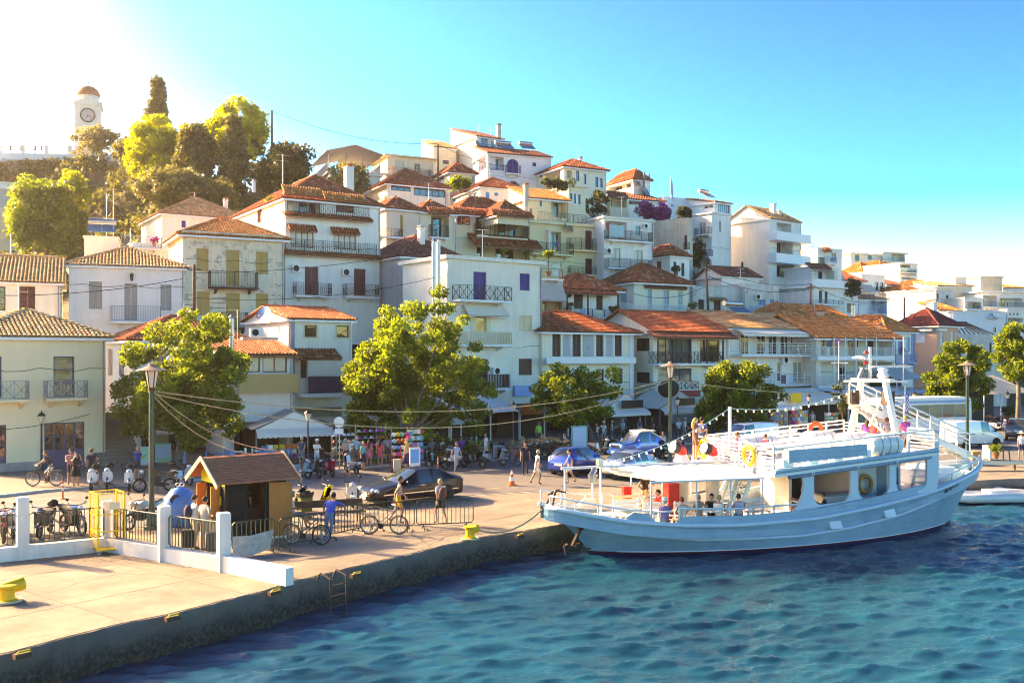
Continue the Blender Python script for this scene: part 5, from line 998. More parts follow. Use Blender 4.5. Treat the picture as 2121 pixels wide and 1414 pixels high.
P_,R_=clump_points(cl,45,rng);me=leaf_mesh(P_,.4,rng,R_);me.materials.append(LF['scrub']);iv=link('ivy',me,tr);iv['kind']='stuff'
# hill scrub
for q in((-60,112,12),(-48,106,14),(-44,140,30),(-75,140,27),(-40,120,22),(-34,112,20),(-50,125,24),(-75,150,37),(-68,160,37),(-90,145,30),(-60,135,28),(-30,150,28),(-44,95,14.5),(-60,90,8),(-38,103,17)):EXTRA.append(q)
# ---------------------------------------------------------------- excursion boat
BO=Vector((2.79,36.1,WZ));BPH=math.atan2(7.2,16.9);boat=E('excursion_boat','pale blue and white wooden excursion boat moored at the quay','boat',BO,BPH)
BM=T(BO.x,BO.y,BO.z,BPH)
def bw_(x,y,z):return BM@Vector((x,y,z))
def b_hull(n,l,b):
    tc=n.new('ShaderNodeTexCoord');v=tc.outputs['Object'];mp=n.new('ShaderNodeMapping');mp.inputs['Scale'].default_value=(2.6,2.6,.25);l.new(v,mp.inputs[0])
    c=ramp(n,[(.3,(.13,.33,.45)),(.5,(.18,.42,.54)),(.7,(.23,.47,.58))]);l.new(_noise(n,l,v,.9,8,.7),c.inputs[0]);r=ramp(n,[(.66,(0,0,0)),(.74,(.8,.8,.8))]);l.new(_noise(n,l,mp.outputs[0],1.3,7,.7),r.inputs[0])
    s=ramp(n,[(.62,(0,0,0)),(.7,(.5,.5,.5))]);l.new(_noise(n,l,v,2.2,9,.8),s.inputs[0]);a=_mix(n,l,s.outputs[0],c.outputs[0],(.32,.52,.60));l.new(_mix(n,l,r.outputs[0],a,(.24,.17,.10)),b.inputs['Base Color']);b.inputs['Roughness'].default_value=.42
    wv=n.new('ShaderNodeTexWave');wv.bands_direction='Z';wv.inputs['Scale'].default_value=1.6;wv.inputs['Distortion'].default_value=.6;l.new(v,wv.inputs['Vector']);_bump(n,l,wv.outputs[1],.12,.03,b)
HULLB=procmat('hull_paint_pale_blue',b_hull);SUPW=mat('boat_white',(.74,.78,.80),.4,0,.05,1.5,.05,8);NAVY=paint('antifoul_navy',(.012,.02,.09),.5);BOOT=paint('boot_stripe_red',(.16,.015,.02),.5)
def lerpt(x,tab):
    for(a,u),(b,v)in zip(tab,tab[1:]):
        if x<=b:return u+(v-u)*max(0,(x-a))/(b-a)
    return tab[-1][1]
SHEER=[(-1.9,2.0),(-.6,1.74),(.64,1.52),(2.7,1.32),(5,1.22),(8.5,1.25),(11.2,1.5),(14.3,1.84),(16,2.1),(18,2.4),(19.9,2.68)]
LOW=[(-1.6,1.45),(-.6,1.1),(.9,.9),(2.9,.7),(7.5,.61),(10.1,.75),(13,1.05),(16,1.6),(19.4,2.1)]
def hull_pt(s,z):
    """surface point on the near side for station s in 0..1 at height z"""
    u=abs(2*s-1);xd=-1.9+21.8*s;xw=.1+18.2*s;zs=lerpt(xd,SHEER)
    bd=2.72*max(0,1-u**3.0)**.62 if s<.5 else 2.72*max(0,1-u**2.7)**.66
    bw=2.42*max(0,1-u**2.0)**.85
    if z>=0:k=min(1,z/zs);x=xw+(xd-xw)*k**1.3;b=bw+(bd-bw)*k**.8
    else:k=min(1,-z/.9);x=xw+(9.2-xw)*.10*k;b=bw*(1-k)**.6
    return Vector((x,-b,z))
NS=56;mb=MB();zr=[-.9,-.6,-.3,0.0,.13,.2]
for i in range(NS+1):
    s=.0015+.997*i/NS;zs=lerpt(-1.9+21.8*s,SHEER);R_=zr+[.2+(zs-.2)*k/6 for k in range(1,7)]
    for z in R_:mb.v.append(tuple(hull_pt(s,z)))
nr=12
for i in range(NS):
    for k in range(nr-1):a=i*nr+k;mb.f.append((a,a+nr,a+nr+1,a+1));mb.m.append(1 if k<4 else(2 if k==4 else 0))
k0=len(mb.v);mb.v+=[(x,-y,z)for x,y,z in mb.v];mb.f+=[tuple(i+k0 for i in f[::-1])for f in mb.f];mb.m+=mb.m
mb.build('hull',[HULLB,NAVY,BOOT],boat,smooth=True)
def along(zf,s0=.004,s1=.996,n=60,off=.03):
    out=[]
    for i in range(n+1):
        s=s0+(s1-s0)*i/n;z=zf(-1.9+21.8*s);p=hull_pt(s,z);out.append(Vector((p.x,p.y-off,z)))
    return out
for zf,r in((lambda x:lerpt(x,SHEER),.085),(lambda x:lerpt(x,LOW),.06)):
    for sg in(1,-1):P=along(zf);MB().tube([(p.x,p.y*sg,p.z)for p in P],r,8).build('rubbing_strake',mat('strake_white',(.42,.62,.72),.4),boat,smooth=True)
MB().tube([(p.x,p.y,p.z)for p in along(lambda x:.215,.05,.93,50,.012)],.018,5).build('waterline_stripe',SUPW,boat)
# deck
mb=MB();prev=None
for i in range(41):
    s=.02+.96*i/40;x=-1.9+21.8*s;z=lerpt(x,SHEER)-.3;p=hull_pt(s,z);q=(p.x,p.y+.05,z),(p.x,-p.y-.05,z)
    if prev:mb.quad(prev[0],q[0],q[1],prev[1])
    prev=q
DECK=mat('deck_paint',(.62,.60,.56),.7,0,.15,2);mb.build('deck',DECK,boat)
# bulwark above the strake, with raised corners beside the boarding gap
HB=[(-1.9,.05),(.55,.05),(.62,.12),(.85,.34),(1.45,.34),(1.62,.07),(2.5,.07),(2.66,.32),(7.6,.36),(14.7,.4),(14.9,.14),(19.9,.1)]
for sg in(1,-1):
    mb=MB();n=150
    for i in range(n+1):
        x=-1.88+21.7*i/n;s=(x+1.9)/21.8;s=min(max(s,.003),.997);z=lerpt(x,SHEER);p=hull_pt(s,z);h=lerpt(x,HB)
        mb.v+=[(p.x,(p.y+.0)*sg,z),(p.x,(p.y-.0)*sg,z+h),(p.x,(p.y+.07)*sg,z+h),(p.x,(p.y+.09)*sg,z-.5)]
    for i in range(n):
        for k in range(3):a=i*4+k;mb.f.append((a,a+1,a+5,a+4));mb.m.append(0)
    mb.build('bulwark',HULLB if sg>0 else SUPW,boat)
RAILM=mat('boat_rail',(.60,.70,.76),.35)
def sheer_rail(x0,x1,h,n=14,sg=1,posts=5,m=RAILM,close=()):
    mb=MB();P=[]
    for i in range(n+1):
        x=x0+(x1-x0)*i/n;s=(x+1.9)/21.8;z=lerpt(x,SHEER);p=hull_pt(s,z);P.append(Vector((p.x,(p.y+.05)*sg,z+h)))
    mb.tube(P,.035,8)
    for k in range(posts+1):p=P[round(k*n/posts)];mb.tube([p,(p.x,p.y,p.z-h+.02)],.03,6)
    mb.build('handrail',m,boat,smooth=True)
sheer_rail(-1.7,1.62,.42);sheer_rail(2.57,7.6,.6);sheer_rail(14.9,19.4,.42,posts=4);sheer_rail(-1.7,4.5,.5,sg=-1);sheer_rail(14.9,19.4,.42,sg=-1)
# saloon sides with rounded openings
def rounded(cx,cz,w,h,rb,rt,n=7):
    P=[]
    for(sx,sz,r,a)in((1,1,rt,0),(-1,1,rt,90),(-1,-1,rb,180),(1,-1,rb,270)):
        for k in range(n):t=math.radians(a+90*k/(n-1));P.append((cx+sx*(w/2-r)+r*math.cos(t),cz+sz*(h/2-r)+r*math.sin(t)))
    return P
cells=[(8.28,10.5,8.52,10.32),(10.5,12.48,10.7,12.3),(12.48,14.62,12.66,14.3)];zb,ztp=1.5,3.03;o0,o1=1.68,2.93
shear=lambda x:.062*(x-8.3)
for sg in(-1,1):
    mb=MB();Y0,Y1=2.52*sg,2.42*sg
    for c0,c1,a0,a1 in cells:
        inn=rounded((a0+a1)/2,(o0+o1)/2,a1-a0,o1-o0,.38,.16);cx,cz=(a0+a1)/2,(o0+o1)/2;out=[]
        for x,z in inn:
            dx,dz=x-cx,z-cz;k=min(((c1 if dx>0 else c0)-cx)/dx if abs(dx)>1e-6 else 9,((ztp if dz>0 else zb)-cz)/dz if abs(dz)>1e-6 else 9);out.append((cx+dx*k,cz+dz*k))
        n=len(inn);f=lambda p,y:(p[0],y,p[1]+shear(p[0]))
        mb.add([f(p,Y0)for p in inn]+[f(p,Y0)for p in out],[(i,(i+1)%n,n+(i+1)%n,n+i)for i in range(n)]);mb.add([f(p,Y1)for p in inn]+[f(p,Y1)for p in out],[(i,(i+1)%n,n+(i+1)%n,n+i)for i in range(n)])
        mb.add([f(p,Y0)for p in inn]+[f(p,Y1)for p in inn],[(i,(i+1)%n,n+(i+1)%n,n+i)for i in range(n)])
        for cxr,czr in((c0,zb),(c1,zb),(c0,ztp),(c1,ztp)):
            near=sorted(range(n),key=lambda i:(out[i][0]-cxr)**2+(out[i][1]-czr)**2)[:2]
            for y in(Y0,Y1):mb.poly([f((cxr,czr),y),f(out[near[0]],y),f(out[near[1]],y)])
    # curved forward pillar and the stern post sweeping up
    pil=[(8.28,zb),(8.28,ztp),(7.95,ztp),(8.02,2.6),(7.98,2.2),(7.8,1.85),(7.45,zb+.05),(7.3,zb)];mb.prism([(x,z+shear(x))for x,z in pil],Y0,Y1)
    mb.prism([(14.62,zb+shear(14.6)),(14.62,ztp+shear(14.6)),(14.75,3.95),(14.95,4.0),(14.92,2.6),(14.85,zb+shear(14.8)+.1)],Y0,Y1);mb.build('saloon_side',mat('saloon_paint',(.46,.64,.74),.4,0,.06,1.5),boat)
# upper deck slab following the sheer, fascia, rolled canvas, sign
mb=MB();x0,x1=6.45,14.75;zz=lambda x:3.03+shear(x)
for(a,b,t)in((x0,x1,.16),):
    mb.add([(a,-2.78,zz(a)),(b,-2.7,zz(b)),(b,2.7,zz(b)),(a,2.78,zz(a)),(a,-2.78,zz(a)+t),(b,-2.7,zz(b)+t),(b,2.7,zz(b)+t),(a,2.78,zz(a)+t)],[(0,3,2,1),(4,5,6,7),(0,1,5,4),(1,2,6,5),(2,3,7,6),(3,0,4,7)])
mb.build('upper_deck',SUPW,boat)
for sg in(-1,1):MB().tube([(6.5,-2.74*-sg,zz(6.5)+.2),(14.7,-2.68*-sg,zz(14.7)+.2)],.1,10).build('coaming',HULLB if sg<0 else SUPW,boat,smooth=True)
MB().tube([(7.2,-2.66,zz(7.2)-.08),(14.4,-2.6,zz(14.4)-.06)],.085,10).build('rolled_canvas',mat('canvas_steel_blue',(.16,.30,.42),.7),boat,smooth=True)
mb=MB()
for x in(8.3,10.5,12.5):
    for q in(-.04,.04):mb.torus((x+q,-2.64,zz(x)-.06),.11,.02,12,5,0,'x')
mb.build('lashing',SUPW,boat)
sb=MB();sb.add([(7.1,-2.8,3.42),(10.9,-2.8,3.56),(10.9,-2.8,4.02),(7.1,-2.8,3.9),(7.1,-2.74,3.42),(10.9,-2.74,3.56),(10.9,-2.74,4.02),(7.1,-2.74,3.9)],[(0,1,2,3),(7,6,5,4),(0,4,5,1),(1,5,6,2),(2,6,7,3),(3,7,4,0)]);sb.build('sign_board',HULLB,boat)
# upper railing: top rail, slats, posts
def up_rail(P,h,slats,post=1.0,thick=.035,name='upper_railing'):
    mb=MB();P=[Vector(p)for p in P]
    for a,b in zip(P,P[1:]):
        mb.tube([a+Vector((0,0,h)),b+Vector((0,0,h))],.04,8);L=(b-a).length
        for k in range(slats):z=h*(.15+.68*k/max(1,slats-1));mb.bar(a+Vector((0,0,z)),b+Vector((0,0,z)),thick,.05)
        n=max(1,round(L/post))
        for k in range(n+1):q=a.lerp(b,k/n);mb.bar(q,q+Vector((0,0,h)),.06)
    mb.build(name,'white',boat)
d0=lambda x,y:(x,y,zz(x)+.16)
up_rail([d0(6.5,-2.65),d0(6.5,2.65)],.98,6);up_rail([d0(6.5,2.65),d0(14.6,2.6)],.95,4);up_rail([d0(6.5,-2.65),d0(14.6,-2.6)],.88,0,1.25);up_rail([d0(14.6,-2.6),d0(14.6,-1.2)],.85,5);up_rail([d0(14.6,1.3),d0(14.6,2.6)],.85,5)
for x in(7.0,8.2,9.4,10.8):MB().box(x,-2.62,zz(x)+.16,x+.45,-2.3,zz(x)+.58).build('seat_locker',SUPW,boat)
for y in(-.9,.9,2.2):
    mb=MB();xs0=7.3 if y<2 else 8.2
    for k in range(3):mb.bar((xs0,y-.18+k*.16,zz(8)+.58),(xs0+3.6,y-.18+k*.16,zz(11)+.58),.12,.03)
    for k in range(2):mb.bar((xs0,y+.24,zz(8)+.78+k*.16),(xs0+3.6,y+.24,zz(11)+.78+k*.16),.03,.1)
    for k in range(4):x=xs0+1.2*k;mb.box(x,y-.2,zz(x)+.16,x+.05,y+.26,zz(x)+.56)
    mb.build('bench','white',boat)
# forward house front, ladder and awning
AW=mat('awning_canvas',(.74,.70,.63),.9,0,.06,1.5);mb=MB();nx_,ny_=10,8
for i in range(nx_+1):
    fx=i/nx_;x=.72+(6.25-.72)*fx
    for j in range(ny_+1):
        v=2*j/ny_-1;hw=2.38*min(1,.02+fx*9)if fx<.11 else 2.38;z=3.32-.1*fx-.36*abs(v)**1.4-.05*math.sin(fx*PI*5)**2*(1-abs(v));mb.v.append((x+(.6*abs(v)if fx<.11 else 0),v*hw,z))
for i in range(nx_):
    for j in range(ny_):a=i*(ny_+1)+j;mb.f.append((a,a+1,a+ny_+2,a+ny_+1));mb.m.append(0)
k0=len(mb.v);mb.v+=[(x,y,z-.02)for x,y,z in mb.v];mb.f+=[tuple(i+k0 for i in f[::-1])for f in mb.f];mb.m+=mb.m;mb.build('awning',AW,boat,smooth=True,fix=False)
MB().tube([(1.3,-2.4,2.95),(6.25,-2.4,2.86)],.035,8).build('awning_edge',RAILM,boat);MB().tube([(-1.05,0,3.3),(6.3,0,3.26)],.05,8).build('ridge_pole','white',boat)
for x,y,z0 in((-.9,.0,1.3),(.6,0,1.0),(1.35,-2.38,1.7),(3.25,-2.4,1.6),(4.75,-2.4,1.55),(6.2,-2.4,1.55),(1.5,2.38,1.5),(3.3,2.4,1.4),(4.8,2.4,1.4),(6.2,2.4,1.4)):MB().tube([(x,y,z0),(x,y,3.3 if y==0 else 2.93)],.04 if y==0 else .03,8).build('awning_post','white' if y>=0 else RAILM,boat,smooth=True)
mb=MB();mb.box(.45,-.12,3.35,.65,.12,3.6);mb.tube([(.35,0,3.2),(.05,-.25,3.0)],.1,10);mb.lathe([(.1,0),(.2,.3)],10,(.1,-.3,2.75));mb.build('deck_floodlight',['steel'],boat)
duct=mat('duct_cream',(.68,.64,.57),.5)
for x,y in((5.05,1.35),(6.0,.55)):
    MB().tube([(x,y,.75),(x,y,3.25)],.27,14).build('ventilation_duct',duct,boat,smooth=True)
    mb=MB();mb.lathe([(.36,0),(.27,.12),(.21,.3)],14,(x,y,3.2),0);v=MB()
    arc=[Vector((x-.34*(1-math.cos(t))*1.0,y-.1*math.sin(t),3.48+.24*math.sin(t)))for t in np.linspace(0,1.35,5)];k0=len(mb.v);mb.tube(arc,[.21,.22,.23,.23,.23],14,1,False);e_=arc[-1]-arc[-2];e_.normalize();mb.tube([arc[-1],arc[-1]+e_*.3],[.232,.25],14,2,False);mb.tube([arc[-1]+e_*.27,arc[-1]+e_*.272],[.23,.2],14,0);mb.build('cowl_vent',[SUPW,C['red'],C['iron']],boat,smooth='auto')
MB().box(4.15,.9,.75,4.65,1.35,2.35).build('red_cabinet','red',boat);MB().box(2.6,1.75,1.55,2.95,1.95,2.2).build('red_panel','red',boat)
mb=MB()
for k in range(7):mb.box(6.3-k*.13,-1.5,3.05-k*.3,6.5-k*.13,-.8,3.08-k*.3)
for y in(-1.55,-.8):mb.bar((6.45,y,3.2),(5.5,y,.8),.06,.14);mb.tube([(6.45,y,4.1),(5.45,y,1.75)],.025,6)
mb.build('ladder','white',boat)
# fore deck furniture
for k,(x,y)in enumerate(((1.3,-1.5),(2.5,-1.6),(3.9,-1.55),(5.4,-1.5),(2.2,.2),(3.6,.6),(6.9,-1.6),(7.4,.5))):
    mb=MB();z=lerpt(x,SHEER)-.29
    for q in range(3):mb.bar((x-.55,y+.35+q*.14,z+.44),(x+.55,y+.35+q*.14,z+.44),.12,.03)
    for q in range(3):mb.bar((x-.55,y+.82,z+.58+q*.14),(x+.55,y+.82,z+.58+q*.14),.03,.1)
    for q in(-.5,.5):mb.bar((x+q,y+.8,z),(x+q,y+.84,z+.95),.05);mb.bar((x+q,y+.36,z),(x+q,y+.36,z+.44),.05)
    mb.build('bench','white' if k!=4 else 'cream',boat)
for x,y in((2.0,-1.85),(4.6,-1.75),(6.9,-.9),(8.9,-1.5)):z=lerpt(x,SHEER)-.29;MB().box(x-.45,y-.3,z+.7,x+.45,y+.3,z+.74).bar((x,y,z),(x,y,z+.7),.08).box(x-.2,y-.2,z,x+.2,y+.2,z+.03).build('table','white',boat)
mb=MB()
for k in range(6):mb.bar((-.9+.05*k,-.6+.1*k,1.5),(2.2,.9+.15*k,1.3),.08,.03)
mb.build('slatted_bench','white',boat)
mb=MB();MB().box(.3,-.9,.95,1.1,-.3,1.35).build('deck_box',SUPW,boat)
# saloon interior
MB().box(9.6,.3,.8,9.75,2.2,2.95).box(9.9,-1.6,.8,11.6,-.9,1.85).build('bar_counter',paint('counter_cream',(.62,.58,.52)),boat);MB().box(9.85,-1.65,1.85,11.65,-.85,1.91).build('counter_top','greyrail',boat);MB().box(11.9,-1.2,.9,14.2,2.0,3.1).build('wheelhouse',paint('panel_grey_white',(.55,.58,.60)),boat)
MB().box(12.9,-1.23,1.0,13.4,-1.2,2.9).build('cabin_door',paint('door_grey',(.16,.19,.22)),boat);MB().box(10.2,1.2,.9,11.6,2.3,2.95).build('back_bar','darkb',boat);MB().box(13.7,-1.23,2.1,14.05,-1.2,2.8).build('cabin_window',GLASS,boat)
# small hatches on the hull
for x in(9.4,12.2):
    s=(x+1.9)/21.8;z=lerpt(x,LOW)+.12;p=hull_pt(s,z);MB().prism([(-.02,0),(.16,-.02),(.0,.28),(-.02,.28)],x-.28,x+.28,axis='x').build('scupper_hood',SUPW,boat,M4=Matrix.Translation((0,p.y-.03,z))@Matrix.Scale(-1,4,(0,1,0)))
# anchor and hawse ring at the bow
s=.028;p=hull_pt(s,1.35);A_=mat('anchor_iron',(.035,.022,.02),.8,.3,.4,8);mb=MB();mb.torus((p.x,p.y-.06,p.z),.16,.06,16,8,0,'y');mb.bar((p.x,p.y-.1,p.z-.02),(p.x-.55,p.y-.35,p.z-.75),.1);mb.bar((p.x-.85,p.y-.5,p.z-.62),(p.x-.25,p.y-.25,p.z-.95),.12);mb.bar((p.x-.85,p.y-.5,p.z-.62),(p.x-.78,p.y-.5,p.z-.92),.2,.08);mb.bar((p.x-.25,p.y-.25,p.z-.95),(p.x-.3,p.y-.3,p.z-.65),.2,.08);mb.bar((p.x-.55,p.y-.35,p.z-.75),(p.x+.2,p.y-.4,p.z-.85),.05);mb.build('anchor',A_,boat)
mb=MB();mb.tube([(-1.5,-.2,2.0),(-1.35,-.1,2.45),(-1.1,.1,2.5)],.04,6);mb.tube([(-1.5,.3,2.0),(-1.35,.1,2.45),(-1.7,-.3,2.4)],.04,6);mb.tube([(-1.3,.0,2.5),(-.9,-.1,2.42)],.035,6);mb.build('spare_anchor','rust',boat)
MB().sphere((-.2,-.9,1.55),(.38,.2,.17),12,8).build('mooring_buoy','yellow',boat,smooth=True)
# name lettering near the stern: a few dark strokes following the planking
def text(body,size,M4,m,parent,name='lettering',ext=.004):
    c=bpy.data.curves.new(name,'FONT');c.body=body;c.size=size;c.extrude=ext;c.align_x='CENTER';c.align_y='CENTER';o=bpy.data.objects.new(name,c);COL.objects.link(o);bpy.context.view_layer.update()
    me=bpy.data.meshes.new_from_object(o);bpy.data.objects.remove(o);me.materials.append(C[m]if isinstance(m,str)else m);return link(name,me,parent,M4)
s=.835;zt_=lerpt(-1.9+21.8*s,LOW)+.28;p=hull_pt(s,zt_);p2=hull_pt(s+.03,zt_+.1);p3=hull_pt(s,zt_+.2);ux=(p2-p).normalized();uz=(p3-p);uz=(uz-ux*uz.dot(ux)).normalized();un=ux.cross(uz)
text('ΙΚΑΡΟΣ',.34,Matrix(((ux.x,uz.x,un.x,p.x+un.x*.03),(ux.y,uz.y,un.y,p.y+un.y*.03),(ux.z,uz.z,un.z,p.z+un.z*.03),(0,0,0,1))),'iron',boat)
# stern: raised deck, steps, mast, gangway
MB().box(16.2,-1.2,1.75,17.9,1.2,2.45).box(16.6,-.9,2.45,17.6,.9,2.62).build('stern_house',SUPW,boat);mb=MB()
for k in range(4):mb.box(15.35+k*.0,-1.6+k*.0,1.75+k*.27,15.9,-.6,1.79+k*.27)
for q in(-1.65,-.6):mb.bar((15.3,q,1.6),(15.85,q,2.9),.06,.12)
mb.build('steps','white',boat)
mw=mat('mast_white',(.74,.73,.70),.45,0,.12,3);mb=MB()
mb.bar((13.95,1.6,3.55),(14.2,1.05,6.4),.22,.2);mb.bar((14.4,-.9,3.55),(14.1,-.45,6.4),.22,.2);mb.bar((14.0,1.35,6.42),(14.2,-.75,6.42),.32,.14);mb.bar((13.3,1.2,6.36),(15.2,-.6,6.36),.1,.1)
mb.bar((14.1,.9,5.9),(14.2,.1,4.5),.07);mb.bar((14.2,-.3,5.9),(14.1,.5,4.4),.07);mb.bar((14.1,1.3,5.2),(14.3,-.6,3.9),.08);mb.tube([(14.15,.5,6.4),(14.15,.5,7.85)],.07,10);mb.bar((14.1,.45,7.0),(15.6,-.35,7.02),.09)
for z,w in((7.3,.3),(6.9,.0)):mb.tube([(14.15,.5,z),(14.15-.35,.75,z+.05)],.03,6)
mb.tube([(13.4,1.6,6.4),(13.4,1.6,8.1)],.018,5);mb.tube([(13.1,1.75,7.15),(13.75,1.4,7.15)],.015,5);mb.tube([(15.0,-.55,6.4),(15.0,-.55,8.3)],.015,5);mb.build('mast',mw,boat)
mb=MB();mb.lathe([(.2,0),(.28,.1),(.2,.22),(.16,.3),(.26,.36),(.18,.46)],12,(14.4,0,6.5));mb.bar((14.0,-.35,6.85),(14.9,.3,6.85),.1,.06);mb.build('radar','white',boat,smooth='auto');MB().lathe([(.26,0),(.3,.05),(.1,.12)],12,(13.8,.8,7.35)).build('antenna_dome','white',boat,smooth='auto')
MB().bar((13.75,.75,6.5),(13.9,.65,6.95),.42,.1).build('flood_lamp','greyrail',boat)
for x,y,z in((13.85,1.25,5.65),(14.3,-.35,5.65)):
    MB().box(x-.22,y-.2,z-.3,x+.22,y+.12,z+.3).torus((x,y-.2,z),.14,.03,12,5).build('loudspeaker',mat('speaker_brown',(.06,.035,.025),.8),boat)
for z in(7.55,7.1):MB().lathe([(.07,0),(.09,.08),(.04,.16)],10,(14.0,.6,z)).build('signal_lamp','red',boat,smooth=True)
# gangway
ga,gb=Vector((13.6,.75,5.3)),Vector((19.7,.55,2.95));gd=(gb-ga).normalized();up=Vector((0,0,1));mb=MB()
for y in(-.38,.38):o=Vector((0,y,0));mb.bar(ga+o,gb+o,.07,.3)
GW=boat
mb.build('gangway_frame','white',boat);
for k in range(26):q=ga.lerp(gb,(k+.5)/26);MB().bar(q+Vector((0,-.35,.04)),q+Vector((0,.35,.04)),.19,.03).build('gangway_plank',paint('plank_wood',(.55,.42,.28),.8,.3),boat)
mb=MB();e2=gb+Vector((1.0,0,-.38))
for y in(-.4,.4):
    o=Vector((0,y,0));mb.tube([ga+o+up*.95,gb+o+up*.95,e2+o+up*.9],.045,6);mb.tube([ga+o+up*.5,gb+o+up*.5],.025,6)
    for k in range(9):q=ga.lerp(gb,k/8)+o;mb.tube([q,q+up*.95],.03,6)
    mb.bar(gb+o,e2+o,.05,.1)
mb.build('gangway_rail','white',boat);mb=MB();mb.bar(gb+Vector((-.1,-.42,.05)),gb+Vector((-.1,.42,.05)),.2,.25);mb.build('gangway_roller','steel',boat)
# ---- things aboard: life rings, raft canisters, flag
def ring_at(x,y,z,label,m,rz=0.0,R=.33,tilt=0):
    e=E('life_ring',label,'life ring',bw_(x,y,z),BPH+rz,'life rings on the boat');MB().torus((0,0,0),R,.085,28,10).build('ring',m,e,smooth=True)
    for k in range(4):t=PI/4+k*PI/2;MB().torus((0,0,0),.098,.012,12,6,0,'x').build('band','white',e,smooth=True,M4=Matrix.Rotation(-t,4,'Y')@Matrix.Translation((R,0,0))@Matrix.Rotation(PI/2,4,'Z'))
    pts=[(math.cos(t)*(R+.12+.03*math.sin(4*t)),-.01,math.sin(t)*(R+.12+.03*math.sin(4*t)))for t in np.linspace(0,2*PI,25)];MB().tube(pts,.01,4,0,False).build('rope','sand',e)
oy=paint('life_ring_yellow',(.80,.45,.03));oo=paint('life_ring_orange',(.80,.10,.02))
ring_at(6.38,1.75,3.62,'yellow life ring hanging on the upper rail beside the long-haired woman',oy,PI/2);ring_at(6.36,-1.35,3.62,'yellow life ring on the upper rail nearest the blue sign board',oy,PI/2)
ring_at(12.15,-1.34,2.2,'orange life ring leaning against the cabin inside the saloon window',paint('life_ring_rust',(.55,.20,.05)),0);ring_at(12.9,2.5,4.1,'orange life ring on the far upper rail beside the mast',oo,0);ring_at(14.5,-.6,3.9,'orange life ring on the aft upper rail by the pink shirt',oo,PI/2)
def canister(x,y,label):
    z=zz(x)+.5;e=E('life_raft_canister',label,'canister',bw_(x,y,z-.34),BPH,'white life raft canisters on the upper deck');R=.45
    mb=MB();mb.lathe([(.0,-.8),(R*.8,-.78),(R,-.66),(R,.66),(R*.8,.78),(0.0,.8)],18,(0,0,.46),0,'x');mb.build('shell',mat('canister_white',(.76,.75,.72),.35,0,.08,2),e,smooth='auto')
    for q in(-.4,0,.4):MB().torus((q,0,.46),R+.008,.014,20,5,0,'x').build('strap','greyrail',e)
    MB().box(-.5,-.3,0,-.42,.3,.1).box(.42,-.3,0,.5,.3,.1).build('cradle','steel',e)
canister(7.7,2.05,'farthest left white raft canister on the upper deck');canister(8.9,1.35,'second white raft canister from the left, on the upper deck');canister(11.35,0.5,'middle white raft canister in front of the seated group');canister(11.9,-1.0,'white raft canister behind the outermost one on the upper deck');canister(12.2,-2.25,'outermost white raft canister at the near edge of the upper deck')
def flag(name,label,loc,h,w,hgt,rz,stripes,grp=None,hang=.0):
    e=E(name,label,'flag',loc,rz,grp);MB().tube([(0,0,0),(0,0,h)],.02,6).build('staff','white',e);mb=MB();nx_,nz_=10,9
    for i in range(nx_+1):
        for j in range(nz_+1):u=i/nx_;mb.v.append((u*w*(1-hang*.55),.06*math.sin(u*7)*u,h-hgt*j/nz_-u*hang*w*.8))
    for i in range(nx_):
        for j in range(nz_):
            a=i*(nz_+1)+j;mb.f.append((a,a+1,a+nz_+2,a+nz_+1));c=1 if j%2 else 0
            if stripes and i<4 and j<5:c=1 if(j==2 or i in(1,2)and False)or(i==2)else 0
            mb.m.append(c if stripes else 0)
    mb.build('cloth',[paint('flag_blue',(.02,.06,.42)),C['white']],e,smooth=True,fix=False);return e
flag('flag','small blue and white striped flag hanging beside the boat mast',bw_(15.0,-.65,5.2),1.0,.7,.8,.3,True,hang=1.2)
flag('flag','blue and white striped flag on the skyline mast',at(1389,412,134),3.2,1.6,2.0,.3,True,hang=1.3)
# ---------------------------------------------------------------- vehicles
def carpaint(name,rgb,metal=.3):return mat(name,rgb,.22,metal,.03,2,0,1,.5,1.0)
PAN=glassmat('car_glass',(.03,.045,.05),.03);TAIL=paint('tail_lamp_red',(.45,.01,.015),.2);HEADL=mat('head_lamp',(.6,.62,.64),.1,.3);PLATE=paint('number_plate',(.7,.7,.68))
def wheel_parts(r,w,style='alloy'):
    t=MB();t.lathe([(r*.66,-w/2),(r*.93,-w/2),(r,-w*.32),(r,w*.32),(r*.93,w/2),(r*.66,w/2)],22,(0,0,0),0,'y');m=MB();k=6
    m.lathe([(r*.68,-w*.46),(r*.62,-w*.46),(r*.6,-w*.2),(r*.05,-w*.18)],20,(0,0,0),1,'y');m.lathe([(r*.68,w*.46),(r*.1,w*.4)],20,(0,0,0),1,'y')
    for i in range(k):
        a=2*PI*i/k
        for d in(-.12,.12):m.bar((r*.1*math.cos(a),-w*.42,r*.1*math.sin(a)),(r*.64*math.cos(a+d),-w*.45,r*.64*math.sin(a+d)),r*.1,w*.1,0,(0,1,0))
    m.lathe([(r*.14,-w*.5),(r*.14,-w*.3)],10,(0,0,0),0,'y');m.torus((0,-w*.44,0),r*.65,r*.035,20,5,0,'y')
    return t.mesh('tyre',True),m.mesh('rim')
def add_wheels(e,axles,track,r,w=.2,hub='chrome'):
    tm,rm=wheel_parts(r,w);tm.materials.append(C['rubber']);rm.materials.append(C[hub]);rm.materials.append(C['iron'])
    for x in axles:
        for sg in(-1,1):
            M4=Matrix.Translation((x,sg*track/2,r))@(Matrix.Identity(4)if sg<0 else Matrix.Rotation(PI,4,'Z'));t=link('wheel',tm,e,M4);link('rim',rm,t)
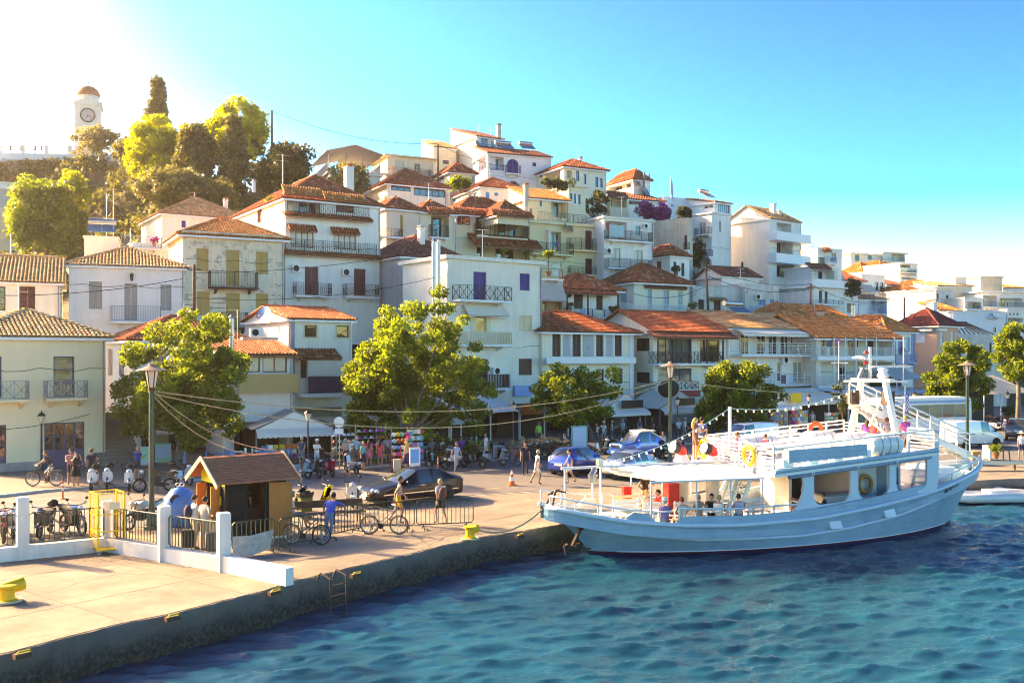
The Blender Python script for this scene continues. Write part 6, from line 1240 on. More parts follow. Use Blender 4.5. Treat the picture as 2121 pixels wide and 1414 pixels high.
def car(name,label,loc,head,stations,m,axles,track,r,cat='car',group=None,arch=True,extras=None,L=4.5):
    """stations: (x, zbottom, zbelt, ztop, halfbelt, halftop, seg) seg = kind of the strip towards the next station"""
    e=E(name,label,cat,(loc[0],loc[1],loc[2]if len(loc)>2 else .006),math.atan2(head[1],head[0]),group);mb=MB();K=8;rings=[]
    for x,zb,zl,zt,wb,wt,sg in stations:
        zm=zb+(zl-zb)*.5;h=[(wb*.8,zb),(wb*.97,zb+.09),(wb*1.0,zm),(wb*.985,zl),(wt+.0,zt-.03)if zt>zl+.1 else(wt,zt),(wt*.82,zt+.015),(0,zt+.035)]
        rings.append([(x,-y,z)for y,z in h]+[(x,y,z)for y,z in h[-2::-1]])
    n=len(rings[0]);mb.v=[v for rg in rings for v in rg]
    for i in range(len(rings)-1):
        seg=stations[i][6]
        for j in range(n-1):
            jj=j if j<6 else n-2-j;mi=0
            if jj==3 and seg in('win',):mi=1
            if jj in(4,5)and seg in('ws','rw'):mi=1
            if jj==3 and seg in('ws','rw')and False:mi=1
            if jj==0:mi=2
            mb.f.append((i*n+j,i*n+j+1,(i+1)*n+j+1,(i+1)*n+j));mb.m.append(mi)
        mb.f.append((i*n,(i+1)*n,(i+1)*n+n-1,i*n+n-1));mb.m.append(2)
    mb.f.append(tuple(range(n)));mb.m.append(0);mb.f.append(tuple((len(rings)-1)*n+j for j in range(n)));mb.m.append(0)
    mb.build('body',[m,PAN,C['iron']],e,smooth='auto')
    if arch:
        for x in axles:
            for sg in(-1,1):
                a=MB();a.lathe([(r*1.16,0),(0.0,0)],20,(0,0,0),0,'y');y=sg*(max(s[4]for s in stations)+.004);a.xf(Matrix.Translation((x,y,r*1.02)));a.v=[(v[0],v[1],max(v[2],stations[1][1]+.0))for v in a.v];a.build('wheel_arch','rubber',e)
    add_wheels(e,axles,track,r);return e
def lamp(e,name,x,y,z,rx,ry,rz,m):return MB().sphere((x,y,z),(rx,ry,rz),10,6).build(name,m,e,smooth=True)
def plate(e,x,z,y=0):s=1 if x>0 else-1;return MB().box(x-.012,y-.26,z-.06,x+.012,y+.26,z+.06).build('number_plate',PLATE,e)
def mirrors(e,x,y,z,m):
    for s in(-1,1):MB().sphere((x,s*(y+.1),z),(.08,.12,.075),8,6).bar((x,s*(y-.06),z-.04),(x,s*(y+.06),z-.02),.04).build('wing_mirror',m,e,smooth=True)
def handles(e,xs,y,z,m='chrome'):
    for x in xs:
        for s in(-1,1):MB().box(x-.1,min(s*y,s*(y+.025)),z,x+.1,max(s*y,s*(y+.025)),z+.03).build('door_handle',m,e)
# black saloon (x forward)
sed=[(2.38,.32,.58,.60,.62,.5,''),(2.28,.22,.62,.66,.80,.62,''),(1.9,.2,.72,.78,.88,.72,''),(1.0,.2,.84,.92,.9,.74,'ws'),(.92,.2,.86,.95,.9,.74,'ws'),(.1,.2,.9,1.40,.9,.62,'win'),(-.05,.2,.9,1.43,.9,.61,'win'),(-.62,.2,.91,1.45,.9,.60,''),(-.7,.2,.91,1.45,.9,.60,'win'),(-1.2,.2,.93,1.39,.9,.6,''),(-1.3,.2,.93,1.36,.9,.6,'rw'),(-1.92,.2,.95,1.03,.88,.68,''),(-2.3,.24,.9,.98,.82,.62,''),(-2.4,.36,.72,.8,.7,.55,'')]
nv=mat('paint_black_navy',(.004,.004,.007),.3,0,.03,2,0,1,.35,.15)
e=car('sedan','shiny black saloon car parked beside the kiosk with silver wheels',(-4.55,43.15),(-.78,-.62),sed,nv,(1.42,-1.43),1.62,.33)
for s in(-1,1):lamp(e,'headlight',2.2,s*.52,.66,.12,.15,.12,HEADL);lamp(e,'headlight',2.12,s*.73,.65,.12,.11,.1,HEADL);lamp(e,'tail_light',-2.3,s*.66,.82,.1,.16,.1,TAIL)
mb=MB();
for k in range(4):mb.box(2.3,-.32,.42+k*.06,2.4,.32,.45+k*.06)
mb.build('grille','chrome',e);plate(e,2.42,.36);plate(e,-2.41,.62);mirrors(e,.72,.88,.97,nv);handles(e,(-.1,-.95),.89,.78)
for s in(-1,1):MB().bar((1.9,s*.9,.5),(-2.0,s*.9,.5),.02,.05).build('side_trim','chrome',e)
hat=[(1.75,.3,.6,.62,.6,.5,''),(1.62,.2,.68,.72,.76,.6,''),(1.1,.18,.86,.94,.8,.62,'ws'),(.95,.18,.9,.98,.8,.64,'ws'),(.2,.18,.95,1.46,.8,.56,'win'),(.05,.18,.95,1.48,.8,.56,'win'),(-.5,.18,.97,1.5,.8,.56,''),(-.58,.18,.97,1.5,.8,.56,'win'),(-1.1,.18,1.02,1.47,.8,.56,''),(-1.25,.18,1.02,1.44,.8,.56,'rw'),(-1.62,.18,1.0,1.06,.79,.62,''),(-1.74,.22,.8,.9,.76,.6,''),(-1.8,.32,.6,.7,.66,.5,'')]
bl=carpaint('paint_bright_blue',(.005,.05,.32))
e=car('hatchback','royal blue hatchback seen from behind, parked by the walking man',(3.65,53.4),(.64,.77),hat,bl,(1.17,-1.2),1.42,.29)
for s in(-1,1):lamp(e,'tail_light',-1.66,s*.66,.92,.1,.12,.14,HEADL)
plate(e,-1.83,.62);mirrors(e,.72,.78,1.0,bl);handles(e,(-.15,-.85),.79,.84,bl);MB().bar((-1.4,-.1,1.42),(-1.62,.3,1.1),.03).build('wiper','iron',e)
sil=carpaint('paint_silver',(.42,.47,.50),.6)
e=car('sedan','silver saloon car between the blue cars, partly behind the boat awning',(6.6,51.9),(.65,.76),[(a*.93,b,c,d,w*.95,t,s)for a,b,c,d,w,t,s in sed],sil,(1.3,-1.32),1.5,.31)
for s in(-1,1):lamp(e,'tail_light',-2.1,s*.62,.8,.1,.16,.1,TAIL)
plate(e,-2.25,.6);mirrors(e,.66,.84,.97,sil);handles(e,(-.1,-.9),.85,.78,sil)
jp=[(1.75,.42,.75,.8,.66,.62,''),(1.68,.32,.92,.98,.72,.66,''),(.75,.3,1.0,1.08,.76,.66,'ws'),(.7,.3,1.02,1.1,.76,.68,'ws'),(.32,.3,1.04,1.66,.76,.58,'win'),(.2,.3,1.04,1.68,.76,.58,'win'),(-.42,.3,1.05,1.7,.76,.58,''),(-.55,.3,1.05,1.68,.76,.58,'win'),(-.95,.3,1.06,1.5,.76,.6,''),(-1.5,.3,1.06,1.1,.76,.7,''),(-1.68,.34,1.0,1.04,.74,.68,''),(-1.72,.45,.8,.85,.7,.62,'')]
jb=carpaint('paint_azure',(.008,.12,.48))
e=car('jeep','small azure open-backed jeep with cream soft top folded on its roof',(7.95,61.2),(-.86,-.51),jp,jb,(1.12,-1.13),1.36,.35)
for s in(-1,1):lamp(e,'headlight',1.7,s*.55,.84,.06,.11,.1,HEADL)
mb=MB()
for k in range(6):mb.box(1.7,-.38+k*.13,.74,1.765,-.3+k*.13,.9)
mb.build('grille','iron',e);MB().box(1.66,-.74,.38,1.86,.74,.58).build('bumper',jb,e);plate(e,1.87,.48);mirrors(e,.5,.78,1.18,jb);handles(e,(-.3,),.77,.98,jb)
mb=MB();mb.box(-1.0,-.56,1.7,.2,.56,1.78);mb.bar((-.6,-.6,1.72),(-1.6,-.7,1.14),.08);mb.bar((-.6,.6,1.72),(-1.6,.7,1.14),.08);mb.bar((-1.6,-.7,1.14),(-1.6,.7,1.14),.08);mb.bar((-1.05,-.64,1.42),(-1.05,-.72,1.1),.06);mb.build('soft_top','canvas',e)
van=[(2.1,.35,.7,.75,.7,.6,''),(2.0,.25,.85,.92,.82,.66,''),(1.45,.22,1.02,1.1,.86,.7,'ws'),(1.35,.22,1.05,1.15,.86,.7,'ws'),(.75,.22,1.1,1.78,.86,.68,'win'),(.6,.22,1.1,1.82,.86,.7,'win'),(.0,.22,1.12,1.88,.88,.74,''),(-1.0,.22,1.12,1.9,.88,.76,''),(-2.0,.22,1.12,1.88,.88,.76,''),(-2.15,.26,1.1,1.82,.86,.74,''),(-2.2,.4,1.0,1.7,.8,.7,'')]
vw=carpaint('paint_van_white',(.66,.70,.72),0)
def mkvan(label,loc,head):
    e=car('van',label,loc,head,van,vw,(1.3,-1.3),1.5,.32,'van','white vans');mirrors(e,1.15,.86,1.18,'iron');handles(e,(.1,),.87,.95,'iron');plate(e,-2.21,.75)
    for s in(-1,1):lamp(e,'headlight',1.98,s*.62,.82,.12,.14,.1,HEADL);lamp(e,'tail_light',-2.15,s*.8,1.1,.06,.06,.2,TAIL);MB().bar((-.6,s*.885,1.0),(-2.0,s*.885,1.0),.02,.04).build('door_rail','iron',e)
    return e
mkvan('white delivery van with rounded roof behind the boat upper deck',(16.2,66.6),(-.9,-.44));mkvan('white panel van on the quay road in front of the coach',(33.0,69.2),(.95,.31))
suv=[(a*1.0,b+.1,c+.12,d+.16,w,t,s)for a,b,c,d,w,t,s in hat]
e=car('suv','grey-green estate car with red tail lamps at the right edge',(39.6,75.6),(.45,.89),[(a*1.2,b,c,d,w*1.1,t*1.1,s)for a,b,c,d,w,t,s in suv],carpaint('paint_grey_green',(.10,.14,.15),.5),(1.35,-1.4),1.56,.35)
for s in(-1,1):MB().box(-1.98,s*.72-.07,1.1,-1.8,s*.72+.07,1.55).build('tail_light',TAIL,e)
plate(e,-2.18,.78)
# coach
bus=E('coach','white coach with pale blue roof stripe parked behind the gangway','bus',(27.6,72.2,.01),math.radians(25));BW=mat('coach_paint',(.62,.70,.74),.3,0,.05,1);L,Wd,Hh=9.6,2.45,3.3
mb=MB();prof=[(0,.35),(0,1.0),(-.02,1.4),(.18,2.9),(.35,3.2),(.7,3.3),(L-.3,3.3),(L-.05,3.1),(L,2.0),(L,.35)];mb.prism(prof,0,Wd);mb.build('body',BW,bus,smooth='auto')
mb=MB();mb.prism([(-.05,1.25),(.1,2.75),(.13,2.75),(-.01,1.25)],.15,Wd-.15);mb.build('windscreen',glassmat('coach_windscreen',(.03,.10,.10),.03),bus);mb=MB();mb.prism([(.12,2.55),(.15,2.85),(.17,2.85),(.14,2.55)],.3,Wd-.3);mb.build('sun_visor',paint('visor_green',(.02,.42,.30)),bus)
for k in range(6):x0=.75+k*1.42;MB().box(x0,-.012,1.75,x0+1.38,.01,2.75).build('window',glassmat('coach_window',(.10,.09,.06),.05)if k%2 else PAN,bus)
for s in(0,1):MB().box(.3,-.014 if s==0 else Wd-.01,2.86,L-.2,.01 if s==0 else Wd+.014,3.08).build('roof_stripe',paint('coach_stripe',(.10,.33,.55)),bus);MB().box(1.2,-.013 if s==0 else Wd,.4,L-.1,.0 if s==0 else Wd+.013,.95).build('skirt_panel','lightblue',bus)
tm,rm=wheel_parts(.48,.28);tm.materials.append(C['rubber']);rm.materials.append(C['steel']);rm.materials.append(C['iron'])
for x in(1.9,7.2):
    for y,r_ in((.13,0),(Wd-.13,PI)):t=link('wheel',tm,bus,Matrix.Translation((x,y,.48))@Matrix.Rotation(r_,4,'Z'));link('rim',rm,t)
for y in(-.15,Wd+.15):MB().box(-.25,y-.08,2.1,-.12,y+.08,2.65).bar((-.18,y,2.65),(.15,min(max(y,.1),Wd-.1),2.95),.05).build('wing_mirror','iron',bus)
for y in(.35,Wd-.35):lamp(bus,'headlight',.0,y,.75,.08,.2,.14,HEADL)
# two-wheelers: one prototype of each kind, then copies with their own colours
def spoked(r,t=.045):
    a=MB();a.torus((0,0,0),r,t,22,7,0,'y');b=MB();b.torus((0,0,0),r*.86,.018,20,5);b.lathe([(.05,-.06),(.05,.06)],8,(0,0,0),0,'y')
    for k in range(10):q=2*PI*k/10;b.bar((0,.02*(-1)**k,0),(r*.86*math.cos(q),0,r*.86*math.sin(q)),.012)
    A=a.mesh('tyre',True);A.materials.append(C['rubber']);B=b.mesh('rim');B.materials.append(C['steel']);return A,B
def put_wheel(e,A,B,x,r):t=link('wheel',A,e,Matrix.Translation((x,0,r)));link('rim',B,t)
def scooter_proto(big=False):
    e=bpy.data.objects.new('scooter',None);COL.objects.link(e);A,B=spoked(.2 if not big else .24,.055);r=.25 if not big else .29
    put_wheel(e,A,B,.64,r);put_wheel(e,A,B,-.62,r);mb=MB()
    mb.prism([(.5,.62),(.62,.9),(.5,1.0),(.42,.95),(.3,.4),(.05,.28),(-.25,.3),(-.35,.55),(-.85,.62),(-.95,.72),(-.8,.75),(-.25,.72),(-.18,.42),(.18,.36)],-.13,.13);k0=len(mb.v)
    mb.add([(.44,-.22,.42),(.56,-.2,.9),(.56,.2,.9),(.44,.22,.42),(.52,0,.4),(.66,0,.92)],[(0,1,5,4),(4,5,2,3)]);mb.prism([(.36,.42),(.9,.42),(.84,.5),(.5,.56)],-.09,.09);mb.sphere((.62,0,.98),(.14,.13,.1),10,6);mb.add([(-.3,-.19,.42),(-.9,-.15,.66),(-.85,-.13,.74),(-.3,-.16,.7),(-.3,.19,.42),(-.9,.15,.66),(-.85,.13,.74),(-.3,.16,.7)],[(0,1,2,3),(7,6,5,4),(0,4,5,1),(1,5,6,2),(3,2,6,7),(0,3,7,4)]);me=mb.build('fairing','white',e,smooth='auto')
    MB().prism([(-.9,.74),(-.25,.72),(-.2,.78),(-.45,.84),(-.85,.88)],-.15,.15).build('seat','rubber',e);mb=MB();mb.tube([(.64,0,.25),(.5,0,.95),(.46,0,1.05)],.03,6);mb.tube([(.38,-.33,1.08),(.46,0,1.05),(.38,.33,1.08)],.018,6);mb.bar((-.62,.12,.25),(-.1,.1,.33),.08);mb.tube([(-.1,-.14,.28),(-.9,-.18,.35)],.05,8);mb.bar((-.15,.12,.3),(-.2,.3,.02),.025);mb.bar((.57,0,.5),(-.1,0,.3),.05);mb.bar((-.1,-.15,.3),(-.1,.12,.31),.05);mb.build('frame','iron',e)
    for s in(-1,1):MB().sphere((.4,s*.36,1.28),(.03,.07,.05),8,5).tube([(.4,s*.27,1.08),(.4,s*.36,1.26)],.01,5).build('mirror','iron',e)
    MB().sphere((.75,0,.95),(.04,.09,.06),8,5).build('headlight',HEADL,e);MB().box(-.98,-.09,.6,-.94,.09,.72).build('number_plate',PLATE,e)
    if big:MB().sphere((-.95,0,1.02),(.2,.2,.15),10,6).build('top_box','rubber',e,smooth=True)
    return e
def moto_proto():
    e=bpy.data.objects.new('motorbike',None);COL.objects.link(e);A,B=spoked(.28,.055);put_wheel(e,A,B,.72,.33);put_wheel(e,A,B,-.66,.33);mb=MB();mb.prism([(.35,.95),(.1,1.05),(-.2,.98),(-.25,.82),(.3,.72)],-.15,.15);mb.prism([(.95,.62),(.7,.72),(.45,.62),(.7,.66)],-.07,.07);mb.prism([(-.4,.8),(-1.0,.95),(-1.05,.86),(-.5,.66)],-.1,.1);mb.build('tank','white',e,smooth='auto')
    MB().prism([(-.2,.95),(-.22,.85),(-.9,.92),(-.95,1.0),(-.6,.93)],-.13,.13).build('seat','rubber',e);mb=MB();mb.box(-.25,-.16,.32,.3,.16,.7);mb.tube([(.72,-.08,.33),(.42,-.08,1.0)],.025,6);mb.tube([(.72,.08,.33),(.42,.08,1.0)],.025,6);mb.tube([(.3,-.36,1.12),(.42,0,1.06),(.3,.36,1.12)],.018,6);mb.bar((-.66,.1,.33),(-.1,.1,.45),.06);mb.bar((-.66,-.1,.33),(-.1,-.1,.45),.06);mb.tube([(.2,-.16,.4),(-.2,-.18,.26),(-.95,-.2,.42)],.045,8);mb.bar((-.1,.14,.3),(-.15,.32,.01),.025);mb.build('engine','iron',e)
    for s in(-1,1):MB().sphere((.36,s*.36,1.3),(.03,.07,.05),8,5).tube([(.34,s*.28,1.12),(.36,s*.36,1.28)],.01,5).build('mirror','iron',e)
    MB().sphere((.6,0,.98),(.1,.1,.1),8,6).build('headlight',HEADL,e);return e
def bike_proto():
    e=bpy.data.objects.new('bicycle',None);COL.objects.link(e);A,B=spoked(.33,.022);put_wheel(e,A,B,.55,.35);put_wheel(e,A,B,-.52,.35);mb=MB()
    for p,q,r in(((.55,0,.35),(.42,0,.95),.016),((.42,0,.9),(-.15,0,.42),.02),((.43,0,.8),(-.1,0,.3),.018),((-.1,0,.3),(-.25,0,.9),.018),((-.52,.05,.35),(-.1,.03,.3),.012),((-.52,.05,.35),(-.22,.03,.8),.012)):mb.tube([p,q],r,6)
    mb.build('frame','greyrail',e);MB().prism([(-.42,.95),(-.1,.93),(-.08,.96),(-.35,1.0),(-.42,.99)],-.07,.07).build('saddle','rubber',e);MB().tube([(.25,-.28,1.05),(.4,-.1,1.03),(.4,.1,1.03),(.25,.28,1.05)],.014,6).tube([(.42,0,.93),(.4,0,1.03)],.014,6).build('handlebar','steel',e);mb=MB();mb.lathe([(.1,-.05),(.1,-.04)],14,(-.1,0,.3),0,'y');mb.bar((-.1,-.06,.3),(.02,-.06,.16),.02);mb.bar((-.1,.06,.3),(-.22,.06,.44),.02);mb.box(-.03,-.16,.14,.07,-.06,.17);mb.box(-.27,.06,.43,-.17,.16,.46);mb.build('crankset','iron',e);MB().box(-.72,-.07,.74,-.3,.07,.76).bar((-.52,-.06,.35),(-.6,-.06,.75),.012).bar((-.52,.06,.35),(-.6,.06,.75),.012).build('rack','steel',e);return e
PROTO=dict(scooter=scooter_proto(),maxi=scooter_proto(True),motorbike=moto_proto(),bicycle=bike_proto());USED=set()
PAINTPART=dict(scooter='fairing',maxi='fairing',motorbike='tank',bicycle='frame')
GRP=dict(scooter='scooters parked along the street',maxi='scooters parked along the street',motorbike='motorbikes parked along the street',bicycle='bicycles by the waterfront')
def two(kind,label,px,py,deg,col,z=None,loc=None):
    p=PROTO[kind];e=p if kind not in USED else copy_tree(p);USED.add(kind);g=loc if loc else gnd(px,py,.12 if z is None else z);e.location=(g.x,g.y,g.z);e.rotation_euler=(0,0,math.radians(deg))
    tag(e,label,{'maxi':'scooter'}.get(kind,kind),GRP[kind]);e.empty_display_size=.2;m=C[col]if isinstance(col,str)else carpaint('bike_paint_'+'_'.join('%02d'%int(c*99)for c in col),col,.1)
    for ch in e.children:
        if ch.name.split('.')[0]==PAINTPART[kind]:ch.material_slots[0].link='OBJECT';ch.material_slots[0].material=m
    return e
# headings: degrees, 0 = pointing right, -90 = pointing at the viewer
two('maxi','white scooter on the kerb with black top box, left of a twin',193,1013,-75,'white',.0);two('maxi','white scooter on the kerb with black top box, right of its twin',224,1011,-72,'white',0)
two('maxi','white scooter parked left of the black motorbike behind the lamp post',268,1014,-70,'white',0);two('motorbike','black motorbike standing side-on behind the nearest lamp post',322,1018,195,(.012,.012,.014),0);two('maxi','white and silver scooter behind the recycling bin',378,1004,-40,(.5,.52,.54),0)
two('motorbike','red and black motorbike cut by the left edge behind the railing',6,1118,-60,(.25,.02,.015),0);two('maxi','silver scooter beside the red motorbike behind the white fence post',33,1110,-70,(.45,.48,.5),0);two('maxi','dark grey scooter facing the railing left of the yellow cage',93,1108,-80,(.05,.055,.06),0);two('motorbike','black moped with white front left of the yellow cage',150,1104,-40,(.1,.1,.1),0);two('motorbike','grey motorbike hidden behind the foot of the nearest lamp post',296,1092,-110,(.3,.3,.28),0)
two('scooter','pale blue scooter beside the white shop awning',622,990,-40,(.25,.38,.45),0);two('scooter','black scooter left of the red one by the shop',652,988,-55,(.012,.013,.016),0);two('scooter','bright red scooter under the man in khaki',680,986,-60,(.5,.01,.02),0);two('scooter','white and black scooter seen from behind by the kerb',728,980,125,(.5,.5,.52),0)
two('scooter','yellow and green moped beside the green litter bin',655,1058,30,(.75,.5,.01),0);mp=two('scooter','white moped carrying a yellow delivery crate',727,1046,-75,(.7,.7,.68),0);two('scooter','dark covered scooter beside the open kiosk door',600,1060,20,(.03,.035,.04),0)
two('maxi','large black touring scooter by the cafe tables',905,972,140,(.012,.012,.014),0);two('scooter','white scooter next to the large black one',938,966,120,'white',0);two('scooter','black delivery moped with white box',980,968,-30,(.015,.015,.016),0);two('scooter','grey and red scooter by the cafe kerb',1022,964,-20,(.35,.36,.36),0)
for k,(x,y,a,c,l)in enumerate(((1105,952,200,(.02,.02,.02),'black motorbike beside the policeman'),(1132,950,190,(.06,.015,.015),'dark red motorbike left of the blue hatchback'),(1152,946,200,(.02,.02,.025),'black motorbike half hidden by the blue hatchback'),(1272,942,-40,(.02,.02,.02),'black motorbike in front of the azure jeep'))):two('motorbike',l,x,y,a,c,0)
two('scooter','cream and green scooter left of the azure jeep',1243,940,-45,(.6,.6,.52),0);two('maxi','black touring scooter right of the azure jeep',1398,948,20,(.012,.012,.014),0)
for k,(x,y,l)in enumerate(((2068,893,'white scooter parked in front of the far cafe, left of two'),(2088,892,'white scooter parked in front of the far cafe, right of two'))):two('maxi',l,x,y,-60,'white',0)
two('bicycle','city bicycle leaning on the black barriers beside the seated man',634,1127,-10,(.03,.03,.035),0);two('bicycle','champagne bicycle leaning on the barriers by the colourful shirt',795,1106,-2,(.45,.36,.25),0);two('bicycle','dark bicycle with basket ridden by the woman in white shorts',93,1006,190,(.03,.03,.03),.12);two('bicycle','red bicycle parked by the cafe',1068,962,110,(.4,.02,.02),0);two('bicycle','white mountain bike leaning by the tree',1180,930,160,'white',.12)
# ---------------------------------------------------------------- people
SKIN=mat('skin',(.48,.25,.16),.55,0,.06,3);SKINT=mat('skin_tanned',(.36,.17,.10),.55,0,.06,3)
def jb_(pel=(0,0,.95),ch=(0,0,1.32),nk=(.01,0,1.5),hd=(.03,0,1.63),sw=.175,arms=None,legs=None):
    P=Vector(pel);Ch=Vector(ch);N=Vector(nk);J=dict(pel=P,sp=P.lerp(Ch,.48),ch=Ch,nk=N,hd=Vector(hd))
    for s,k in((1,'l'),(-1,'r')):
        sh=Ch+Vector((0,s*sw,.09));J['sh'+k]=sh;a=arms[0 if s>0 else 1]if arms else((-.03,.05,-.29),(.05,.02,-.26));el=sh+Vector((a[0][0],s*a[0][1],a[0][2]));wr=el+Vector((a[1][0],s*a[1][1],a[1][2]));J['el'+k]=el;J['wr'+k]=wr
        l=legs[0 if s>0 else 1]if legs else((.02,.01,-.41),(-.03,.0,-.42));hp=P+Vector((0,s*.09,-.05));kn=hp+Vector((l[0][0],s*l[0][1],l[0][2]));an=kn+Vector((l[1][0],s*l[1][1],l[1][2]));J['hp'+k]=hp;J['kn'+k]=kn;J['an'+k]=an;J['to'+k]=an+Vector((.15,s*.02,-.045))
    return J
dn=((-.03,.05,-.29),(.06,.02,-.25));hip_=((-.12,.2,-.18),(.14,-.16,-.12));fw=((.12,.04,-.25),(.24,-.03,.06));up_=((.2,.06,-.12),(.12,-.1,.22));lf=((.16,.03,-.4),(-.1,0,-.41));lb=((-.1,.02,-.41),(-.24,0,-.34));st_=((.02,.01,-.42),(-.02,0,-.42));sl_=((.43,.05,-.02),(.02,0,-.42));bk=((-.14,.03,-.25),(-.02,-.12,-.2))
SITP=(0,0,.53)
POSES=dict(stand=jb_(arms=(dn,dn),legs=(st_,((.06,.04,-.41),(-.03,0,-.42)))),hips=jb_(arms=(hip_,hip_),legs=(st_,((.02,.06,-.41),(-.02,.02,-.42)))),hip1=jb_(arms=(dn,hip_)),walk=jb_(arms=(((.1,.04,-.27),(.16,0,-.2)),((-.16,.04,-.25),(-.02,0,-.26))),legs=(lb,lf),ch=(.04,0,1.32),nk=(.06,0,1.5),hd=(.08,0,1.63)),walk2=jb_(arms=(((-.15,.04,-.25),(.02,0,-.26)),((.12,.04,-.26),(.14,0,-.2))),legs=(lf,lb)),
    photo=jb_(arms=(up_,up_)),hold=jb_(arms=(fw,fw)),behind=jb_(arms=(bk,bk)),sit=jb_(SITP,(-.05,0,.9),(-.03,0,1.08),(0,0,1.21),arms=(fw,fw),legs=(sl_,sl_)),sit2=jb_(SITP,(-.08,0,.9),(-.06,0,1.08),(-.04,0,1.21),arms=(((-.05,.16,-.2),(.2,.05,-.12)),((.1,.1,-.26),(.22,.0,.02))),legs=(((.43,.02,.05),(.12,0,-.4)),((.43,.06,-.02),(.1,0,-.4)))),
    lean=jb_((-.1,0,.93),(.12,0,1.26),(.2,0,1.42),(.26,0,1.54),arms=(((.18,.2,-.2),(.1,.05,-.12)),((.2,.22,-.16),(-.05,.05,-.2))),legs=(st_,((-.02,.02,-.41),(-.3,-.06,-.28)))),ride=jb_((-.22,0,1.02),(.02,0,1.36),(.06,0,1.53),(.1,0,1.66),arms=(((.2,.06,-.22),(.2,0,-.08)),)*2,legs=(((.32,.02,-.3),(-.18,0,-.38)),((.2,.02,-.38),(-.02,0,-.42)))))
RADS=dict(pel=.148,sp=.132,ch=.15,nk=.056,hp=.092,kn=.058,an=.042,to=.036,sh=.062,el=.044,wr=.03)
def seg_d(p,a,b):ab=b-a;t=max(0,min(1,(p-a).dot(ab)/max(ab.length_squared,1e-9)));return(p-a-ab*t).length,t
sk_objs={}
for nm,J in POSES.items():
    ks=['pel','sp','ch','nk']+[j+s for s in 'lr' for j in('sh','el','wr','hp','kn','an','to')];ix={k:i for i,k in enumerate(ks)};ed_=[('pel','sp'),('sp','ch'),('ch','nk')]
    for s in 'lr':ed_+=[('ch','sh'+s),('sh'+s,'el'+s),('el'+s,'wr'+s),('pel','hp'+s),('hp'+s,'kn'+s),('kn'+s,'an'+s),('an'+s,'to'+s)]
    me=bpy.data.meshes.new('sk');me.from_pydata([J[k]for k in ks],[(ix[a],ix[b])for a,b in ed_],[]);o=bpy.data.objects.new('sk',me);COL.objects.link(o);md=o.modifiers.new('Skin','SKIN');md.use_smooth_shade=True
    for k in ks:sv=me.skin_vertices[0].data[ix[k]];r=RADS[k[:2]if k[:2]in RADS and k not in RADS else k];sv.radius=(r,r*(.8 if k in('ch','sp','pel')else 1));sv.use_root=(k=='pel')
    ss_=o.modifiers.new('Sub','SUBSURF');ss_.levels=1;ss_.render_levels=1;sk_objs[nm]=(o,ed_)
bpy.context.view_layer.update();dg=bpy.context.evaluated_depsgraph_get();PM={}
def head_geo(J,mb):
    h=J['hd'];tilt=(J['hd']-J['nk']);k0=len(mb.v);n,k=14,12
    for i in range(k+1):
        p=PI*i/k
        for j in range(n):
            t=2*PI*j/n;x,y,z=math.sin(p)*math.cos(t),math.sin(p)*math.sin(t),math.cos(p);w=1-.28*max(0,-z)**1.3;X=.098*x*(1 if x>0 else 1.05)*w+(.012 if z<-.3 and x>.5 else 0);Y=.078*y*w;Zz=.122*z
            if abs(y)<.3 and x>.8 and-.35<z<-.02:X+=.028
            if abs(z)<.25 and x>.75 and .25<abs(y)<.62 and z>0:X-=.012
            mb.v.append((h.x+X,h.y+Y,h.z+Zz))
    for i in range(k):
        for j in range(n):mb.f.append((k0+i*n+j,k0+(i+1)*n+j,k0+(i+1)*n+(j+1)%n,k0+i*n+(j+1)%n));mb.m.append(0)
    for s in(-1,1):mb.sphere((h.x+.082,h.y+s*.033,h.z+.012),(.012,.016,.01),8,5,5);mb.sphere((h.x-.005,h.y+s*.08,h.z-.01),(.022,.012,.034),8,5,0)
    mb.sphere((h.x+.082,h.y,h.z-.062),(.014,.026,.008),8,5,5)
def hand_geo(J,s,mb):
    w=J['wr'+s];d=(w-J['el'+s]).normalized();sd=d.cross(Vector((0,1,0)));sd=sd.normalized()if sd.length>.1 else Vector((1,0,0));nrm=d.cross(sd).normalized();c=w+d*.05
    mb.bar(w-d*.01,w+d*.09,.035,.075,0,tuple(sd))
    for i,L in enumerate((.065,.075,.07,.055)):p=w+d*.085+sd*(-.028+.019*i);q=p+d*L*.55+nrm*.008;mb.tube([p,q,q+d*L*.4+nrm*.022],[.0095,.009,.007],5)
    p=w+d*.03+sd*-.036;mb.tube([p,p+d*.03-sd*.025,p+d*.062-sd*.03+nrm*.008],[.012,.011,.008],5)
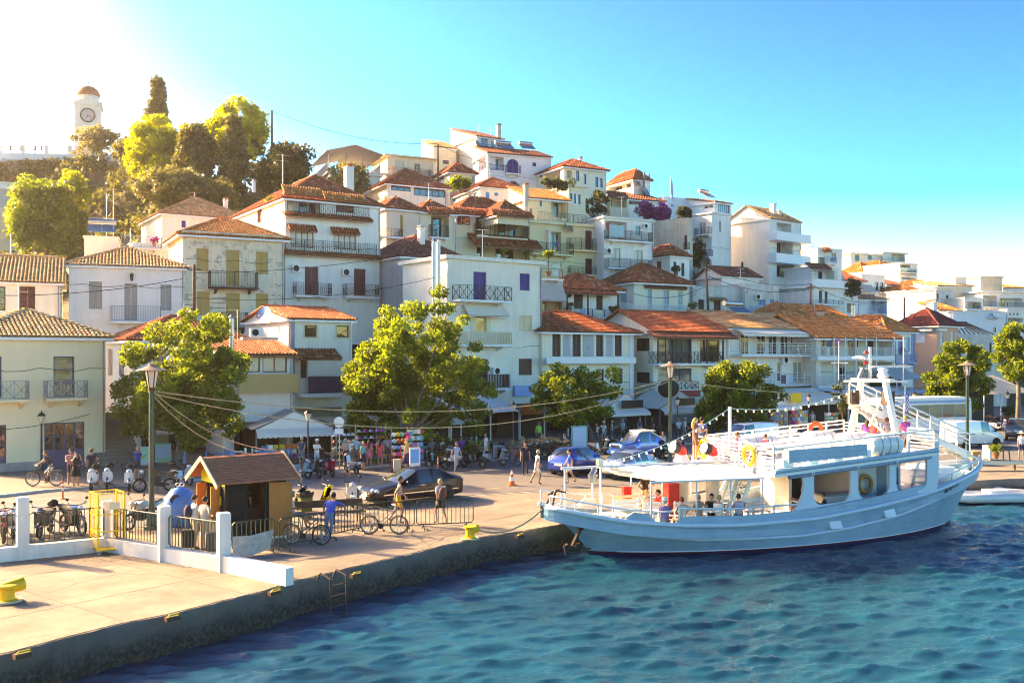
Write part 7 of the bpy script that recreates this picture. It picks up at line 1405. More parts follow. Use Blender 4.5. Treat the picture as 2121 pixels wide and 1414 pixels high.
for nm,(o,ed_)in sk_objs.items():
    J=POSES[nm];me=o.evaluated_get(dg).to_mesh();mb=MB();mb.v=[tuple(v.co)for v in me.vertices]
    sitz=nm.startswith('sit')
    for p in me.polygons:
        c=p.center;best=None
        for a,b in ed_:
            d,t=seg_d(c,J[a],J[b])
            ra=RADS.get(a,RADS.get(a[:2]));d-=ra*.6
            if best is None or d<best[0]:best=(d,a,b,t)
        _,a,b,t=best;q=a[:2]
        sl=1
        if a=='pel' and b=='sp':sl=2 if t<.25 else 1
        elif a=='ch' and b=='nk':sl=1 if t<.5 else 0
        elif q=='pe':sl=2
        elif q=='hp':sl=2 if t<.72 else 6
        elif q=='kn':sl=6
        elif q=='an':sl=3
        elif q=='sh':sl=8 if t<.62 else 7
        elif q=='el':sl=7 if t<.8 else 0
        mb.f.append(tuple(p.vertices));mb.m.append(sl)
    o.evaluated_get(dg).to_mesh_clear();head_geo(J,mb);hand_geo(J,'l',mb);hand_geo(J,'r',mb)
    pm=mb.mesh('person_body',True,fix=False)
    for _ in range(9):pm.materials.append(SKIN)
    PM[nm]=pm
for o,_ in sk_objs.values():bpy.data.objects.remove(o)
DC={}
def dye(c):
    if isinstance(c,bpy.types.Material):return c
    k='cloth_'+'_'.join('%02d'%int(x*99)for x in c);return mat(k,c,.85,0,.15,9,.15,60)
HAIRC=dict(dark=(.02,.013,.01),brown=(.07,.035,.018),blond=(.48,.30,.12),grey=(.35,.33,.31),red=(.16,.05,.02),none=None)
def person(label,loc,deg,pose='stand',top=(.5,.5,.5),bot=(.1,.1,.12),hair='dark',lower=None,sleeve='short',h=1.75,hat=None,long=False,skirt=None,shoes=(.05,.04,.04),tan=False,pack=None,grp='people along the waterfront'):
    e=E('person',label,'person',loc,math.radians(deg),grp);k=h/1.75;J=POSES[pose];o=link('body',PM[pose],e,Matrix.Scale(k,4));sk=SKINT if tan else SKIN
    T_,B_=dye(top),dye(bot);sl=[sk,T_,B_,dye(shoes),sk,C['black'],sk if lower is None else(B_ if lower=='long' else dye(lower)),T_ if sleeve=='long' else sk,T_ if sleeve!='none' else sk]
    for i,m in enumerate(sl):o.material_slots[i].link='OBJECT';o.material_slots[i].material=m
    hd=J['hd']*k
    if HAIRC[hair]:
        mb=MB();n=12
        for i in range(7):
            p=PI*.62*i/6
            for j in range(n):t=2*PI*j/n;x,y,z=math.sin(p)*math.cos(t),math.sin(p)*math.sin(t),math.cos(p);z2=z if x<.35 else max(z,.30);mb.v.append((hd.x-.008+.108*x*k,hd.y+.09*y*k,hd.z+.012+.128*z2*k))
        for i in range(6):
            for j in range(n):mb.f.append((i*n+j,(i+1)*n+j,(i+1)*n+(j+1)%n,i*n+(j+1)%n));mb.m.append(0)
        if long:mb.tube([(hd.x-.05,0,hd.z+.06),(hd.x-.11,0,hd.z-.08),(hd.x-.14,.01,hd.z-.24),(hd.x-.13,0,hd.z-.36)],[.07,.085,.075,.03],8)
        mb.build('hair',dye(HAIRC[hair]),e,smooth=True,fix=False)
    if hat:
        mb=MB();c,brim=hat;mb.lathe([(brim,.055),(.112,.065),(.11,.12),(.08,.17),(0.0,.18)],14,(hd.x,hd.y,hd.z));mb.lathe([(.112,.05),(brim,.05)],14,(hd.x,hd.y,hd.z));mb.build('hat',dye(c),e,smooth='auto')
    if skirt:
        P=J['pel']*k;L,w=skirt;MB().lathe([(.13*k,.1),(.17*k,-.05),(w,-L)],14,(P.x,P.y,P.z)).build('skirt',B_,e,smooth=True)
    if pack:
        c=J['ch']*k;mb=MB();mb.sphere((c.x-.21,c.y,c.z-.1),(.13,.17,.24),12,8);mb.build('backpack',dye(pack),e,smooth=True)
    return e
BG,WT,NVY=(.55,.42,.28),(.72,.72,.70),(.015,.02,.06)
def P(label,px,py,deg,pose='stand',z=0.0,**k):return person(label,gnd(px,py,z),deg,pose,**k)
P('woman in dark top and white shorts riding the bicycle',98,1005,190,'ride',.12,top=(.03,.025,.03),bot=WT,hair='red',sleeve='none',h=1.66)
P('person in white and red shirt standing behind the camera user',146,1003,-60,'hold',.12,top=(.55,.2,.2),bot=(.03,.03,.05),hair='brown');P('woman in black dress raising a camera',157,1006,-50,'photo',.12,top=(.015,.015,.018),bot=(.015,.015,.018),skirt=(.42,.24),hair='brown',h=1.68);P('man with straw hat and navy shirt seen from behind',189,1001,95,'hip1',.12,top=(.012,.014,.03),bot=(.04,.04,.05),lower='long',hat=((.45,.27,.12),.2));P('man in blue shirt standing by the white scooters',284,995,80,'hold',.12,top=(.02,.03,.2),bot=(.03,.02,.02),hair='none')
P('young man in white shirt with navy backpack at the kiosk window',402,1136,40,'hold',top=WT,bot=BG,hair='dark',pack=(.02,.02,.05),h=1.8);P('young man in printed grey shirt at the kiosk window',424,1140,60,'hip1',top=(.5,.44,.38),bot=(.42,.32,.2),hair='dark',h=1.8)
P('man in blue shirt and jeans shorts leaning on the barriers',684,1122,75,'lean',top=(.01,.07,.45),bot=(.08,.16,.28),lower=(.08,.16,.28),hair='dark',tan=True,h=1.78);P('man in colourful patterned shirt and orange shorts walking',825,1084,10,'walk',top=(.45,.25,.22),bot=(.8,.33,.02),hair='brown',tan=True,h=1.82);P('blonde woman with brown backpack and black skirt walking',912,1084,120,'walk2',top=(.5,.55,.6),bot=(.012,.012,.014),skirt=(.3,.2),hair='blond',pack=(.14,.05,.04),h=1.72)
person('man in cap and pale shirt seated on the bench by the kiosk',gnd(606,1092,0)+Vector((0,.1,0)),0,'sit2',top=(.55,.48,.38),bot=(.2,.22,.25),hair='grey',hat=((.2,.24,.24),.13),tan=True)
P('man in navy shirt standing with hands behind his back',625,968,85,'behind',.12,top=(.05,.07,.13),bot=(.16,.22,.33),hair='grey');P('woman in white top wearing a white helmet',656,972,-50,'hold',.12,top=WT,bot=(.45,.48,.5),lower='long',hair='dark',hat=((.75,.75,.74),.115),h=1.68);P('man in khaki shirt bending over the red scooter',692,984,200,'hold',0,top=(.2,.16,.09),bot=(.05,.04,.03),tan=True)
for l,x,y,d,kw in(('woman in floral top at the hat stall, leftmost of the row',716,966,100,dict(top=(.4,.3,.28),bot=(.05,.05,.06),lower='long',hair='grey',h=1.65)),('woman in white sleeveless top beside the hat stall',726,966,60,dict(top=WT,bot=(.15,.17,.2),lower='long',hair='brown',sleeve='none',h=1.64)),('man in light blue shirt at the hat stall',739,966,70,dict(top=(.22,.42,.6),bot=(.1,.1,.12),lower='long',hair='grey')),('woman in teal top and dark skirt by the kerb',752,974,-30,dict(top=(.02,.36,.4),bot=(.02,.02,.06),skirt=(.4,.2),hair='blond',h=1.66)),('girl in pink dress looking at the hats',764,967,90,dict(top=(.6,.15,.22),bot=(.6,.15,.22),skirt=(.3,.22),hair='dark',long=True,h=1.55)),('girl in coral outfit with long dark hair',787,966,90,dict(top=(.85,.08,.12),bot=(.85,.1,.14),hair='dark',long=True,h=1.58)),('shopper in grey standing in the stall doorway',803,958,120,dict(top=(.35,.36,.42),bot=(.1,.1,.12),hair='dark',h=1.65)),('blonde woman in navy dress behind the black saloon car',842,975,150,dict(top=(.5,.38,.25),bot=(.02,.02,.12),skirt=(.48,.24),hair='blond',long=True,h=1.7)),('woman in blue top and grey trousers crossing the street',945,977,-60,dict(top=(.3,.42,.62),bot=(.42,.42,.42),lower='long',hair='brown',sleeve='none',h=1.66)),('man in pale shirt with hand on hip by the cafe tables',1007,958,200,dict(top=(.55,.62,.75),bot=(.45,.5,.6),lower='long',hair='brown',h=1.8)),('man in dark uniform with cap standing in the road',1088,983,-80,dict(top=(.012,.014,.03),bot=(.012,.014,.03),lower='long',hat=((.012,.014,.03),.12),h=1.82)),('waiter in bright green shirt under the orange sign',1116,925,-60,dict(top=(.1,.6,.08),bot=(.05,.05,.05),lower='long',hair='dark'))):P(l,x,y,d,'hip1' if 'hip' in l else('walk' if 'crossing' in l else 'stand'),0 if y>972 else .12,**kw)
P('man in white vest and shorts striding across the road',1112,1003,20,'walk',top=(.72,.66,.6),bot=(.72,.66,.6),hair='grey',sleeve='none',tan=True);P('man in blue shirt and pale shorts beside the blue hatchback',1180,1001,175,'walk2',top=(.01,.12,.5),bot=(.45,.4,.38),hair='dark');P('woman in pale top and dark shorts beside the azure jeep',1373,948,-70,'stand',top=(.5,.42,.48),bot=(.03,.03,.1),hair='red',h=1.68)
for i,(x,y,c,l)in enumerate(((1237,922,WT,'person in white shirt near the tree trunk right of the blue sign'),(1250,920,(.45,.5,.55),'person in pale grey with cap near the cafe'),(1267,918,(.3,.32,.45),'woman in blue-grey dress by the cafe'),(1290,916,(.2,.5,.6),'man in aqua shirt carrying a red bag'),(1325,910,(.03,.04,.1),'woman in dark vest behind the azure jeep'),(1352,908,(.06,.03,.03),'woman in dark dress under the oval sign'),(1406,912,(.5,.55,.6),'pale shirted person left of the tall lamp post'),(1418,910,(.6,.62,.7),'white shirted person behind the lamp post'),(1206,905,(.03,.015,.02),'person in black by the striped pillar'),(1478,902,(.25,.3,.45),'person in blue shirt in the shop doorway under the red sign'),(1513,906,(.55,.6,.75),'woman in blue and white top by the white van'),(1521,904,(.4,.1,.12),'person in dark red beside the white van'),(1636,900,(.22,.07,.16),'person in maroon top and teal shorts at the postcard racks'),(1683,892,(.6,.6,.6),'person in white at the far souvenir shop'),(1600,902,(.2,.22,.3),'person in grey among the shirt racks'))):P(l,x,y,-90+40*((i*7)%5-2),('stand','hip1','hold','walk')[i%4],.12,top=c,bot=((.02,.3,.4)if i==12 else((.05,.05,.07),(.3,.3,.33),(.1,.1,.15))[i%3]),lower='long' if i%3==0 else None,hair=('brown','dark','blond','grey')[i%4],h=1.62+.04*(i%5),hat=((.5,.45,.35),.14)if i in(1,10)else None)
P('man in straw sunhat and navy shorts at the right edge of the quay',2116,952,-120,'walk',top=(.5,.6,.75),bot=(.015,.02,.08),hat=((.7,.6,.42),.24),hair='none');P('vendor in black sitting inside the kiosk',506,1098,-70,'stand',0,top=(.012,.012,.012),bot=(.012,.012,.012),lower='long',hair='dark')
def boat_x(px,y):
    r=Vector(((px-CX)/FX,1));O_=Vector(BO[:2]);d_=Vector((math.cos(BPH),math.sin(BPH)));n_=Vector((-d_.y,d_.x));t=(O_.dot(n_)+y)/r.dot(n_);return(r*t-O_).dot(d_)
BP='people aboard the boat'
for l,px,y,z,pose,dg_,kw in(('beige-shirted person sitting at the bow end of the fore deck',1339,.3,.95,'sit',120,dict(top=(.55,.47,.36),bot=BG,hair='blond')),('man in red shirt sitting under the awning',1363,.1,.95,'sit',200,dict(top=(.6,.02,.03),bot=(.05,.05,.08),hair='dark',tan=True)),('person in purple checked shirt and pale hat at the boarding gap',1377,-1.95,.95,'sit',80,dict(top=(.18,.12,.3),bot=(.1,.1,.1),hat=((.5,.56,.5),.17),hair='grey')),('brown-haired person in grey shirt at the boarding gap',1412,-1.95,.95,'sit',100,dict(top=(.45,.46,.46),bot=(.1,.1,.1),hair='red')),('older man in beige shirt facing the quay side rail',1448,-1.5,.93,'sit2',-80,dict(top=(.36,.29,.22),bot=BG,hair='grey',tan=True)),('dark-haired woman in black top under the awning',1474,-1.5,.93,'sit',-95,dict(top=(.012,.012,.014),bot=(.012,.012,.014),hair='dark',sleeve='none')),('blonde person in white top next to the woman in black',1490,-1.95,.93,'sit',60,dict(top=WT,bot=BG,hair='blond',sleeve='none')),('man in lilac shirt seen from behind at the rail',1530,-1.95,.93,'sit',90,dict(top=(.55,.48,.6),bot=(.1,.1,.12),hair='brown')),('person in red shirt inside the saloon',1664,-1.3,.95,'sit',180,dict(top=(.45,.02,.03),bot=(.03,.03,.04))),('child with hair bun inside the saloon',1706,-1.9,.96,'sit',150,dict(top=(.015,.02,.06),bot=(.02,.02,.05),hair='brown',h=1.45)),
        ('suntanned woman in black bikini top with hands on hips',1336,2.3,1.0,'hips',110,dict(top=(.012,.012,.012),bot=(.55,.25,.14),hair='brown',sleeve='none',tan=True,h=1.66)),('woman with very long golden hair at the upper rail',1440,2.1,3.12,'hold',20,dict(top=(.1,.06,.05),bot=(.15,.08,.06),hair='blond',long=True,sleeve='none')),('man in blue shirt beside the long-haired woman',1453,2.45,3.12,'stand',60,dict(top=(.03,.08,.3),bot=(.1,.1,.12),hair='dark')),('child in pink sitting on the upper deck bench',1528,.6,3.2,'sit',-20,dict(top=(.7,.2,.32),bot=(.6,.1,.15),hair='red',h=1.5)),('child in dark red bending over the upper bench',1586,.7,3.22,'sit',40,dict(top=(.3,.02,.1),bot=(.1,.1,.1),hair='brown',h=1.3)),('woman in purple seated beside the raft canisters',1797,.9,3.42,'sit',60,dict(top=(.25,.06,.38),bot=(.1,.1,.12),hair='brown',long=True)),('woman in red top with wavy golden hair',1810,.6,3.42,'sit',40,dict(top=(.6,.05,.06),bot=(.1,.1,.1),hair='blond',sleeve='none')),('man in grey plaid shirt seated by the mast',1838,.2,3.45,'sit',110,dict(top=(.35,.35,.42),bot=(.2,.2,.22),hair='red')),('blonde woman in bright pink shirt at the aft rail',1876,-.9,3.3,'hold',100,dict(top=(.85,.1,.42),bot=(.6,.6,.62),hair='blond',h=1.62))):
    x=boat_x(px,y);person(l,bw_(x,y,z),math.degrees(BPH)+dg_-23,pose,grp=BP,**kw)
CP='guests at the cafe tables'
for i,(x,y,c,l)in enumerate(((872,948,(.05,.12,.3),'guest in blue at the leftmost cafe table'),(895,950,(.25,.2,.2),'guest in brown at the cafe beside the touring scooter'),(917,950,(.5,.36,.3),'guest in beige under the big tree'),(933,948,(.02,.02,.03),'guest in black under the big tree'),(955,947,(.25,.05,.35),'guest in purple at a mint green table'),(976,945,(.4,.2,.25),'guest in flowered shirt at a mint green table'),(905,935,(.3,.32,.3),'guest at the back row of the cafe'))):person(l,gnd(x,y,.12),-90+60*(i%3-1),'sit',top=c,bot=(.1,.1,.12),hair=('grey','dark','brown')[i%3],grp=CP)
for i,(x,l)in enumerate(((22,'visitor at the left of the terrace parapet by the tower'),(43,'visitor beside the second terrace post'),(73,'visitor right of the second terrace post'),(86,'visitor with brown hair near the third terrace post'))):person(l,at(x,322,146),-90,'stand',top=((.5,.3,.2),(.6,.5,.4),(.4,.3,.3),(.3,.2,.2))[i],hair='brown',grp='visitors on the clock tower terrace')
person('man in blue sitting on the yellow house balcony',at(1153,522,104.2),-80,'sit',top=(.03,.06,.25),bot=(.05,.05,.1),hair='dark')
# ---------------------------------------------------------------- quay and street furniture
KG=paint('kiosk_dark_green',(.005,.008,.009),.95,.2);KY=paint('kiosk_yellow',(.70,.58,.02),.6);KO=paint('kiosk_orange_wood',(.52,.16,.03),.5,.25);KR=mat('kiosk_roof_boards',(.34,.10,.055),.85,0,.35,5,.4,25)
kp_=gnd(467,1127);ks=E('kiosk','dark green timber ticket kiosk with brown board roof and yellow gable','kiosk',kp_,math.radians(38));Wk,Dk,Hk=2.2,2.2,2.3
def boards(mb,a0,a1,z0,z1,y,face):
    n=max(1,int((z1-z0)/.095))
    for k in range(n):
        z=z0+(z1-z0)*k/n;dz=(z1-z0)/n;q=[(a0,y,z),(a1,y,z),(a1,y+.03,z+dz*.92),(a0,y+.03,z+dz*.92),(a0,y+.05,z),(a1,y+.05,z),(a1,y+.05,z+dz),(a0,y+.05,z+dz)]
        if face=='L':q=[(p[1],Dk-p[0],p[2])for p in q]
        mb.add(q,[(0,1,2,3),(0,4,5,1),(3,2,6,7)])
mb=MB();boards(mb,0,.72,.12,Hk-.12,0,'F');boards(mb,1.5,Wk,.12,Hk-.12,0,'F');boards(mb,.72,1.5,2.02,Hk-.12,0,'F');boards(mb,0,Dk,.12,1.0,0,'L');boards(mb,0,.45,1.0,Hk-.3,0,'L');boards(mb,Dk-.35,Dk,1.0,Hk-.3,0,'L');o=mb.build('boarding',KG,ks);o['kind']='stuff'
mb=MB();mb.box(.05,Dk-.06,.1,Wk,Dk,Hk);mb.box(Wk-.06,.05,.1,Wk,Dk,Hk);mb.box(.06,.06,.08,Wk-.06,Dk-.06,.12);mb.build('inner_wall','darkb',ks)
for x,y in((-.02,-.02),(Wk-.1,-.02),(-.02,Dk-.1),(.66,-.015),(1.46,-.015)):MB().box(x,y,0,x+.12,y+.12,Hk-.05).build('corner_post',KG,ks)
MB().box(-.05,-.05,-.02,Wk+.05,Dk+.05,.1).build('plinth','white',ks);MB().prism([(0,Hk-.32),(Dk,Hk-.32),(Dk,Hk),(Dk/2,Hk+.58),(0,Hk)],-.03,.03,axis='x').build('gable',KY,ks);MB().box(-.02,-.03,Hk-.12,Wk,.02,Hk).build('fascia',KG,ks)
for s in(0,1):
    n=11;ov=.42
    for k in range(n):
        y0=-.38+(Dk/2+.38)*k/n;y1=-.38+(Dk/2+.38)*(k+1)/n;zf=lambda y:Hk-.22+(.83)*(y+.38)/(Dk/2+.38)
        if s:ya,yb=Dk-y0,Dk-y1
        else:ya,yb=y0,y1
        MB().add([(-ov,ya,zf(y0)+.05),(Wk+ov,ya,zf(y0)+.05),(Wk+ov,yb,zf(y1)+.02),(-ov,yb,zf(y1)+.02),(-ov,ya,zf(y0)),(Wk+ov,ya,zf(y0)),(Wk+ov,yb,zf(y1)),(-ov,yb,zf(y1))],[(0,1,2,3),(7,6,5,4),(0,4,5,1),(1,5,6,2),(3,2,6,7),(0,3,7,4)]).build('roof_board',KR,ks)
    for x in(-ov-.03,Wk+ov):MB().bar((x,-.42 if not s else Dk+.42,Hk-.28),(x,Dk/2,Hk+.6),.05,.16).build('bargeboard',paint('wood_pale',(.5,.38,.22),.7,.3),ks)
d_=MB();d_.box(0,0,.12,.8,.05,2.0);d_.box(.08,-.015,.2,.72,0,.95);d_.box(.08,-.015,1.05,.72,0,1.92);d_.build('door',KO,ks,M4=T(1.56,-.06,0,math.radians(-22)));MB().tube([(0,0,1.0),(0,-.06,1.0),(-.1,-.06,1.0)],.012).build('handle','steel',ks,M4=T(2.22,-.38,0))
for y0 in(.42,1.75):MB().box(-.35,y0,1.0,-.02,y0+.05,1.95).box(-.28,y0-.012,1.1,-.08,y0,1.5).build('window_shutter',KO,ks)
MB().box(-.3,.35,.93,.05,1.9,1.0).build('counter',KO,ks);MB().box(-.05,.3,1.3,-.03,.55,1.6).build('notice_box',KY,ks);MB().lathe([(.09,0),(.06,.05)],12,(0,0,0),0,'y').build('wall_lamp','cream',ks,M4=T(.9,-.06,2.12));MB().box(.3,1.2,.12,2.2,2.1,.95).build('shelf','darkwood',ks)
# low white wall, posts, railings (every bar its own part)
WWL=plaster('wall_whitewash',(.78,.76,.73),.45);wl=E('low_wall','low whitewashed quay wall with square posts','wall',(0,0,0));wp=[gnd(-60,1169),gnd(222,1140),gnd(340,1161),gnd(461,1182),gnd(600,1212)]
barm=MB().box(-.011,-.011,0,.011,.011,1).mesh('bar');barm.materials.append(C['dgreen'])
for k,(a,b)in enumerate(zip(wp,wp[1:])):
    h=.44 if k<3 else .5;MB().bar(a+Vector((0,0,h/2)),b+Vector((0,0,h/2)),.28,h).build('wall_section',WWL,wl)
for p,h in((gnd(47,1158),1.95),(gnd(340,1161),1.7),(gnd(463,1182),1.72),(gnd(222,1138),1.6)):o=MB().box(-.17,-.17,0,.17,.17,h).box(-.16,-.16,h,.16,.16,h+.03).build('post',WWL,wl,M4=T(p.x,p.y,0,.6))
def railing(label,a,b,z0,h,feet=False,name='railing',grp='black railings on the quay',gap=.15):
    a=Vector(a);b=Vector(b);d=b-a;L=d.length;e=E(name,label,'railing',a,math.atan2(d.y,d.x),grp);r=.08;P_=[(r,0,z0),(L-r,0,z0),(L,0,z0+r),(L,0,z0+h-r),(L-r,0,z0+h),(r,0,z0+h),(0,0,z0+h-r),(0,0,z0+r),(r,0,z0),(L*.5,0,z0)]
    MB().tube(P_,.022,6).build('frame','dgreen',e);n=round(L/gap)
    for k in range(1,n):link('bar',barm,e,Matrix.Translation((L*k/n,0,z0))@Matrix.Scale(h,4,(0,0,1)))
    if feet:
        for x in(L*.12,L*.88):MB().bar((x,-.3,.1),(x,.3,.1),.035).bar((x,-.3,0),(x,-.3,.1),.035).bar((x,.3,0),(x,.3,.1),.035).bar((x,0,.1),(x,0,z0),.035).build('foot','dgreen',e)
    return e
for l,a,b in(('black railing panel at the far left beside the white post',(-60,1169),(36,1160)),('black railing panel between the left post and the yellow cage',(60,1156),(215,1141)),('black railing panel right of the yellow cage',(238,1143),(330,1159)),('black railing panel in front of the two young men',(350,1163),(452,1180))):railing(l,gnd(*a),gnd(*b),.5,.95)
for l,a,b in(('black crowd barrier hung with a grey banner by the kiosk',(481,1152),(568,1140)),('black crowd barrier behind the city bicycle',(578,1142),(665,1126)),('black crowd barrier under the leaning man',(673,1120),(752,1102)),('black crowd barrier behind the champagne bicycle',(757,1099),(858,1099)),('rightmost black crowd barrier on the quay',(863,1097),(980,1092))):railing(l,gnd(*a),gnd(*b),.2,.88,True,'crowd_barrier','black crowd barriers',.16)
bn=gnd(482,1156);b2=gnd(560,1143);e=tag(MB().add([(bn.x,bn.y,.1),(b2.x,b2.y,.12),(b2.x+.1,b2.y+.02,.75),(bn.x,bn.y,.7),((bn.x+b2.x)/2,(bn.y+b2.y)/2-.25,.02),((bn.x+b2.x)/2,(bn.y+b2.y)/2-.1,.66)],[(0,4,5,3),(4,1,2,5)]).build('banner',mat('banner_print',(.36,.35,.33),.8,0,.6,5),None),'grey printed banner sagging on the barrier by the kiosk','banner')
# yellow roll cage
cg=gnd(222,1143);e=E('roll_cage','yellow wheeled wire cage standing at the wall corner','cage',cg,math.radians(40));s=.42;H_=1.98
for x,y in((-s,-s),(s,-s),(s,s),(-s,s)):MB().box(x-.025,y-.025,.14,x+.025,y+.025,H_).build('post','yellow',e);MB().lathe([(.07,-.02),(.07,.02)],12,(x*.9,y*.9,.07),0,'y').bar((x*.9,y*.9,.07),(x*.9,y*.9,.16),.04).build('castor','greyrail',e)
MB().box(-s,-s,.14,s,s,.18).build('base','yellow',e)
for z in(.75,1.3,H_):MB().bar((-s,-s,z),(s,-s,z),.035).bar((s,s,z),(-s,s,z),.035).bar((-s,-s,z),(-s,s,z),.035).bar((s,-s,z),(s,s,z),.035).build('crossbar','yellow',e)
mb=MB()
for k in range(24):z=.25+k*.07;mb.bar((-s,-s,z),(-s,s,z),.008);mb.bar((s,-s,z),(s,s,z),.008);mb.bar((-s,s,z),(s,s,z),.008)
for k in range(6):x=-s+.84*(k+.5)/6;mb.bar((x,s,.2),(x,s,H_),.008);mb.bar((-s,x,.2),(-s,x,H_),.008);mb.bar((s,x,.2),(s,x,H_),.008)
o=mb.build('wire_mesh','yellow',e);o['kind']='stuff';MB().box(-.1,-s-.03,1.45,.25,-s-.02,1.68).build('label_plate','cream',e);MB().box(.1,-.2,.5,.12,.2,1.4).build('cardboard','white',e)
# street lamps
def big_lamp(label,p):
    e=E('street_lamp',label,'street lamp',p,.3,'tall green street lamps');H_=6.1;MB().lathe([(.3,0),(.3,.12),(.19,.2),(.17,.55),(.12,.7),(.10,1.4),(.095,H_-.95)],12).build('post','dgreen',e,smooth='auto');MB().lathe([(.1,H_-.95),(.13,H_-.88),(.11,H_-.82)],8).build('collar','rust',e)
    MB().lathe([(.14,H_-.82),(.25,H_-.2)],6).build('lantern_glass',mat('lamp_glass',(.72,.60,.48),.3,0,.1),e);mb=MB()
    for k in range(6):t=2*PI*k/6;mb.bar((.145*math.cos(t),.145*math.sin(t),H_-.82),(.26*math.cos(t),.26*math.sin(t),H_-.19),.035)
    mb.build('lantern_frame','iron',e);MB().lathe([(.56,H_-.2),(.56,H_-.17),(.3,H_-.08),(.12,H_+.0),(.1,H_+.06),(0.0,H_+.09)],20).build('hood',mat('lamp_hood',(.20,.14,.11),.6),e,smooth='auto')
big_lamp('nearest tall green street lamp beside the recycling bin',gnd(314,1095));big_lamp('tall green street lamp behind the boat awning',Vector((8.85,54,0)));big_lamp('tall green street lamp at the right beside the gangway',Vector((28.2,59.8,0)))
def small_lamp(label,px,py,Z=None):
    p=gnd(px,py,.12);e=E('lantern_post',label,'lantern',p,.2,'small iron lantern posts');MB().lathe([(.13,0),(.13,.3),(.06,.45),(.045,2.6)],10).build('post',paint('post_navy',(.02,.03,.05)),e,smooth='auto');MB().lathe([(.1,2.62),(.2,3.0)],6).build('lantern_glass',mat('lamp_glass',(.72,.6,.48)),e);MB().lathe([(.24,3.0),(.12,3.15),(.03,3.2),(.03,3.3)],6).build('cap','iron',e)
for l,x,y in(('small iron lantern in front of the navy double door',86,972),('small iron lantern by the white gabled stall',638,962),('small iron lantern in front of the orange sign',1063,928),('small iron lantern between the two cream gables',1403,908),('small iron lantern before the long cream awnings',1675,895),('small iron lantern left of the coach',1894,885),('small iron lantern at the far right cafe',2087,885)):small_lamp(l,x,y)
# bins, bench, cones, bollards
e=E('recycling_bin','bright blue dome recycling bin behind the kiosk queue','bin',gnd(373,1087),.4);MB().lathe([(.52,0),(.62,.3),(.64,.7),(.55,1.1),(.33,1.38),(0.0,1.48)],18).build('shell',paint('bin_blue',(.01,.22,.62),.35),e,smooth=True);MB().lathe([(.2,0),(.2,.08)],14,(0,0,0),0,'y').build('port','bluepanel',e,M4=T(-.2,-.5,1.05));MB().torus((-.08,0,1.55),.07,.02,12,6).torus((.08,0,1.55),.07,.02,12,6).build('lifting_eye','steel',e)
for k in range(4):MB().box(-.05,0,.3+k*.1,.12,.02,.35+k*.1).build('warning_stripe','red',e,M4=T(.1,-.66,0))
e=E('litter_bin','green litter bin with black liner beside the yellow moped','bin',gnd(632,1072),.5);MB().lathe([(.3,0),(.34,.95),(.3,.96)],4,a0=PI/4).build('bin',paint('bin_green',(.06,.11,.02)),e);MB().lathe([(.33,.85),(.37,1.0),(.33,1.05),(.28,.95)],10).build('liner','rubber',e)
bp_=gnd(690,1085);e=E('bench','long dark park bench behind the crowd barriers','bench',bp_,.35);
for k in range(3):MB().box(-1.9,-.25+k*.16,.44,1.2,-.12+k*.16,.48).build('slat','pole',e)
MB().box(-1.9,.3,.62,1.2,.34,.9).build('backrest','pole',e)
for x in(-1.7,0,1.0):MB().bar((x,-.2,0),(x,-.2,.44),.05).bar((x,.3,0),(x,.34,.9),.05).bar((x,-.2,.42),(x,.3,.42),.05).build('leg','iron',e)
def cone(p):e=E('traffic_cone','orange and white traffic cone standing in the road','cone',p,.3);MB().box(-.22,-.22,0,.22,.22,.05).build('base','orange',e);[MB().lathe([(.17-.15*a,.05+.75*a),(.17-.15*b,.05+.75*b)],14).build('band',c,e,smooth='auto')for a,b,c in((0,.25,'orange'),(.25,.5,'white'),(.5,.7,'orange'),(.7,.9,'white'),(.9,1,'orange'))]
cone(gnd(1060,1005))
for l,x,y in(('red flexible bollard on the left corner of the pavement',130,1033),('red flexible bollard by the kiosk roof',622,1000),('red flexible bollard by the white scooter',722,988),('red flexible bollard right of the hand truck',907,974)):
    e=E('bollard',l,'bollard',gnd(x,y),0,'red flexible bollards');MB().lathe([(.1,0),(.09,.04),(.04,.06),(.04,.8),(.0,.82)],10).build('post','orange',e,smooth='auto');[MB().lathe([(.042,z),(.042,z+.09)],10).build('band','white',e)for z in(.4,.6)]
def qbol(label,p,s=1.0):
    e=E('mooring_bollard',label,'bollard',p,.9,'yellow mooring bollards');MB().lathe([(.26*s,0),(.26*s,.06),(.17*s,.1),(.16*s,.34),(.24*s,.4),(.24*s,.47),(.1*s,.5)],14).tube([(-.1,0,.3*s),(.35*s,0,.36*s)],[.14*s,.15*s],10).build('bollard',paint('bollard_yellow',(.75,.42,.01),.5,.2),e,smooth='auto')
    MB().torus((0,0,.05),.3*s,.035,20,6,0,'z').build('rope','sand',e)
qbol('large yellow bollard with rope at the left edge of the quay',gnd(14,1247),1.2);qbol('yellow mooring bollard near the boat bow line',gnd(974,1117),1.0)
for i,(x,y)in enumerate(((48,1352),(358,1276),(570,1224),(738,1188),(1077,1108))):
    g=gnd(x,y);e=E('mooring_ring',('leftmost','second','third','fourth','rightmost')[i]+' yellow mooring handle along the quay edge','handle',g,math.atan2(ed.y,ed.x),'yellow mooring handles');MB().box(-.18,-.04,-.1,.18,.1,.01).build('plate','rust',e);MB().tube([(-.14,-.02,.0),(-.12,-.05,.06),(.12,-.05,.06),(.14,-.02,.0)],.025,8).build('handle','yellow',e)
g=gnd(690,1200);e=E('quay_ladder','rusty iron ladder hanging down the quay wall','ladder',(g.x,g.y,0),math.atan2(ed.y,ed.x))
for x in(-.3,.3):MB().tube([(x,.35,-.02),(x,.2,.22),(x,-.22,.1),(x,-.24,-1.5)],.025,6).build('rail','rust',e)
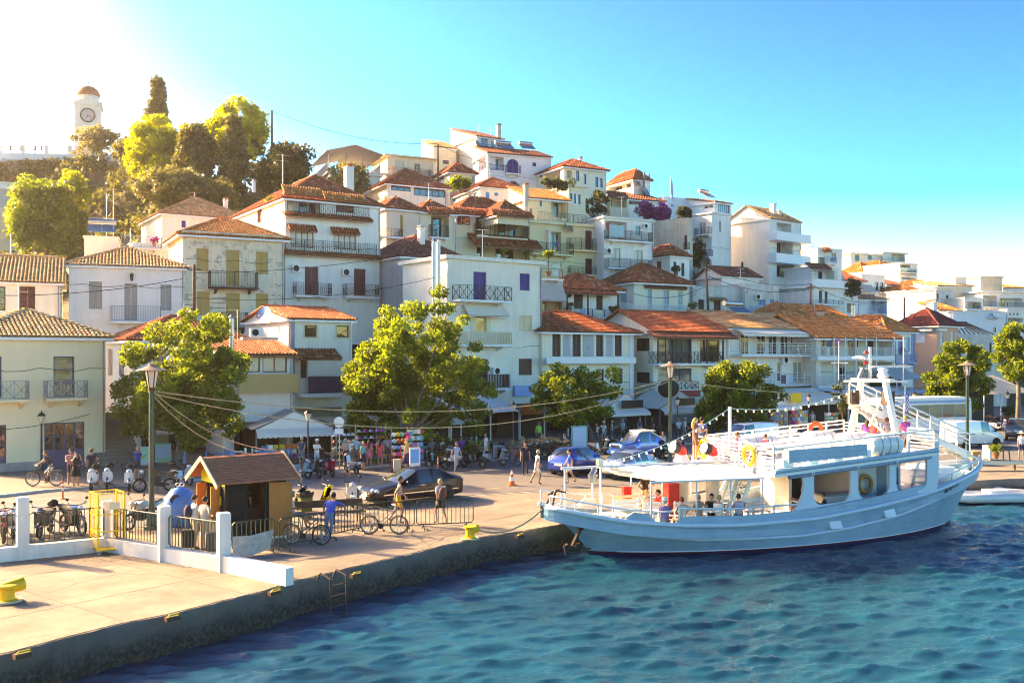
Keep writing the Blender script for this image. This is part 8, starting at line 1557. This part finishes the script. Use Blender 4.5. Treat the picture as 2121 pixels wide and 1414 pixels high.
for z in(-.1,-.4,-.7,-1.0):MB().tube([(-.3,-.24,z),(.3,-.24,z)],.018,6).build('rung','rust',e)
for l,px,py,d,c in(('dark grey suitcase beside the kiosk queue',440,1144,.3,(.05,.05,.055)),('black travel bag on the ground behind the young men',391,1136,.3,(.012,.012,.014))):
    e=E('suitcase',l,'suitcase',gnd(px,py),d);MB().box(-.2,-.13,.05,.2,.13,.65).build('shell',dye(c),e);MB().tube([(-.1,.1,.6),(-.1,.1,1.0),(.1,.1,1.0),(.1,.1,.6)],.012).build('handle','steel',e)
e=E('road_sign','round white road sign on a pole by the souvenir shop','sign',gnd(703,978,.12),-.2);MB().tube([(0,0,0),(0,0,3.0)],.035,8).build('pole','steel',e);MB().lathe([(.3,0),(.3,.02)],18,(0,0,0),0,'y').build('disc','white',e,M4=T(0,-.06,2.75));MB().box(-.25,-.06,2.1,.25,-.04,2.4).build('plate','white',e)
e=E('hand_truck','red hand truck standing at the kerb','hand truck',gnd(822,978),.2);MB().tube([(-.22,0,.1),(-.22,0,1.4),(.22,0,1.4),(.22,0,.1)],.025).bar((-.22,0,.5),(.22,0,.5),.03).bar((-.22,0,.95),(.22,0,.95),.03).box(-.22,-.3,.05,.22,0,.08).build('frame','red',e)
for x in(-.28,.28):MB().lathe([(.13,-.04),(.13,.04)],12,(0,0,0),0,'x').build('wheel','rubber',e,M4=T(x,.05,.13))
MB().box(-.2,-.28,.09,.2,-.02,.75).build('box','sand',e)
def board(label,px,py,w,h,c1,c2,z=.12,rz=.3):
    e=E('sign_stand',label,'sign',gnd(px,py,z),rz,'standing sign boards');MB().box(-w/2,-.05,.15,w/2,.05,h).build('board',c1,e);MB().box(-w/2+.08,-.06,h*.35,w/2-.08,-.05,h-.1).build('print',c2,e);MB().box(-w/2,-.2,0,-w/2+.06,.2,.16).box(w/2-.06,-.2,0,w/2,.2,.16).build('foot','iron',e)
for a in(('turquoise topped advertising panel under the darker plane tree',1200,950,1.05,2.05,'teal','lightblue'),('white framed blue sign on a striped foot by the kerb',859,975,.6,1.3,'white','bluesign'),('green framed sandwich board left of the kiosk',338,962,.9,1.25,'green','lightblue'),('pale sandwich board behind the street lamp',303,968,.6,1.2,'turq','green'),('tall blue paddle sign by the tree trunk',378,965,.35,1.7,'bluesign','sky')):board(*a)
# stone steps between the cream townhouse and the white house
sp=gnd(250,965,.12);e=E('stone_stairs','worn stone stairway climbing between the cream and white houses','stairs',sp,math.radians(36));smt=mat('stair_stone',(.20,.16,.14),.9,0,.3,2,.4,12)
for k in range(15):MB().box(-1.3,.32*k,-.1,1.3,.32*k+.36,.19*(k+1)).build('step',smt,e)
# shop canopies
def canopy(label,reg,x0,x1,Z,yf,yb,depth,col,th=36,val=.25,gable=0.0,posts=3,name='canopy',side='darkb',sign=None):
    px,pf=zc(reg,x0,yf);pb=zc(reg,x0,yb)[1];d=Vector((math.cos(math.radians(th)),math.sin(math.radians(th))));n=Vector((-d.y,d.x));O_=Vector(((px-CX)/FX*Z,Z));r=Vector(((zc(reg,x1,0)[0]-CX)/FX,1));t=O_.dot(n)/r.dot(n);W_=(r*t-O_).dot(d);zf=CAMH-(pf-HY)/FX*Z;zb=CAMH-(pb-HY)/FX*(Z+depth*.8)
    e=E(name,label,'canopy',(O_.x,O_.y,.12),math.radians(th),'shop canopies along the street');zf-=.12;zb=max(zb-.12,zf+.15)
    if gable:
        mb=MB();m=W_/2
        for s in(0,1):xs_=(-.2,m)if s==0 else(W_+.2,m);mb.add([(xs_[0],0,zf),(xs_[1],0,zf+gable),(xs_[1],depth,zf+gable),(xs_[0],depth,zf),(xs_[0],0,zf-.06),(xs_[1],0,zf+gable-.06),(xs_[1],depth,zf+gable-.06),(xs_[0],depth,zf-.06)],[(0,1,2,3),(7,6,5,4),(0,4,5,1),(3,2,6,7)])
        mb.build('roof',col,e);MB().prism([(0,zf-.06),(W_,zf-.06),(m,zf+gable-.08)],.02,.06).build('gable','white',e);awning_mesh(0,W_,-.5,zf-.3,0,zf-.02,val).build('valance','canvasw',e)
    else:awning_mesh(0,W_,0,zf,depth,zb,val).build('awning',col,e)
    for k in range(posts):x=.05+(W_-.1)*k/max(1,posts-1);MB().box(x-.04,.05,0,x+.04,.13,zf).build('post','white' if not gable else 'greyrail',e)
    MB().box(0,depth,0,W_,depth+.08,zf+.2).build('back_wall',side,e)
    if sign:MB().box(W_*sign[0],-.55 if gable else-.06,zf+sign[2],W_*sign[1],-.5 if gable else-.02,zf+sign[3]).build('sign_board',sign[4],e)
    return e,W_,d,n,O_
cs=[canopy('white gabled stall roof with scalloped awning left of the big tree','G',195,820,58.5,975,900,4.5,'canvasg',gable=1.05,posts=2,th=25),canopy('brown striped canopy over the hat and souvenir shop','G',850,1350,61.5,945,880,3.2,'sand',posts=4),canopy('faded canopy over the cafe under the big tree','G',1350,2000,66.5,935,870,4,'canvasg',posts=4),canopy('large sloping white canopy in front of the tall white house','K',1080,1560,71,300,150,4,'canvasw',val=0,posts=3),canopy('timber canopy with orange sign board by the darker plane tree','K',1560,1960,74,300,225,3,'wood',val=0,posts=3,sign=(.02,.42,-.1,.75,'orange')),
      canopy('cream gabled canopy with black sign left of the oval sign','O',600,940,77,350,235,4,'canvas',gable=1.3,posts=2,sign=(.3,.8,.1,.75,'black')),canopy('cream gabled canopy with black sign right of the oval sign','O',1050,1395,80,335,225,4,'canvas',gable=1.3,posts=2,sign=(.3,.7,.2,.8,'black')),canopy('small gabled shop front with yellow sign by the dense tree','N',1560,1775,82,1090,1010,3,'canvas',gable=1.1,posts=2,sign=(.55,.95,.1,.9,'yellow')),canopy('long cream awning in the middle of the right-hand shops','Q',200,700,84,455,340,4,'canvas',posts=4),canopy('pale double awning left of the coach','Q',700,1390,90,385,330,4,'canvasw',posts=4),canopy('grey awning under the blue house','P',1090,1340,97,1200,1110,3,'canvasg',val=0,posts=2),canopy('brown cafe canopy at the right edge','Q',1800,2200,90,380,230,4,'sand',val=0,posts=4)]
e,W_,d,n,O_=cs[5];MB().sphere((0,0,0),(1.3,.05,.78),22,10).build('oval_sign','black',e,M4=T(W_+1.6,-.9,3.7));MB().torus((0,0,0),1.3,.06,28,6).build('sign_rim','canvas',e,M4=T(W_+1.6,-.9,3.7)@Matrix.Scale(.6,4,(0,0,1)))
# goods: racks with separate items (one shape of each kind, shared)
ballm=MB().sphere((0,0,0),.14,8,6).mesh('ball',True);hatm=MB().lathe([(.2,0),(.1,.03),(.09,.12),(0,.14)],9).mesh('hat',True);boxm=MB().box(-.13,-.09,0,.13,.09,.24).mesh('packet');shirtm=MB().prism([(-.2,0),(.2,0),(.2,.4),(.3,.32),(.34,.4),(.2,.55),(-.2,.55),(-.34,.4),(-.3,.32),(-.2,.4)],-.03,.03).mesh('shirt')
for m in(ballm,hatm,boxm,shirtm):m.materials.append(C['white'])
BRT=['red','yellow','sky','green','pink','white','orange','teal','cream','magenta','lightblue','sand']
def rack(label,px,py,w,h,me,rz=.5,nx_=5,nz_=5,z=.12):
    e=E('display_rack',label,'rack',gnd(px,py,z),rz,'souvenir display racks');mb=MB()
    for x in(-w/2,w/2):mb.bar((x,0,0),(x,0,h),.04);mb.bar((x,-.25,0),(x,.25,0),.04)
    for k in range(nz_):mb.bar((-w/2,0,.25+(h-.3)*k/nz_),(w/2,0,.25+(h-.3)*k/nz_),.03)
    mb.build('frame','greyrail',e)
    for k in range(nz_):
        for i in range(nx_):o=link('item',me,e,Matrix.Translation((-w/2+w*(i+.5)/nx_+random.uniform(-.03,.03),-.1,.27+(h-.3)*k/nz_))@Matrix.Rotation(random.uniform(-.4,.4),4,'Z'));o.material_slots[0].link='OBJECT';o.material_slots[0].material=C[random.choice(BRT)]
for a in(('rack of bright sun hats left of the shop door',768,958,1.9,2.3,hatm),('rack of caps and helmets beside the road sign',712,962,1.4,2.1,hatm),('rack of hats in the souvenir shop doorway',805,952,1.6,2.3,hatm),('stand of beach balls and toys by the tall shelf',832,962,1.3,2.2,ballm),('tall white shelf of sun cream bottles',858,960,.9,2.2,boxm),('rail of coloured shirts left of the postcard racks',1560,898,3.4,2.0,shirtm,.6,6,2),('postcard rack under the yellow sign',1612,898,1.6,1.9,boxm,.6,7,6),('postcard rack right of the person in maroon',1655,896,1.8,1.9,boxm,.6,7,6),('drinks stand beside the far souvenir shop',1720,890,1.6,1.6,boxm,.6,5,4),('blue goods rack inside the white gabled stall',590,958,2.2,1.2,boxm,.5,6,3)):rack(*a)
# cafe tables and chairs
def table_proto(col):
    e=bpy.data.objects.new('cafe_table',None);COL.objects.link(e);MB().box(-.4,-.4,.72,.4,.4,.76).build('top',col,e);[MB().bar((x,y,0),(x,y,.72),.05).build('leg',col,e)for x in(-.33,.33)for y in(-.33,.33)];return e
def chair_proto(col):
    e=bpy.data.objects.new('cafe_chair',None);COL.objects.link(e);MB().box(-.2,-.2,.43,.2,.2,.47).build('seat',col,e);MB().box(-.2,.17,.6,.2,.2,.92).build('backrest',col,e);[MB().bar((x,y,0),(x,y,.9 if y>0 else .43),.035).build('leg',col,e)for x in(-.17,.17)for y in(-.17,.17)];return e
for tl,cl_,cc,spots in(('mint green cafe table under the big plane tree','dark cafe chair under the big plane tree',('turq','darkwood'),((880,950),(925,948),(965,946),(990,950),(945,938),(900,938),(1030,948))),('wooden cafe table beneath the timber canopy','wooden cafe chair beneath the timber canopy',('beigewood','beigewood'),((1085,938),(1105,933),(1125,938),(1145,930),(1150,938))),('dark restaurant table under the cream gables','dark restaurant chair under the cream gables',('darkwood','pole'),((1305,908),(1335,904),(1370,904),(1430,902),(1455,898))),('wooden table at the far right cafe','wooden chair at the far right cafe',('wood','wood'),((2060,880),(2080,878),(2105,880))),('blue table inside the white gabled stall','blue chair inside the white gabled stall',('sky','sky'),((540,958),(565,962),(460,965),(490,962)))):
    tp,cp_=table_proto(cc[0]),chair_proto(cc[1]);first=True
    for i,(x,y)in enumerate(spots):
        g=gnd(x,y,.12);t=tp if first else copy_tree(tp);t.location=g;t.rotation_euler=(0,0,.6+i);tag(t,tl,'table',tl.replace('table','tables'))
        for k in range(3):a=i+k*2.1;c_=cp_ if first and k==0 else copy_tree(cp_);c_.location=g+Vector((math.sin(a)*-.72,math.cos(a)*.72,0));c_.rotation_euler=(0,0,a);tag(c_,cl_,'chair',cl_.replace('chair','chairs'))
        first=False
# poles, cables, string lights
def pole(label,px,y0,y1,Z,lean=0,r=.11):a=at(px,y1,Z);b=at(px+lean,y0,Z);e=E('utility_pole',label,'pole',a,0,'utility poles');q=b-a;MB().tube([(0,0,-1.5),q],[r*1.2,r],8).build('mast','pole',e,smooth=True);MB().bar(q+Vector((-.5,0,-.35)),q+Vector((.5,0,-.35)),.08).build('crossarm','pole',e);return b
TOPS=[pole('utility pole in front of the weathered house',402,548,668,70),pole('bare pole on the hilltop right of the cypresses',563,229,335,118,r=.14),pole('pole with lamp beside the cream skyline houses',907,298,380,120,r=.12),pole('leaning utility pole by the low whitewashed house',1469,553,648,100,-7),pole('utility pole with tangled wires by the terraced house',1679,588,640,112),pole('utility pole on the far right hill',1873,615,645,135)]
def cable(label,a,b,sag,r=.02,m='rubber',grp='overhead cables',cat='cable'):
    a=Vector(a);b=Vector(b);pts=[a.lerp(b,k/16)-Vector((0,0,sag*4*(k/16)*(1-k/16)))for k in range(17)];return tag(MB().tube(pts,r,5).build('cable',m),label,cat,grp),pts
cable('long cable sagging from the hilltop pole to the skyline pole',TOPS[1],TOPS[2],1.2,.035);cable('cable from the street pole across the white villa',TOPS[0]+Vector((0,0,-.6)),at(880,520,73),.4);cable('lower cable from the street pole toward the tall flue',TOPS[0]+Vector((0,0,-2.4)),at(900,575,73),.7);cable('cable across the neoclassical house front',at(5,612,60),at(378,577,70),.3,.025);cable('cable from the leaning pole to the wired pole',TOPS[3],TOPS[4],.8,.03);cable('second cable from the leaning pole to the wired pole',TOPS[3]+Vector((0,0,-.8)),TOPS[4]+Vector((0,0,-.5)),1.0,.03);cable('cable from the wired pole to the far right hill',TOPS[4],TOPS[5],1.5,.03);cable('cable from the skyline pole over the arched house',TOPS[2],at(1060,345,126),.6,.03)
cable('cable across the turquoise shuttered house',at(1310,607,98),TOPS[3]+Vector((0,0,-2)),.8,.025)
l1,l2,l3=gnd(316,1095)+Vector((0,0,5.15)),Vector((8.85,54,5.2)),Vector((28.2,59.8,5.2));RP='rope_yellow';rp=paint('rope_tan',(.42,.34,.2))
cable('tan rope strung from the nearest lamp to the middle lamp, upper one',l1,l2,1.25,.022,rp);cable('tan rope strung from the nearest lamp to the middle lamp, lower one',l1-Vector((0,0,.1)),l2-Vector((0,0,.1)),1.9,.022,rp);cable('tan rope from the middle lamp toward the far lamp',l2,l3,.9,.022,rp);cable('thin rope from the nearest lamp down to the kiosk roof',l1,at(575,932,36),.5,.018,rp);cable('second thin rope from the nearest lamp to the kiosk roof',l1-Vector((0,0,.15)),at(580,935,37),.8,.018,rp);cable('dark cable across the cream townhouse front',at(-10,890,50),at(250,835,58),.3,.018);cable('mooring line from the bow to the yellow bollard',gnd(976,1112)+Vector((0,0,.35)),bw_(-1.7,0,1.95),.5,.03,rp)
bulb=MB().sphere((0,0,-.08),(.04,.04,.06),8,6).lathe([(.025,0),(.025,-.04)],6).mesh('bulb',True);bulb.materials.append(mat('bulb_glass',(.72,.72,.66),.15))
e=E('string_lights','green cable with white bulbs strung over the boat','lights',BO,BPH);pl=MB().tube([(7.3,1.2,3.3),(7.3,1.2,5.35)],.07,10).build('light_pole','white',e)
for a,b,s_ in(((.6,0,3.45),(7.3,1.2,5.3),.35),((7.3,1.2,5.3),(14.1,.5,6.3),.45)):
    a,b=Vector(a),Vector(b);pts=[a.lerp(b,k/18)-Vector((0,0,s_*4*(k/18)*(1-k/18)))for k in range(19)];MB().tube(pts,.015,5).build('cord','turq',e);[link('bulb',bulb,e,Matrix.Translation(p))for p in pts[1:-1]]
# small boats at the right
def dinghy(label,p,rz,L=4.2):
    e=E('dinghy',label,'dinghy',p,rz,'small boats by the right quay');m=mat('dinghy_tube',(.62,.64,.66),.4);MB().tube([(-L/2,-.6,.3),(L*.25,-.62,.3),(L*.45,-.35,.36),(L*.5,0,.42),(L*.45,.35,.36),(L*.25,.62,.3),(-L/2,.6,.3)],.24,10).build('tube',m,e,smooth=True);MB().box(-L/2+.2,-.5,.1,L*.35,.5,.2).build('floor','greyrail',e);MB().box(-L*.2,-.4,.2,L*.0,.4,.65).build('seat','white',e);MB().box(-L/2-.15,-.18,.3,-L/2+.2,.18,.95).build('outboard_motor','whiteplastic',e)
dinghy('grey-white inflatable dinghy beyond the boat stern',at(2040,1036,50.5)*0+gnd(2042,1040,WZ),math.radians(185),5.0);dinghy('white open boat cut by the right edge',gnd(2145,1030,WZ),math.radians(190),4.6)
e=E('gangplank','grey aluminium gangplank lying on the right quay','gangplank',gnd(2000,975),math.radians(3));MB().box(0,0,.35,6,.5,.4).box(0,0,.4,6,.04,.5).box(0,.46,.4,6,.5,.5).build('deck','steel',e);[MB().bar((x,.25,0),(x,.25,.35),.08).build('trestle','wood',e)for x in(.3,3,5.7)]
for l,x,y,c in(('white cabinet by the gangway foot on the right quay',2050,952,'white'),('folding wooden sign by the boat stern',2015,962,'beigewood'),('black stool on the right quay',2078,958,'iron')):e=E('cabinet' if 'cab' in l else('easel' if 'sign' in l else 'stool'),l,'furniture',gnd(x,y),.3);MB().box(-.3,-.3,.75 if 'stool' in l else .1,.3,.3,.8 if 'cab' not in l else .9).build('top',c,e);[MB().bar((a,b,0),(a*.8,b*.8,.76),.05).build('leg',c,e)for a in(-.27,.27)for b in(-.27,.27)]
# washing on the balconies and potted plants
def cloth(label,reg,x0,y0,x1,y1,Z,m,rz=30):
    p=at(*zc(reg,x0,y0),Z);q=at(*zc(reg,x1,y1),Z);w,h=(q.x-p.x)/math.cos(math.radians(rz)),p.z-q.z;mb=MB();k=9
    for i in range(k+1):
        for j in range(4):mb.v.append((w*i/k,.05*math.sin(i*1.7)*j/3,-h*j/3*(1+.05*math.sin(i*2.3))))
    for i in range(k):
        for j in range(3):a=i*4+j;mb.f.append((a,a+1,a+5,a+4));mb.m.append(0)
    o=mb.build('laundry',m,smooth=True,fix=False);o.matrix_world=T(p.x,p.y,p.z,math.radians(rz));tag(o,label,'laundry','washing hung on balconies')
for a in(('turquoise sheet drying on the dark lattice balcony','L',250,570,375,665,106.2,'turq'),('red cloth beside the turquoise sheet on the lattice balcony','L',218,560,245,605,106.2,'red'),('pink washing on the long columned balcony','P',592,872,636,922,97.2,'pink'),('dark clothes left of the pink washing','P',515,872,560,935,97.0,'navy'),('dark red towel on the columned balcony','P',715,880,745,940,98.0,'redbrown'),('dark printed towel on the lower guesthouse balcony','N',1640,850,1690,920,91.2,'navy'),('striped towel on the lower guesthouse balcony','N',1705,855,1750,922,91.6,'lightblue'),('blue towel on the porch railing','J',1650,628,1695,662,92.9,'sky'),('peach towel on the porch railing','J',1790,635,1838,690,93.6,'cream')):cloth(*a)
def pot(label,reg,x,y,Z,s=1.0,lf='dark',tall=.0):
    p=at(*zc(reg,x,y),Z);e=E('potted_plant',label,'plant',p,0,'potted plants on terraces');MB().lathe([(.14*s,0),(.2*s,.32*s),(.22*s,.34*s)],12).build('pot','terracotta',e,smooth='auto');rg=np.random.RandomState(int(x));pts,R_=clump_points([((0,0,(.55+tall)*s),.36*s),((.15*s,.1,(.7+tall)*s),.28*s),((-.18*s,0,(.62+tall)*s),.26*s)],420/s,rg);me=leaf_mesh(pts,.13*s,rg,R_,aspect=2.2);me.materials.append(LF[lf]);link('foliage',me,e)
    if tall:MB().tube([(0,0,.3*s),(0,0,(.5+tall)*s)],.05,6).build('stem',BARK,e)
for a in(('palm in a pot on the narrow cream house terrace','J',1397,362,89.6,1.3,'plane',1.0),('leafy plant under the tiled porch, left one','J',1035,208,99.5,1.0,'plane'),('leafy plant under the tiled porch, right one','J',1222,222,101.5,1.0,'plane'),('dark bush in a pot at the porch railing end','J',1935,690,94.6,1.3),('small plant at the left end of the porch','J',1575,640,92.6,.9),('agave on the lattice terrace of the turquoise house','L',925,1285,102,1.3,'olive'),('flower box on the white villa top balcony','E',395,830,86,1.2,'plane'),('plant beside the little brown-doored house','L',785,990,113,1.4),('red-flowered pot on the blue porch','B',1255,120,85,1.0,'bloom'),('shrub in a tub by the far cafe','Q',2000,600,86,1.6),('potted bush on the quay by the white cabinet','Q',1890,900,57,1.0,'plane')):pot(*a)
# ---------------------------------------------------------------- hillside under the houses
bp=np.array(BASES+EXTRA);gx=np.arange(-130,191,4.0);gy=np.arange(40,240,4.0)
def hillz(x,y):
    d2=(bp[:,0]-x)**2+(bp[:,1]-y)**2+2.0;w=1/d2**1.7;z=float((w*bp[:,2]).sum()/w.sum())-2.8
    k=min(1,max(0,(y-(57+.62*(x+24))-4)/10));return z*k-5.0*(1-k)
mb=MB();nx,ny=len(gx),len(gy)
for y in gy:
    for x in gx:mb.v.append((x,y,hillz(x,y)))
for j in range(ny-1):
    for i in range(nx-1):a=j*nx+i;mb.f.append((a,a+1,a+nx+1,a+nx));mb.m.append(0)
HM=mat('hill_earth',(.10,.085,.045),.95,0,.5,.3,.6,2);st(mb.build('hillside',HM,smooth=True,fix=False))
rng=np.random.RandomState(9);cl=[]
for k in range(1700):
    x=rng.uniform(-95,-28);y=rng.uniform(95,150)
    if y<93+(x+60)*.2:continue
    cl.append(((x,y,hillz(x,y)+.5),rng.uniform(.6,1.5)))
P_,R_=clump_points([((c[0],c[1],c[2]+1.5),r)for c,r in cl],24,rng,.7);me=leaf_mesh(P_,.45,rng,R_);me.materials.append(LF['scrub']);sc=link('hillside_scrub',me);tag(sc,'brown-green scrub covering the slope below the clock tower','scrub',kind='stuff')
# even warm haze volume, added to make a golden glow towards the sun
hz=bpy.data.materials.new('haze_air');hz.use_nodes=True;n=hz.node_tree.nodes;n.remove(n['Principled BSDF']);pv_=n.new('ShaderNodeVolumePrincipled');pv_.inputs['Color'].default_value=(1,.95,.87,1);pv_.inputs['Density'].default_value=.00017;pv_.inputs['Anisotropy'].default_value=.66;hz.node_tree.links.new(pv_.outputs[0],[q for q in n if q.type=='OUTPUT_MATERIAL'][0].inputs['Volume'])
ho=MB().box(-230,-30,-6,230,250,62).build('haze',hz);tag(ho,'thin warm haze volume added for the golden glow over harbour and hillside','haze',kind='stuff');S.cycles.volume_bounces=0
